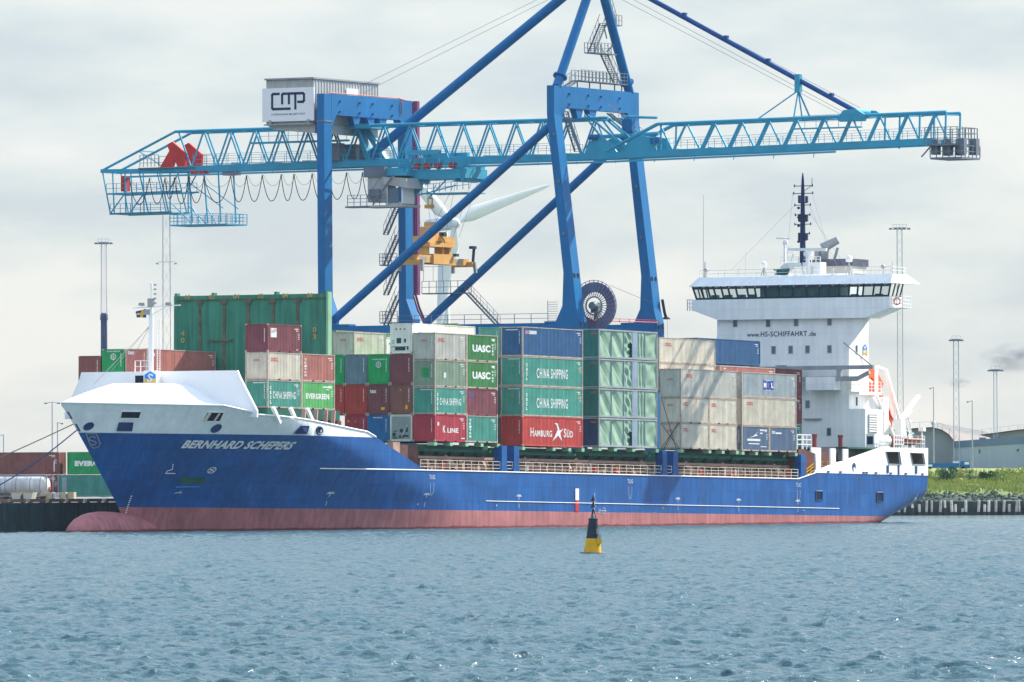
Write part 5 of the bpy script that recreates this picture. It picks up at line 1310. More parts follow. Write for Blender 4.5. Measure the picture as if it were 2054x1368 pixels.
for s in (109.4,112.6):
    mb.bar((s,67.0,38.6),(s,66.5,33.0),0.13); mb.bar((s,63.2,38.6),(s,62.9,33.0),0.13); mb.bar((s,66.8,37.3),(s,62.6,34.5),0.09)
    mb.bar((s,69.0,35.0),(s,66.6,32.9),0.1); mb.bar((s,66.5,34.6),(s,65.4,32.9),0.1)
mb.box(108.9,113.1,61.8,69.1,32.65,32.8); rail(mb, [(108.9,69.1,32.8),(108.9,61.8,32.8),(113.1,61.8,32.8),(113.1,69.1,32.8),(108.9,69.1,32.8)], 1.1, 0.9, 0.03, 3)
cp(mb, 'tail_platform', turq)
mb = MB(); mb.box(109.2,110.0,74.9,75.6,36.6,38.3); cp(mb, 'red_cabinet', red_m)
for s in bs:
    mb = MB(); mb.prism([(70.6,39.0),(68.9,39.0),(68.6,39.9),(68.2,39.0),(67.3,39.0),(67.2,40.6),(68.9,41.9),(69.6,41.6),(69.3,40.9)], 0, s-0.18, s+0.18); mb.box(s-0.5,s+0.5,64.6-2*(s > 111),66.4-2*(s > 111),38.2,38.6)
    cp(mb, 'sheave_frame', red_m)
mb = MB(); rail(mb, [(109,73.0,39.2),(109,70.6,39.2)], 1.3, 0.5, 0.03, 3); rail(mb, [(113,73.0,39.2),(113,66,39.2)], 1.3, 0.9, 0.03, 2); mb.box(108.9,113.0,66,73.2,39.0,39.12); cp(mb, 'tail_railing', cr_grey)
# festoon rail and cable loops
mb = MB(); mb.bar((108.7,74.5,38.15),(108.7,15,38.35),0.14,0.2); mb.bar((108.7,15,38.35),(108.7,-12.5,38.75),0.14,0.2)
for i in range(18): y = 70 - 4.7*i; mb.bar((108.7,y,38.2),(108.9,y,38.7),0.06)
cp(mb, 'festoon_rail', turq)
ys = [74.2,71.6,69.6,68.4,66.6,64.6,61.2,59.2,57.2,54.8,53.2,50.9,48.9,46.6,44.6,42.9]
for a, b in zip(ys, ys[1:]):
    mb = MB(); d = 2.9 if a - b > 1.3 else 2.4
    P = [(108.7, a+(b-a)*t, 38.0 - d*(1-abs(2*t-1)**2.2)) for t in [i/12 for i in range(13)]]; mb.path(P, 0.045, 5); P = [(109.0, p[1], 38.0-(38.0-p[2])*0.42) for p in P]; mb.path(P, 0.018, 4)
    cp(mb, 'festoon_cable', dk_cable)
mb = MB()
for y in (42.9,42.4,41.9,41.5): mb.path([(108.6,y,38.1),(108.6,y-0.1,36.5),(108.6,y-0.2,34.6)],0.05,5)
cp(mb, 'festoon_cable', dk_cable)
# machinery house with its sign
mb = MB()
ep = corr(13.9, 0.6, 0.06, 0.05); n = len(ep)
mb.box(102.5,116.2,47.05,52.9,43.0,47.75)
mb.add([(102.35+x,46.95+d,43.1) for x, d in ep] + [(102.35+x,46.95+d,47.85) for x, d in ep], [(i,i+1,n+i+1,n+i) for i in range(n-1)])
ep2 = corr(5.9, 0.5, 0.06, 0.05); n = len(ep2)
mb.add([(102.4+d,47.0+x,43.1) for x, d in ep2] + [(102.4+d,47.0+x,47.85) for x, d in ep2], [(i,i+1,n+i+1,n+i) for i in range(n-1)])
mb.prism([(46.9,43.0),(52.9,43.0),(52.0,42.5),(46.9,42.0)], 0, 102.6, 116.0)
mh = cp(mb, 'machinery_house', clad)
mb = MB(); mb.box(102.2,116.4,46.85,53.0,47.85,48.02); cp(mb, 'house_roof', steel_gray, mh)
mb = MB(); mb.box(102.12,102.3,46.75,53.2,43.35,46.95); sgn = cp(mb, 'sign_board', white_clean, mh)
mb = MB()
for y in (47.4,52.2): mb.box(102.0,102.3,y-0.15,y+0.15,42.9,43.5)
mb.box(102.1,102.3,46.9,53.0,42.95,43.1); cp(mb, 'sign_bracket', steel_gray, mh)
P = [(*stroke2d([(0.95,1.72),(0.22,1.72),(0.1,1.6),(0.1,0.22),(0.22,0.1),(2.3,0.1)],0.27),0,0), (*stroke2d([(1.35,0.68),(1.35,1.6),(1.47,1.72),(3.95,1.72),(4.08,1.6),(4.08,0.92),(3.95,0.8),(3.35,0.8)],0.27),0,0), (*stroke2d([(2.2,1.72),(2.2,0.68)],0.27),0,0), (*stroke2d([(3.0,1.72),(3.0,0.1)],0.27),0,0)]
decal(P, lambda u, v: (102.1-CO[0], 52.05-u-CO[1], 44.6+v-CO[2]), 'sign_logo', navy, sgn)
v, f = text2d('COPENHAGEN MALMÖ PORT', 4.2, 0.24, 0.008, 0, 1.25)
decal([(v, f, 0, 0)], lambda u, v: (102.1-CO[0], 52.05-u-CO[1], 44.02+v-CO[2]), 'sign_text', navy, sgn)
mb = MB(); mb.box(109.3,111.8,46.88,46.94,45.6,47.1); cp(mb, 'house_door', white_clean, mh)
mb = MB(); mb.tube((104.0,46.0,46.4),(119.0,46.0,46.4),0.06,6); mb.tube((119.0,46.0,46.4),(121.2,45.6,46.1),0.09,6); mb.path([(118.6,45.3,46.2),(118.3,45.3,45.8),(118.5,45.3,44.6)],0.05,5); cp(mb, 'red_pipe', red_m, mh)
mb = MB(); mb.bar((111,45,39.3),(111,46.4,43.2),0.9,0.6); mb.bar((111,43,39.3),(111.3,46,43.2),0.6,0.5); mb.box(108.9,113.1,43.8,46.0,42.7,43.2); cp(mb, 'house_support', turq)
mb = MB()
for s in bs: mb.box(s-0.6,s+0.6,47.5,49.5,39.3,41.2)
mb.tube((112.3,46.5,39.3),(112.3,46.5,42.8),0.5,10); mb.tube((110.0,50.6,39.3),(110.0,50.6,42.8),0.35,10); cp(mb, 'drive_unit', cr_grey)
# trolley, cab
tr = MB()
tr.box(108.6,113.4,31.8,40.6,37.05,38.05); tr.prism([(37.2,37.05),(40.2,37.05),(39.6,35.8),(38.2,35.4),(37.6,35.9)], 0, 109.0, 109.3)
tr.box(108.5,109.0,35.0,38.9,39.65,40.15); tr.box(112.9,113.5,34.0,39.8,39.4,40.0)
for y in (35.1,36.9,38.7): tr.box(108.55,108.75,y-0.12,y+0.12,38.0,39.7)
for y in (32.2,33.2,39.0): tr.box(108.6,113.4,y-0.15,y+0.15,36.7,38.5)
tl = cp(tr, 'trolley', turq)
mb = MB()
for y in (35.2,36.5,37.8,33.4): mb.lathe([(0.36,108.4),(0.36,109.1)], (0,y,38.45), 0, 14)
cp(mb, 'rope_sheave', red_m, tl)
mb = MB(); rail(mb, [(108.3,40.8,38.05),(108.3,31.2,38.05)], 1.1, 1.0, 0.028, 3); rail(mb, [(109.0,37.4,35.5),(109.0,31.6,35.9)], 0.95, 0.7, 0.03, 2); mb.bar((109.0,39.0,35.1),(109.0,33.2,36.3),0.12); mb.bar((109.0,36.6,35.0),(109.0,34.4,36.9),0.12); mb.box(108.8,113,31.8,37.4,35.45,35.55)
mb.path([(109,31.2,36.9),(109,30.9,38.6),(109,31.2,39.4)],0.03,4); cp(mb, 'trolley_platform', turq, tl)
cb = MB(); cb.box(106.4,108.3,40.2,42.6,34.6,37.3); cb.box(106.2,109.6,37.9,43.4,34.05,34.25)
cb.prism([(37.7,37.1),(40.6,37.3),(40.6,36.5),(37.4,36.0)], 0, 106.1, 109.3); cb.box(106.4,109.0,38.4,40.2,34.25,34.6)
cab = cp(cb, 'operator_cab', clad, tl)
mb = MB(); mb.box(106.35,106.42,38.75,40.1,34.5,36.1); cp(mb, 'cab_window', glass_dk, cab)
mb = MB(); mb.box(106.4,109.0,38.3,38.42,34.4,36.1); mb.box(106.38,106.44,40.1,40.25,34.3,36.3); cp(mb, 'cab_panel', white_clean, cab)
mb = MB(); rail(mb, [(106.2,45.0,34.25),(106.2,40.2,34.25)], 1.15, 0.8, 0.03, 3); mb.box(106.0,107.6,42.4,45.2,34.05,34.22); mb.box(106.1,106.5,41.0,42.3,35.2,36.0)
for i in range(9): mb.bar((105.9,41.6-0.28*i,34.4+0.36*i),(106.3,41.6-0.28*i,34.4+0.36*i),0.05)
mb.bar((105.9,41.7,34.3),(105.9,39.1,37.5),0.12); mb.bar((105.9,42.4,35.2),(105.9,39.8,38.4),0.05); mb.box(106.2,107.8,40.4,43.0,37.3,38.4)
cp(mb, 'cab_stair', cr_grey, cab)
mb = MB(); mb.box(106.6,108.6,38.2,41.8,37.4,38.2); cp(mb, 'cab_hanger', turq, cab)
# cable reel behind the near waterside leg
mb = MB(); rc = Vector((105.2,14.35,23.05))
for k in range(32):
    a = 2*math.pi*k/32; d = Vector((0,math.cos(a),math.sin(a))); mb.bar(rc + d*0.85, rc + d*2.72, 0.07, 0.09, (1,0,0))
    b = 2*math.pi*(k+1)/32; e = Vector((0,math.cos(b),math.sin(b))); mb.bar(rc + d*2.7, rc + e*2.7, 0.06); mb.bar(rc + d*0.95, rc + e*0.95, 0.12)
rl = cp(mb, 'cable_reel', cr_grey)
mb = MB(); vs = []; n = 48
for r in (1.45, 2.5):
    for x in (105.28,105.55):
        for k in range(n): a = 2*math.pi*k/n; vs.append((x, rc.y + r*math.cos(a), rc.z + r*math.sin(a)))
fs = []
for k in range(n):
    j = (k+1) % n; fs += [(k,j,2*n+j,2*n+k),(n+k,3*n+k,3*n+j,n+j),(2*n+k,2*n+j,3*n+j,3*n+k),(k,n+k,n+j,j)]
mb.add(vs, fs); cp(mb, 'wound_cable', paint('wound_cable_mauve', (0.19,0.18,0.33), 0.7), rl)
mb = MB(); mb.lathe([(0.4,104.7),(0.5,105.2),(0.4,105.9)], (0,rc.y,rc.z), 0, 14); mb.box(105.7,106.4,14.1,14.6,20.9,23.0); mb.box(105.3,106.2,13.9,14.8,22.3,23.4); cp(mb, 'reel_drive', cr_grey, rl)
mb = MB(); mb.tube((105.4,12.6,25.2),(119.6,15.0,23.6),0.02,4); cp(mb, 'reel_cable', dk_cable, rl)
mb = MB(); mb.tube((103.8,14.1,21.5),(119.4,14.1,21.5),0.06,6); rail(mb, [(104,14.2,21.4),(119.3,14.2,21.4)], 0.35, 2.2, 0.03, 1); cp(mb, 'red_pipe', red_m)
# stairs and railings on the portal
def stair(mb, a, b, w=(0.8,0,0), n=12):
    a = Vector(a); b = Vector(b); w = Vector(w)
    for o in (Vector((0,0,0)), w): mb.bar(a+o, b+o, 0.07, 0.2); mb.bar(a+o+Vector((0,0,1)), b+o+Vector((0,0,1)), 0.045)
    for i in range(n+1): p = a.lerp(b, i/n); mb.bar(p, p+w, 0.16, 0.05)
    for i in range(0, n+1, 3):
        for o in (Vector((0,0,0)), w): p = a.lerp(b, i/n) + o; mb.bar(p, p+Vector((0,0,1)), 0.035)
mb = MB()      # zigzag behind the far landside leg
zs = [21.6,24.9,28.2,31.5,34.8]
for i in range(4):
    a, b = (47.4,46.6) if True else (0,0)
    stair(mb, (119.4,48.2,zs[i]+0.1), (119.4,46.6,zs[i+1]), (0.9,0,0), 14)
for z in (22.0,28.3):
    mb.box(119.2,121.0,46.4,48.6,z-0.12,z); rail(mb, [(119.2,46.4,z),(119.2,48.6,z),(121,48.6,z)], 1.2, 0.7, 0.03, 3)
cp(mb, 'leg_stair', cr_grey)
mb = MB()      # platform and stair in the middle of the far frame
mb.box(119.4,120.8,38.0,43.4,25.0,25.12); rail(mb, [(119.4,43.4,25.1),(119.4,38.0,25.1),(120.8,38.0,25.1)], 1.3, 0.9, 0.03, 2)
stair(mb, (119.5,34.2,21.5), (119.5,38.0,25.1), (0.9,0,0), 14); mb.bar((119.6,43.3,26.4),(119.6,43.3,28.0),0.04); mb.bar((119.6,40.9,26.4),(119.6,40.9,28.0),0.04); mb.bar((119.6,43.3,28.0),(119.6,40.9,28.0),0.04); mb.bar((119.6,42.1,26.4),(119.6,42.1,28.0),0.03)
cp(mb, 'frame_stair', cr_grey)
mb = MB(); rail(mb, [(102.3,36.5,21.25),(102.3,18.3,21.25)], 1.0, 2.0, 0.03, 2)
for i in range(9): mb.bar((102.1,18.2,21.5+0.24*i),(102.1,17.0,21.5+0.24*i),0.04)
mb.bar((102.1,18.2,21.3),(102.1,18.2,23.6),0.05); cp(mb, 'beam_railing', cr_grey)
mb = MB()      # A-frame stairs and platform above the waterside portal beam
mb.box(107.5,117.8,17.0,18.2,46.95,47.05); rail(mb, [(107.5,17.0,47.0),(117.8,17.0,47.0)], 1.15, 0.8, 0.03, 3); rail(mb, [(107.5,18.2,47.0),(117.8,18.2,47.0)], 1.15, 0.8, 0.03, 2)
for s in (107.7,110.4,112.8,116.0,117.6): mb.bar((s,17.6,46.25),(s,17.6,46.95),0.1)
stair(mb, (105.6,17.4,46.3), (107.5,17.4,47.0), (0,0.7,0), 4)
stair(mb, (117.0,17.4,47.05), (114.0,17.4,50.1), (0,0.8,0), 14)
mb.box(110.6,115.4,17.0,18.3,50.05,50.17); rail(mb, [(110.6,17.0,50.1),(114.2,17.0,50.1)], 1.1, 0.7, 0.03, 2); rail(mb, [(110.6,18.3,50.1),(114.2,18.3,50.1)], 1.1, 0.7, 0.03, 2)
stair(mb, (111.2,17.4,50.15), (113.9,17.4,53.4), (0,0.8,0), 14); mb.bar((114.3,17.6,50.4),(115.8,17.6,51.2),0.12); mb.bar((113.6,17.6,53.2),(114.3,17.6,51.8),0.1)
mb.box(114.6,116.6,17.0,18.3,53.2,53.3); rail(mb, [(116.6,17.0,53.25),(114.6,17.0,53.25)], 1.1, 0.7, 0.03, 2); stair(mb, (116.2,17.4,53.3), (113.6,17.4,57.6), (0,0.8,0), 18); mb.bar((117.2,17.6,51.7),(116.0,17.6,51.5),0.1)
cp(mb, 'apex_stair', cr_grey)
mb = MB(); stair(mb, (110.6,10.0,39.6), (110.6,15.6,43.6), (0.8,0,0), 16); cp(mb, 'boom_stair', cr_grey); mb = MB()
stair(mb, (106,16.4,39.4), (104.4,17.0,43.6), (0,0.6,0), 14); cp(mb, 'boom_stair', cr_grey)
# cable ducts down the far landside leg
mb = MB(); mb.path([(121.05,45.45,46.0),(121.05,45.45,25.0),(121.2,45.0,23.4),(122.2,44.6,21.6)],0.1,8); mb.path([(121.5,45.45,46.0),(121.5,45.45,25.2),(121.6,45.0,23.6),(122.6,44.6,21.6)],0.13,8); mb.box(121.75,122.35,45.3,46.2,25.0,46.2); cp(mb, 'cable_duct', purple)
mb = MB(); mb.path([(121.0,14.6,24.0),(121.5,14.6,22.6),(121.9,14.6,22.0)],0.16,8); mb.lathe([(0.45,21.9),(0.3,22.15)],(121.9,14.6,0),2,10); mb.tube((122.1,14.6,22),(122.1,14.6,14),0.015,4); cp(mb, 'leg_lamp', navy)

# spreader hanging from the trolley: a thing of its own
orange_sp = paint('spreader_orange', (0.66,0.36,0.11), 0.55, var=0.12, scale=0.8, rust=0.25)
SPO = (110.4,36.4,27.6)
sp_ = thing('container_spreader', MQ @ T(*SPO), 'yellow orange container spreader hanging on ropes under the crane trolley', 'spreader')
def spb(mb, name, m, parent=None): return mb.build(name, m, parent or sp_, off=SPO)
mb = MB(); mb.box(106.9,113.9,35.9,37.0,28.0,28.5); mb.box(108.3,112.6,35.55,37.2,27.9,29.0); mb.box(105.0,108.3,35.75,36.1,28.05,28.85); mb.box(112.6,116.3,35.75,36.1,27.9,28.6); mb.box(105.0,108.3,36.7,37.0,28.05,28.85); mb.box(112.6,116.3,36.7,37.0,27.9,28.6)
sb = spb(mb, 'main_beam', orange_sp)
for s, n_ in ((105.2,1),(116.1,-1)):
    mb = MB(); mb.box(s-0.25,s+0.25,35.1,37.7,27.75,28.3); spb(mb, 'end_beam', orange_sp)
    for y in (35.1,37.7):
        mb = MB(); mb.bar((s-n_*0.2,y,28.3),(s-n_*0.35,y+(0.1 if y < 36 else -0.1)*-1,27.1),0.3,0.3); spb(mb, 'flipper', steel_gray)
mb = MB(); mb.bar((116.2,35.2,28.2),(116.3,35.1,30.0),0.22,0.25); mb.box(115.7,116.5,34.9,35.4,29.7,30.0); spb(mb, 'raised_flipper', navy)
mb = MB(); mb.box(107.2,112.8,35.4,37.2,29.75,30.2); mb.box(107.0,109.3,35.6,37.4,30.2,30.9); mb.box(110.2,112.8,35.5,37.0,30.2,30.9)
for s in (107.6,110.8,112.3): mb.box(s-0.18,s+0.18,35.8,36.8,28.9,29.8)
spb(mb, 'head_block', orange_sp)
mb = MB(); mb.box(107.9,110.2,36.0,37.0,30.2,31.9); mb.box(108.6,109.5,36.1,36.9,32.0,32.4); mb.box(108.5,109.6,36.2,36.8,33.9,34.3); mb.path([(108.6,36.4,34.3),(108.6,36.4,35.0),(109.5,36.4,35.0),(109.5,36.4,34.3)],0.09,6); spb(mb, 'cable_basket', orange_sp)
mb = MB(); mb.tube((110.6,36.2,31.0),(110.6,36.9,31.0),0.35,10); mb.tube((112.0,36.2,31.1),(112.0,36.9,31.1),0.35,10); mb.path([(109.8,35.6,31.0),(110.4,35.5,30.6),(110.6,35.5,30.2)],0.06,5); mb.box(108.6,109.6,35.3,35.4,30.22,30.4); spb(mb, 'head_sheave', mk_dk)
decal([(*rect2d(1.5,0.4),105.7,28.25),(*rect2d(1.6,0.4),113.2,28.1)], lambda u, v: (u-SPO[0], 35.74-SPO[1], v-SPO[2]), 'grey_plate', steel_gray, sb)
mb = MB(); mb.box(112.6,113.2,35.2,35.7,28.8,29.1); spb(mb, 'signal_box', hatch_green)
mb = MB()
for a, b in (((109.4,39.2,37),(108.4,36.8,30.9)),((109.6,33.4,37),(107.6,35.8,30.9)),((112.6,39.2,37),(112.2,36.8,30.9)),((112.6,33.2,37),(112.6,35.6,30.9)),((110.4,36.4,36.6),(109.2,36.4,34.9)),((110.8,36.6,36.6),(109.3,36.5,34.9)),((109.5,36.0,36.4),(108.7,36.4,34.9)),((112.9,32.6,37),(113.2,35.2,30.9)),((110.2,37.6,36.6),(110.0,36.8,31.5)),((111.4,34.6,36.6),(111.0,35.6,31.2))): mb.tube(a, b, 0.02, 4)
spb(mb, 'hoist_rope', cr_grey)

# ================================================================ WHAT RESTS ON OR HANGS FROM THE SHIP
for (a, b, m, lb) in (((-19.9,-0.05,9.6),(-30,14.5,3.1),rope_m,'upper brown mooring rope running left from the bow'), ((-19.3,-0.1,9.1),(-14.5,14.5,3.0),rope_blue,'lower blue mooring rope running steeply down left from the bow')):
    mb = MB(); P = []
    pa = MS @ Vector(a); pb = MQ @ Vector(b)
    for i in range(15): t = i/14; p = pa.lerp(pb, t); p.z -= 0.5*math.sin(math.pi*t); P.append(p)
    mb.path(P, 0.055, 6); tag(mb.build('mooring_rope', m), lb, 'rope')
flag_b = paint('flag_blue', (0.01,0.07,0.30), 0.7); flag_y = paint('flag_yellow', (0.70,0.45,0.03), 0.7)
mb = MB(); nu, nv = 10, 8
fl = lambda u, v: (-6.2 + 0.18*math.sin(5*u+1.5*v), 0.85 + 0.95*u, 20.5 - 0.85*v*(1-0.35*u) - 0.28*u)
vs = [fl(i/nu, j/nv) for j in range(nv+1) for i in range(nu+1)]
for j in range(nv):
    for i in range(nu):
        mb.cur = 1 if (j in (3,4) or i in (3,4)) else 0
        mb.f.append((j*(nu+1)+i, j*(nu+1)+i+1, (j+1)*(nu+1)+i+1, (j+1)*(nu+1)+i)); mb.m.append(mb.cur)
mb.v = vs
tag(mb.build('courtesy_flag', [flag_b, flag_y], mw=MS.copy(), smooth=True), 'small blue flag with yellow cross fluttering from the bow mast', 'flag')

# ================================================================ BUOY
bx, by = 4.68, 456.5
bu = thing('cardinal_buoy', T(bx, by, 0) @ Matrix.Rotation(R(1.2), 4, 'Y'), 'black over yellow pillar buoy with two black cone topmarks in front of the ship', 'buoy')
b_bl = paint('buoy_black', (0.016,0.028,0.045), 0.5, var=0.3, scale=2.5); b_ye = paint('buoy_yellow', (0.68,0.38,0.015), 0.5, var=0.12, scale=2.0, rust=0.15)
mb = MB(); mb.lathe([(0.5,-0.5),(0.545,0.02),(0.40,0.94)], (0,0,0), 2, 20); mb.build('lower_body', b_ye, bu, smooth=True)
mb = MB(); mb.lathe([(0.395,0.94),(0.26,2.02),(0.29,2.04),(0.29,2.1),(0.2,2.12)], (0,0,0), 2, 20); mb.build('upper_body', b_bl, bu, smooth=True)
mb = MB()
for k in range(24):
    a0, a1 = k*math.pi/12, (k+1)*math.pi/12; mb.tube((0.74*math.cos(a0),0.74*math.sin(a0),0.1),(0.74*math.cos(a1),0.74*math.sin(a1),0.1),0.035,6)
for k in range(6): a0 = k*math.pi/3; mb.tube((0.5*math.cos(a0),0.5*math.sin(a0),0.1),(0.74*math.cos(a0),0.74*math.sin(a0),0.1),0.03,6)
mb.build('mooring_ring', cr_grey, bu)
mb = MB(); mb.box(0.22,0.52,-0.42,-0.1,0.62,0.95); mb.build('battery_box', b_ye, bu)
mb = MB(); mb.box(0.26,0.48,-0.36,-0.1,0.96,1.15); mb.box(0.2,0.36,-0.3,-0.15,1.2,1.5); mb.build('bracket', steel_gray, bu)
mb = MB()
for k in range(3): a0 = k*2*math.pi/3+0.3; mb.bar((0.2*math.cos(a0),0.2*math.sin(a0),2.05),(0.02*math.cos(a0),0.02*math.sin(a0),2.66),0.04)
mb.lathe([(0.09,2.5),(0.06,2.66)], (0,0,0), 2, 10); mb.tube((0,0,2.6),(0,0,3.5),0.025,6); mb.build('topmark_frame', b_bl, bu)
mb = MB(); mb.lathe([(0.1,2.1),(0.11,2.25),(0.05,2.3)], (0,0,0), 2, 10); mb.build('lantern', steel_gray, bu)
for z in (2.74, 3.13):
    mb = MB(); mb.lathe([(0.19,z),(0.005,z+0.38)], (0,0,0), 2, 16); mb.build('topmark_cone', b_bl, bu, smooth=True)

# ================================================================ QUAYSIDE, LEFT
th = R(15)
Mx = Vector((math.cos(th), -math.sin(th), 0)); My = Vector((math.sin(th), math.cos(th), 0))
def yard(px, py, z): return Matrix(((Mx.x,My.x,0,px),(Mx.y,My.y,0,py),(0,0,1,z),(0,0,0,1)))
YG = 'containers stacked ashore left of the bow'
def yput(rx, ry, z, col, label, marks=(), L=S40, ds=0):
    o = Vector((rx, ry, 0)) - Mx * (L + ds)
    container(yard(o.x, o.y, z), L, LO, col, label, marks, YG)
yput(-51.95,890,5.62,'brown','red brown container ashore, upper left behind the tank containers', [('side','rect',11.5,0.35,0.12,1.2)])
yput(-51.95,890,3.02,'maroon','dark red container ashore, showing in the gap beside the tank containers', [])
yput(-51.2,890,5.62,'green','green container ashore with white lettering, upper one behind the stem', [('side','EVERGREEN',0.9,0.95,5.2,0.62,lettering_white,0.08)], ds=-12.35)
yput(-52.3,889.6,3.02,'teal','blue green container ashore, lower one behind the stem', [('side','rect',0.55,0.15,0.55,2.1,K['mgrey'])], ds=-12.35)
tank_w = paint('tank_white', (0.55,0.55,0.54), 0.4, var=0.15, scale=0.8, streak=0.15)
def tank(px, py, label):
    r0 = Vector((px, py, 0)) - Mx * 6.0; root = thing('tank_container', yard(r0.x, r0.y, 2.6), label, 'tank container', 'tank containers on the quay')
    mb = MB(); mb.lathe([(0.3,0.15),(0.85,0.3),(1.08,0.6),(1.12,0.9),(1.12,5.2),(1.08,5.5),(0.85,5.8),(0.3,5.95)], (0,1.2,1.75), 0, 22); mb.build('tank_shell', tank_w, root, smooth=True)
    mb = MB()
    for x in (0.05,5.9):
        for y in (0.05,2.35): mb.box(x,x+0.12,y,y+0.12,0.5,2.95)
    for z in (0.5,): mb.box(0.05,6.0,0.05,0.17,z,z+0.15); mb.box(0.05,6.0,2.3,2.42,z,z+0.15)
    mb.box(0.05,6.0,0.9,1.5,2.86,2.92); mb.build('tank_frame', steel_gray, root)
    mb = MB()
    for x in (0.9,2.2,3.9,5.1): mb.lathe([(1.15,x),(1.15,x+0.09)], (0,1.2,1.75), 0, 22)
    mb.build('tank_band', steel_gray, root)
    mb = MB(); mb.box(0.2,5.8,0.3,2.1,0.25,0.5)
    for x in (0.8,1.9,4.6): 
        for y in (0.35,2.0): mb.lathe([(0.4,y-0.15),(0.4,y+0.15)], (x,0,0.1), 1, 12)
    mb.build('chassis', cr_grey, root)
    mb = MB(); mb.box(5.96,6.03,1.0,1.5,1.3,1.6); mb.build('placard', mk_red, root)
tank(-53.1,884.5,'white tank container with rounded end nearest the bow on the quay')
tank(-55.6,886.5,'white tank container further left, cut by the picture edge')
tank(-61.9,888.0,'white tank container outside the left picture edge behind the ropes')
def at(px, py, Y):      # lateral position at a given distance
    return ((px - 1027) / FPX * Y, Y)
skip_c = paint('skip_white', (0.55,0.55,0.5), 0.6, rust=0.2, var=0.15)
for x, c_, lb in ((-56.9,skip_c,'white skip with sloping ends on the quay edge, left one'), (-55.6,skip_c,'white skip with sloping ends beside the pallets on the quay edge')):
    root = thing('waste_skip', yard(x, 880, 2.6), lb, 'skip', 'skips on the quay')
    mb = MB(); mb.prism([(0.0,1.0),(0.25,0.05),(1.0,0.05),(1.3,1.0)], 1, 0, 1.6); mb.build('skip_body', c_, root)
    mb = MB(); mb.box(-0.05,1.35,-0.03,0.05,0.94,1.03); mb.build('skip_rim', yellow_m, root)
for x, k, lb in ((-53.6,0,'cream pallet stack by the skips on the quay edge'),(-52.9,0,'cream pallet stack, second from the skips'),(-52.1,1,'white slatted pallet stack in the middle of the row'),(-51.3,0,'cream pallet stack right of the white one'),(-50.4,0,'cream pallet stack at the right end of the row')):
    root = thing('pallet_stack', yard(x, 879.5, 2.6), lb, 'pallet stack', 'pallet stacks on the quay')
    mb = MB()
    for i in range(6): mb.box(0,0.72,0,0.9,0.17*i,0.17*i+(0.1 if k else 0.15))
    mb.build('pallets', white_clean if k else paint('pale_timber', (0.52,0.44,0.30), 0.8, var=0.15), root)
    mb = MB(); mb.box(-0.02,0.02,-0.02,0.92,0,1.0); mb.build('strap', steel_gray, root)
mb = MB()       # timber kerb along the quay edge
kerb_m = paint('timber_kerb', (0.42,0.30,0.19), 0.85, var=0.25, scale=0.6)
for i in range(16):
    s = -40 + 3.3*i
    o = MB(); o.box(0,2.7,0,0.35,0,0.28); o.box(0.2,0.5,0.02,0.33,-0.1,0.0); o.box(2.2,2.5,0.02,0.33,-0.1,0.0)
    tag(o.build('timber_kerb', kerb_m, mw=MQ @ T(s,12.85,2.78)), 'short timber kerb beam along the edge of the quay', 'kerb', 'timber kerbs along the quay edge')
for s in (-3.2,-9.5):
    root = thing('quay_bollard', MQ @ T(s,13.9,2.68), 'rusty iron bollard on the edge of the quay', 'bollard', 'bollards on the quay')
    mb = MB(); mb.lathe([(0.3,0),(0.22,0.15),(0.2,0.4),(0.34,0.5),(0.3,0.62),(0.05,0.66)], (0,0,0), 2, 12); mb.build('post', brown_deck, root, smooth=True)
    mb = MB(); mb.lathe([(0.42,0),(0.42,0.06)], (0,0,0), 2, 12); mb.build('base_plate', cr_grey, root)

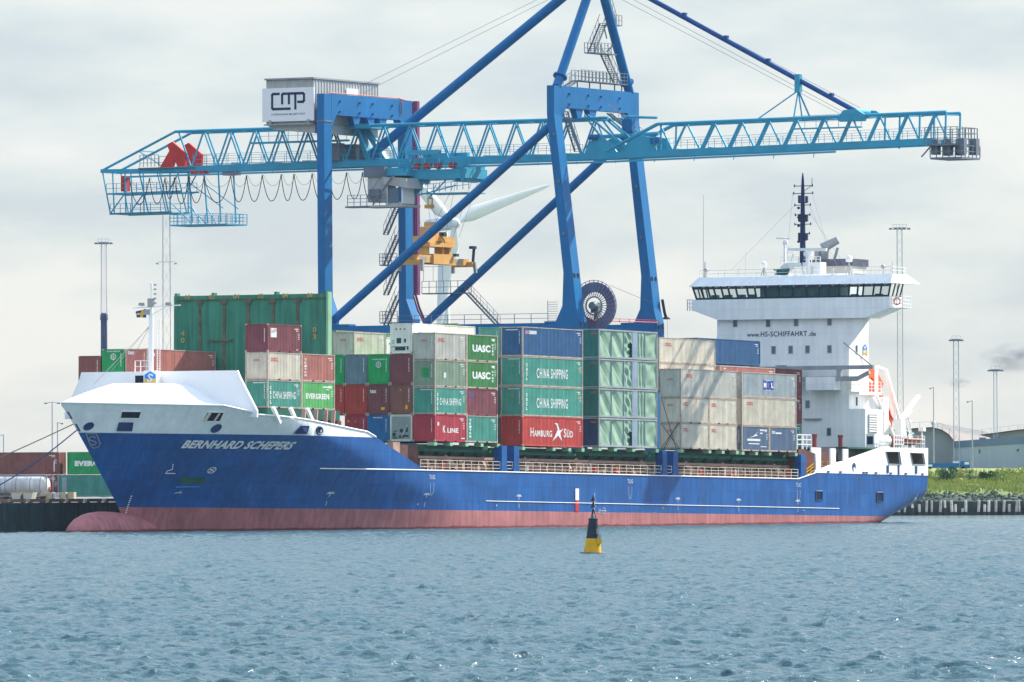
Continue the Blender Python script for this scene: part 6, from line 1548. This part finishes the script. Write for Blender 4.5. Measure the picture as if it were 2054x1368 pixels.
# ================================================================ LIGHT MASTS
mast_grey = paint('mast_grey', (0.40,0.42,0.44), 0.5); lamp_dk = paint('lamp_housing', (0.16,0.18,0.24), 0.5)
def lattice(x, y, z0, z1, w, label, head=2.8, base=None, n=None, arms=None):
    root = thing('light_mast', T(x, y, z0), label, 'light mast', 'floodlight masts in the port')
    h = z1 - z0; mb = MB(); k = n or int(h / (w * 1.5)); zb = base or 0
    for sx, sy in ((-1,-1),(1,-1),(1,1),(-1,1)): mb.bar((sx*w/2,sy*w/2,zb),(sx*w*0.4,sy*w*0.4,h),0.065)
    for i in range(k):
        a = zb+(h-zb)*i/k; b = zb+(h-zb)*(i+1)/k
        for (p, q) in (((-1,-1),(1,-1)),((1,-1),(1,1)),((1,1),(-1,1)),((-1,1),(-1,-1))): mb.bar((p[0]*w/2*0.95,p[1]*w/2*0.95,a),(q[0]*w/2*0.95,q[1]*w/2*0.95,b),0.032)
    mb.build('lattice', mast_grey, root)
    if base:
        mb = MB(); mb.lathe([(w*0.62,0),(w*0.55,base),(w*0.7,base+0.1),(w*0.62,base+1.0),(w*0.35,base+1.2)], (0,0,0), 2, 10); mb.build('mast_base', paint('mast_dark_blue', (0.06,0.075,0.16), 0.6), root)
    if head:
        mb = MB(); mb.box(-head/2*0.75,head/2*0.75,-0.4,0.4,h,h+0.12); rail(mb, [(-head/2*0.75,-0.4,h+0.1),(head/2*0.75,-0.4,h+0.1)], 0.5, 0.6, 0.03, 1); mb.build('head_frame', mast_grey, root)
        for i in range(5):
            x0 = -head/2 + head*i/4; mb = MB(); mb.prism([(x0-0.32,h-0.25),(x0+0.32,h-0.25),(x0+0.2,h+0.02),(x0-0.2,h+0.02)], 1, -0.7, -0.2); mb.build('floodlight', lamp_dk, root)
    if arms:
        for sd in (-1, 1):
            mb = MB(); mb.bar((0,0,arms-z0+0.35),(sd*1.4,0,arms-z0+0.35),0.06); mb.prism([(sd*1.4-0.3,arms-z0),(sd*1.4+0.3,arms-z0),(sd*1.4+0.2*sd,arms-z0+0.25)], 1, -0.3, 0.3); mb.build('lamp_arm', lamp_dk, root)
lattice(-65.7,1250,2.6,43.6,0.95,'lattice floodlight mast left of the bow mast, with a thick dark foot',2.4,29.0-0.5)
lattice(-55.6,1250,2.6,48.0,1.35,'wide lattice mast rising behind the bow mast, with lamp arms',0,None,16,40.1)
lattice(62.5,1250,6.8,45.4,0.95,'tallest lattice floodlight mast, right behind the bridge of the ship',2.9)
lattice(71.5,1250,6.8,27.4,0.95,'lattice floodlight mast between the hall roof and the bridge',1.8)
lattice(77.8,1250,6.8,22.5,0.6,'slim lattice floodlight mast at the right, before the low warehouse',2.0)
def pole(x, y, z0, z1, label, arm=0.9, both=False):
    root = thing('street_lamp', T(x, y, z0), label, 'lamp post', 'lamp posts around the port')
    mb = MB(); mb.tube((0,0,0),(0,0,z1-z0),0.11,8,0.07); mb.build('post', mast_grey, root)
    for sd in ((-1,1) if both else (-1,)):
        mb = MB(); mb.bar((0,0,z1-z0),(sd*arm,0,z1-z0-0.15),0.07); mb.box(min(sd*arm,sd*arm*1.6),max(sd*arm,sd*arm*1.6),-0.2,0.2,z1-z0-0.28,z1-z0-0.1); mb.build('lamp_head', lamp_dk, root)
pole(-65.2,1100,2.6,16.3,'tall double armed lamp post left of the bow',0.7,True)
pole(-64.45,1100,2.6,13.4,'shorter lamp post close beside the double armed one',-0.5)
pole(-72.1,1100,2.6,11.7,'lamp post at the far left edge, half cut by the frame',0.6)
pole(71.1,1200,6.8,17.0,'lamp post with one arm standing before the low warehouse',0.55)
pole(62.4,1180,6.8,11.4,'short lamp post before the hall wall, near the stern',0.3)
pole(67.3,1240,6.8,19.6,'thin lamp post just right of the hall gable',0.4)

# ================================================================ LAND, RIGHT
rng = np.random.default_rng(9)
def ground_z(x, y):
    z = lerp_tab([(1022,1.6),(1025,2.1),(1030,3.3),(1034,3.9),(1040,4.5),(1050,5.0+0.075*max(0,x-56)),(1075,5.3+0.06*max(0,x-58)),(1160,6.4),(1250,6.8),(1500,7.0)], y)
    if 1024 < y < 1120: z += 0.18*math.sin(x*0.9+y*0.3)+0.15*math.sin(x*0.37-y*0.21)+0.12*math.sin(x*2.3+1.7*y)
    return z
bank_m = bpy.data.materials.new('bank_ground'); bank_m.use_nodes = True
N_ = bank_m.node_tree.nodes; L_ = bank_m.node_tree.links; B_ = N_['Principled BSDF']; B_.inputs['Roughness'].default_value = 0.95
g_ = N_.new('ShaderNodeTexCoord'); n_ = N_.new('ShaderNodeTexNoise'); n_.inputs['Scale'].default_value = 0.35; n_.inputs['Detail'].default_value = 8; n_.inputs['Roughness'].default_value = 0.7
r_ = N_.new('ShaderNodeValToRGB'); e_ = r_.color_ramp.elements
e_[0].position = 0.32; e_[0].color = (0.06,0.11,0.035,1); e_[1].position = 0.68; e_[1].color = (0.36,0.34,0.13,1); x_ = e_.new(0.5); x_.color = (0.17,0.24,0.06,1)
L_.new(g_.outputs['Object'], n_.inputs['Vector']); L_.new(n_.outputs['Fac'], r_.inputs['Fac']); gz_ = N_.new('ShaderNodeSeparateXYZ'); L_.new(g_.outputs['Object'], gz_.inputs[0]); rz_ = N_.new('ShaderNodeMapRange'); rz_.inputs['From Min'].default_value = 2.5; rz_.inputs['From Max'].default_value = 3.0
L_.new(gz_.outputs['Z'], rz_.inputs['Value']); mz_ = N_.new('ShaderNodeMixRGB'); mz_.inputs['Color1'].default_value = (0.025,0.05,0.043,1)      # bare wet stone below the turf
L_.new(rz_.outputs[0], mz_.inputs['Fac']); L_.new(r_.outputs['Color'], mz_.inputs['Color2']); L_.new(mz_.outputs[0], B_.inputs['Base Color'])
xs = [34+0.9*i for i in range(110)] + [150,200,400,1500]; yy = [1023.3+0.8*i for i in range(36)] + [1053,1057,1062,1070,1090,1130,1200,1300,1500,2200,6000]
mb = MB(); mb.v = [(x, y, ground_z(x, y)) for y in yy for x in xs]; q = len(xs)
mb.f = [(j*q+i, j*q+i+1, (j+1)*q+i+1, (j+1)*q+i) for j in range(len(yy)-1) for i in range(q-1)]; mb.m = [0]*len(mb.f)
tag(mb.build('terrain', bank_m, smooth=True, ang=60), kind='structure')
wall_dk = paint('dark_revetment', (0.035,0.05,0.055), 0.9, var=0.4, scale=0.8)
mb = MB(); mb.box(34,150,1023.0,1023.6,-3,1.75); tag(mb.build('revetment_wall', wall_dk), 'dark low revetment wall behind the row of timber piles', 'wall')
mb = MB()       # rubble on the slope above the piles
for i in range(1100):
    x = rng.uniform(36,95); y = rng.uniform(1023.8,1028.2); z = ground_z(x,y); r = rng.uniform(0.12,0.4); vs = []
    for k in range(6):
        d = [(1,0,0),(-1,0,0),(0,1,0),(0,-1,0),(0,0,1),(0,0,-1)][k]; rr = r*rng.uniform(0.6,1.2); vs.append((x+d[0]*rr,y+d[1]*rr,z+d[2]*rr*0.7))
    mb.add(vs, [(0,2,4),(2,1,4),(1,3,4),(3,0,4),(2,0,5),(1,2,5),(3,1,5),(0,3,5)])
tag(mb.build('shore_rubble', paint('mossy_stone', (0.032,0.055,0.045), 0.9, var=0.5, scale=0.9)), 'dark mossy rubble on the slope above the piles', 'rubble', kind='stuff')
pile_m = paint('grey_timber_pile', (0.60,0.56,0.49), 0.85, var=0.25, scale=1.0, streak=0.2, rand=0.25); pile_cap = paint('pile_dark_foot', (0.05,0.06,0.05), 0.9)
pr_me = None
x = 40.0; k = 0
while x < 78:
    w = rng.uniform(0.13,0.2); h = 1.95 if rng.random() < 0.72 else rng.uniform(0.9,1.5); z0 = 0.45 if rng.random() < 0.8 else 1.0
    root = thing('timber_pile', T(x, 1022.3+rng.uniform(-0.25,0.25), 0) @ Matrix.Rotation(rng.normal(0,0.05), 4, 'Y'), 'weathered timber pile standing in the row along the shore', 'pile', 'timber piles along the shore')
    mb = MB(); mb.lathe([(w,z0),(w*0.95,h-0.05),(w*0.7,h)], (0,0,0), 2, 8); mb.build('post', pile_m, root)
    mb = MB(); mb.lathe([(w*1.04,-1.5),(w*1.04,z0)], (0,0,0), 2, 8); mb.build('wet_foot', pile_cap, root)
    x += rng.choice([0.45,0.8,0.9,1.0,1.5],p=[0.15,0.3,0.25,0.2,0.1])*rng.uniform(0.85,1.15)
def leafmat(name, a, b):
    m = bpy.data.materials.new(name); m.use_nodes = True; N = m.node_tree.nodes; L = m.node_tree.links; p = N['Principled BSDF']; p.inputs['Roughness'].default_value = 0.8; p.inputs['Specular IOR Level'].default_value = 0.15
    t = N.new('ShaderNodeTexCoord'); n = N.new('ShaderNodeTexNoise'); n.inputs['Scale'].default_value = 2.2; n.inputs['Detail'].default_value = 4; L.new(t.outputs['Object'], n.inputs['Vector'])
    r = N.new('ShaderNodeValToRGB'); r.color_ramp.elements[0].position = 0.35; r.color_ramp.elements[0].color = (*a,1); r.color_ramp.elements[1].position = 0.65; r.color_ramp.elements[1].color = (*b,1)
    L.new(n.outputs['Fac'], r.inputs['Fac']); L.new(r.outputs['Color'], p.inputs['Base Color']); return m
lm = [leafmat('leaf_mid_green',(0.11,0.20,0.04),(0.27,0.36,0.08)), leafmat('leaf_dark_green',(0.03,0.085,0.045),(0.075,0.16,0.06)), leafmat('leaf_yellow_green',(0.26,0.30,0.07),(0.46,0.45,0.15))]
wood = paint('bush_stem', (0.08,0.06,0.04), 0.9)
def bush_mesh(seed, n, m, sz=0.2):
    rg = np.random.default_rng(seed); mb = MB(); cl = [(rg.uniform(-0.7,0.7), rg.uniform(-0.7,0.7), rg.uniform(0.25,0.8), rg.uniform(0.25,0.5)) for _ in range(9)]
    for i in range(n):
        c = cl[rg.integers(len(cl))]; d = rg.normal(size=3); d /= np.linalg.norm(d); r = c[3]*rg.uniform(0.55,1.05); p = Vector((c[0]+d[0]*r, c[1]+d[1]*r, max(0.02,c[2]+d[2]*r*0.8)))
        a = Vector(rg.normal(size=3)).normalized(); b = a.orthogonal().normalized(); e = sz*rg.uniform(0.4,1.0)
        mb.add([p-a*e, p+b*e*0.55, p+a*e, p-b*e*0.55], [(0,1,2,3)])
    return mb.mesh('foliage', m)
def stem_mesh():
    mb = MB()
    for k in range(5): a = k*1.26; mb.tube((0.05*math.cos(a),0.05*math.sin(a),-0.3),(0.45*math.cos(a),0.45*math.sin(a),0.6),0.05,5,0.02)
    return mb.mesh('stem', wood)
bm_ = [bush_mesh(i, 420, lm[i % 3]) for i in range(6)]; sm_ = stem_mesh()
def bush(x, y, sx, sz, k, label, cat='bush', group='bushes on the bank'):
    root = thing('bush', T(x, y, ground_z(x, y)-0.1) @ Matrix.Rotation(rng.uniform(0,6), 4, 'Z') @ Matrix.Diagonal((sx, sx, sz, 1)), label, cat, group); link('foliage', bm_[k], root); link('stem', sm_, root)
bush(58.4,1041,1.3,1.9,1,'dark green rounded bush on the bank right of the stern'); bush(59.8,1041.5,0.9,1.7,2,'pale yellow green bush beside the dark rounded one')
bush(63.5,1041,1.5,1.5,4,'dark green low bush in the middle of the bank'); bush(61.3,1041,1.0,1.0,1,'small dark bush between two larger ones on the bank')
for i in range(46):
    y = rng.uniform(1036,1056); x = rng.uniform(48,76); k = rng.choice([0,0,3,2,5]); bush(x, y, rng.uniform(0.6,1.3), rng.uniform(0.55,1.15), k, 'leafy green bush in the thicket along the top of the bank')
mb = MB()       # grass: far too many blades to count
for i in range(9000):
    x = rng.uniform(44,84); y = 1028.5+rng.beta(1.1,2.2)*27; z = ground_z(x, y); h = rng.uniform(0.25,0.75); a = rng.uniform(-0.3,0.3); w = rng.uniform(0.05,0.12); mb.cur = int(rng.choice([0,2,2])) 
    mb.add([(x-w,y,z-0.05),(x+w,y,z-0.05),(x+a,y-0.1,z+h)], [(0,1,2)])
tag(mb.build('grass', [lm[0], lm[1], lm[2]]), 'tall dry grass covering the bank', 'grass', kind='stuff')
# hall with a curved roof, low warehouse, second hall
hall_wall = paint('hall_grey_wall', (0.24,0.265,0.29), 0.7, var=0.06, scale=0.1); hall_roof = paint('hall_roof', (0.17,0.15,0.15), 0.7, var=0.08, scale=0.05); wh_wall = paint('warehouse_wall', (0.29,0.36,0.42), 0.7, var=0.06, scale=0.1, streak=0.04); wh_blue = paint('warehouse_fascia', (0.055,0.13,0.22), 0.6, var=0.08, scale=0.1)
def hall(name, prof, y0, vec, label, zb):
    root = thing(name, T(prof[0][0], y0, zb), label, 'building'); o = Vector((prof[0][0], y0, zb)); v = Vector((vec[0], vec[1], 0))
    pts = [Vector((x, y0, z)) - o for x, z in prof]; base = [Vector((prof[-1][0], y0, zb-1)) - o, Vector((prof[0][0], y0, zb-1)) - o]; mb = MB(); n = len(pts)+2
    A = pts + base; mb.add(A + [p+v for p in A], [tuple(range(n)), tuple(range(2*n-1,n-1,-1)), (n-3,n-2,2*n-2,2*n-3), (n-1,0,n,2*n-1)]); mb.build('wall', hall_wall, root)
    mb = MB(); up = Vector((0,0,0.15)); m = len(pts); R_ = [p+up-v*0.004 for p in pts]+[p+up+v for p in pts]; mb.add(R_, [(i,i+1,m+i+1,m+i) for i in range(m-1)]); ro = mb.build('roof', hall_roof, root, smooth=True, ang=40)
    mb = MB(); P = [p+Vector((0,0,0.2)) for p in pts]; rail(mb, P, 0.9, 2.0, 0.025, 1); rail(mb, [P[m//2], P[m//2]+v], 0.9, 4.0, 0.025, 1); mb.build('roof_railing', mast_grey, ro)
    return root
h1 = hall('terminal_hall', [(48,10.6),(54,11.9),(60,12.8),(66,13.3),(70.3,13.55),(72.0,13.1),(73.2,12.3),(74.05,11.2)], 1300, (25,256), 'large grey hall with a curved pale roof behind the stern', 7.0)
mb = MB(); mb.lathe([(0.02,13.55+0.4-7.0),(0.42,13.55+0.7-7),(0.42,13.55+1.0-7),(0.02,13.55+1.35-7)], (70.5-48,0.5,0), 2, 12); mb.box(70.3-48,70.7-48,0.3,0.7,13.4-7,14.0-7); mb.box(71.2-48,71.4-48,0.3,0.5,13.2-7,14.4-7); mb.build('roof_radome', white_clean, h1)
hall('far_hall', [(85,12.6),(92,13.7),(99,14.6),(108,15.4),(120,15.9)], 1520, (60,300), 'far pale roofed hall at the right edge behind the low warehouse', 7.0)
root = thing('low_warehouse', T(74.05,1299.5,7.0), 'long low warehouse with a blue fascia above a pale grey wall', 'building')
d = Vector((77.9-74.05, 1150-1299.5, 0)); nrm = Vector((60,3,0)); mb = MB()
def wallbox(mb, z0, z1, off):
    o = Vector((-off,-off*0.3,0)); P = [o, d+o, d+nrm, nrm]; mb.add([(p.x,p.y,z0) for p in P]+[(p.x,p.y,z1) for p in P], [(3,2,1,0),(4,5,6,7),(0,1,5,4),(1,2,6,5),(2,3,7,6),(3,0,4,7)])
wallbox(mb, -1.5, 3.25, 0.0); mb.build('wall', wh_wall, root); mb = MB(); wallbox(mb, 3.25, 4.32, 0.12); mb.build('fascia', wh_blue, root)
mb = MB(); p = d*0.33; mb.lathe([(0.35,-0.15),(0.35,0.05)], (p.x-0.1,p.y,2.4), 0, 10); mb.build('wall_fan', cr_grey, root)
mb = MB(); mb.box(3,4,-20,-18,4.3,4.8); mb.box(3.2,4,-60,-58,4.3,4.7); mb.build('roof_vent', cr_grey, root)
tr_ = thing('flatbed_truck', T(61.5,1180,6.7), 'long blue covered truck half hidden by the bushes', 'truck')
mb = MB(); mb.box(0,6.4,0,2.4,-0.05,0.62); mb.build('cargo_cover', cr_blue, tr_); mb = MB(); mb.box(6.6,8.0,0,2.4,-0.3,0.95); mb.build('cab', cr_blue, tr_); mb = MB(); mb.box(7.2,7.9,-0.03,0.0,0.4,0.8); mb.box(5.5,6.4,0.4,1.2,0.6,0.9); mb.build('cab_window', white_clean, tr_)
mb = MB(); mb.box(1.0,2.3,-0.05,0.0,0.1,0.42); mb.build('pale_panel', white_clean, tr_)
for x in (0.8,1.8,5.2,7.0): mb = MB(); mb.lathe([(0.42,0.0),(0.42,0.3)], (x,0,-0.3), 1, 12); mb.build('wheel', black_m, tr_)
hut = thing('gate_hut', T(77.05,1182,6.8), 'small dark green hut with overhanging roof at the right edge', 'hut')
mb = MB(); mb.box(0.35,3.2,0,3,-0.4,2.45); mb.build('wall', hatch_green, hut); mb = MB(); mb.prism([(-0.3,2.4),(3.8,2.4),(3.6,2.75),(0.1,2.75)], 1, -0.4, 3.4); mb.build('roof', hatch_green, hut); mb = MB(); mb.box(0.9,1.8,-0.04,0,-0.2,1.9); mb.build('door', cr_grey, hut)

# ================================================================ WIND TURBINE
tx, ty = -17.9, 2300.0
tb = thing('wind_turbine', T(tx, ty, 2.6), 'white three bladed wind turbine seen through the crane frame', 'wind turbine')
tw = paint('turbine_white', (0.66,0.67,0.69), 0.5, var=0.03)
mb = MB(); mb.lathe([(2.6,0),(2.35,25),(1.95,52),(1.35,77)], (-2.4,3,0), 2, 24); mb.build('tower', tw, tb, smooth=True, ang=50)
yaw = R(-64)    # rotor axis
ax = Vector((math.sin(R(38)), -math.cos(R(38)), 0)); hubp = Vector((0.4,-1.0,79.5))
mb = MB(); bk = -ax; rt = Vector((ax.y,-ax.x,0))
secs = [(0.0,1.5,1.5),(2.0,1.95,1.95),(7,2.0,2.05),(11.0,1.8,1.8),(12.8,1.3,1.3)]; vs = []
for dd, w_2, h2 in secs:
    c = hubp + bk*(dd-0.5)
    for k in range(12):
        a = 2*math.pi*k/12; cx = math.copysign(abs(math.cos(a))**0.5, math.cos(a)); sx = math.copysign(abs(math.sin(a))**0.5, math.sin(a)); vs.append(c + rt*(w_2*cx) + Vector((0,0,1))*(h2*sx))
mb.add(vs, [(k*12+i, k*12+(i+1) % 12, (k+1)*12+(i+1) % 12, (k+1)*12+i) for k in range(4) for i in range(12)] + [tuple(range(11,-1,-1)), tuple(range(48,60))])
nc = mb.build('nacelle', tw, tb, smooth=True, ang=50)
v, f = text2d('Vestas', 5.4, 1.5, 0.02); 
decal([(v, f, 0, 0)], lambda a, b: tuple(hubp + bk*(9.9-a) + rt*-2.1 + Vector((0,0,b-0.5))) if rt.x > 0 else tuple(hubp + bk*(9.9-a) + rt*2.1 + Vector((0,0,b-0.5))), 'nacelle_lettering', mk_blue, nc)
mb = MB(); q_ = ax.to_track_quat('Z','Y').to_matrix(); prof = [(1.65,-0.5),(1.7,0.8),(1.4,2.0),(0.8,2.8),(0.05,3.1)]; vs = []
for r, h in prof:
    for k in range(16): a = 2*math.pi*k/16; vs.append(hubp + q_ @ Vector((r*math.cos(a), r*math.sin(a), h)))
mb.add(vs, [(k*16+i, k*16+(i+1) % 16, (k+1)*16+(i+1) % 16, (k+1)*16+i) for k in range(4) for i in range(16)]); mb.build('hub', tw, tb, smooth=True, ang=50)
for ang in (71.6, 191.6, 311.6):
    a = R(ang); dr_ = rt * (math.sin(a) if rt.x > 0 else -math.sin(a)) + Vector((0,0,1)) * math.cos(a); ch = dr_.cross(ax); mb = MB(); vs = []
    for r, c, t in ((1.0,1.7,1.5),(3.0,1.9,1.5),(7.0,4.4,1.1),(10,4.2,0.9),(18,3.3,0.6),(27,2.4,0.4),(36,1.2,0.2),(38,0.25,0.06)):
        ce = hubp + ax*1.0 + dr_*r
        for k in range(10): b = 2*math.pi*k/10; vs.append(ce + ch*(c/2*math.cos(b) - c*0.18*(r > 2)) + ax*(t/2*math.sin(b)))
    mb.add(vs, [(k*10+i, k*10+(i+1) % 10, (k+1)*10+(i+1) % 10, (k+1)*10+i) for k in range(7) for i in range(10)] + [tuple(range(9,-1,-1)), tuple(range(70,80))]); mb.build('blade', tw, tb, smooth=True, ang=60)

for o in [o for o in C.objects if o.type == 'MESH' and o.parent and o.data.users == 1 and o.name.split('.')[0] in ('blue_fitting','rope_sheave','cab_panel','scupper','sheave_frame','cable_basket','grey_plate','drive_unit','lug','head_sheave','dark_panels','warning_labels','wing_console','searchlight','vent_grille')]:
    split_parts(o, 30)
# ================================================================ SMOKE, HAZE
def volume_mat(name, dens, col, noise=None):
    m = bpy.data.materials.new(name); m.use_nodes = True; N = m.node_tree.nodes; L = m.node_tree.links; N.remove(N['Principled BSDF'])
    v = N.new('ShaderNodeVolumePrincipled'); v.inputs['Color'].default_value = (*col,1); v.inputs['Density'].default_value = dens
    L.new(v.outputs[0], N['Material Output'].inputs['Volume'])
    if noise:
        t = N.new('ShaderNodeTexCoord'); n = N.new('ShaderNodeTexNoise'); n.inputs['Scale'].default_value = noise; n.inputs['Detail'].default_value = 4; L.new(t.outputs['Object'], n.inputs['Vector'])
        g = N.new('ShaderNodeVectorMath'); g.operation = 'LENGTH'; L.new(t.outputs['Object'], g.inputs[0])
        r = N.new('ShaderNodeMapRange'); r.inputs['From Min'].default_value = 0.42; r.inputs['From Max'].default_value = 0.72; r.inputs['To Max'].default_value = dens; L.new(n.outputs['Fac'], r.inputs['Value'])
        s = N.new('ShaderNodeMapRange'); s.inputs['From Min'].default_value = 1.0; s.inputs['From Max'].default_value = 0.35; L.new(g.outputs['Value'], s.inputs['Value'])
        x = N.new('ShaderNodeMath'); x.operation = 'MULTIPLY'; L.new(r.outputs[0], x.inputs[0]); L.new(s.outputs[0], x.inputs[1]); L.new(x.outputs[0], v.inputs['Density'])
    return m
for x, z, sx, sz, dn in ((143,40,12,4.8,0.5),(126.5,33,4.5,2.0,0.25)):
    bm = bmesh.new(); bmesh.ops.create_icosphere(bm, subdivisions=3, radius=1.0); me = bpy.data.meshes.new('smoke'); bm.to_mesh(me); bm.free(); me.materials.append(volume_mat('smoke_%d' % int(x), dn, (0.30,0.33,0.38), 2.3))
    o = link('smoke', me, mw=T(x,2200,z) @ Matrix.Diagonal((sx,4,sz,1))); tag(o, 'grey smoke drifting above the warehouses at the right edge' if x > 140 else 'faint wisp of smoke left of the larger grey cloud', 'smoke', kind='stuff')
hz = MB(); hz.box(-420, 420, -60, 2700, -8, 128)
tag(hz.build('haze', volume_mat('sea_haze', HAZE, (0.70,0.86,1.0))), 'thin pale sea haze over the whole harbour', 'haze', kind='stuff')
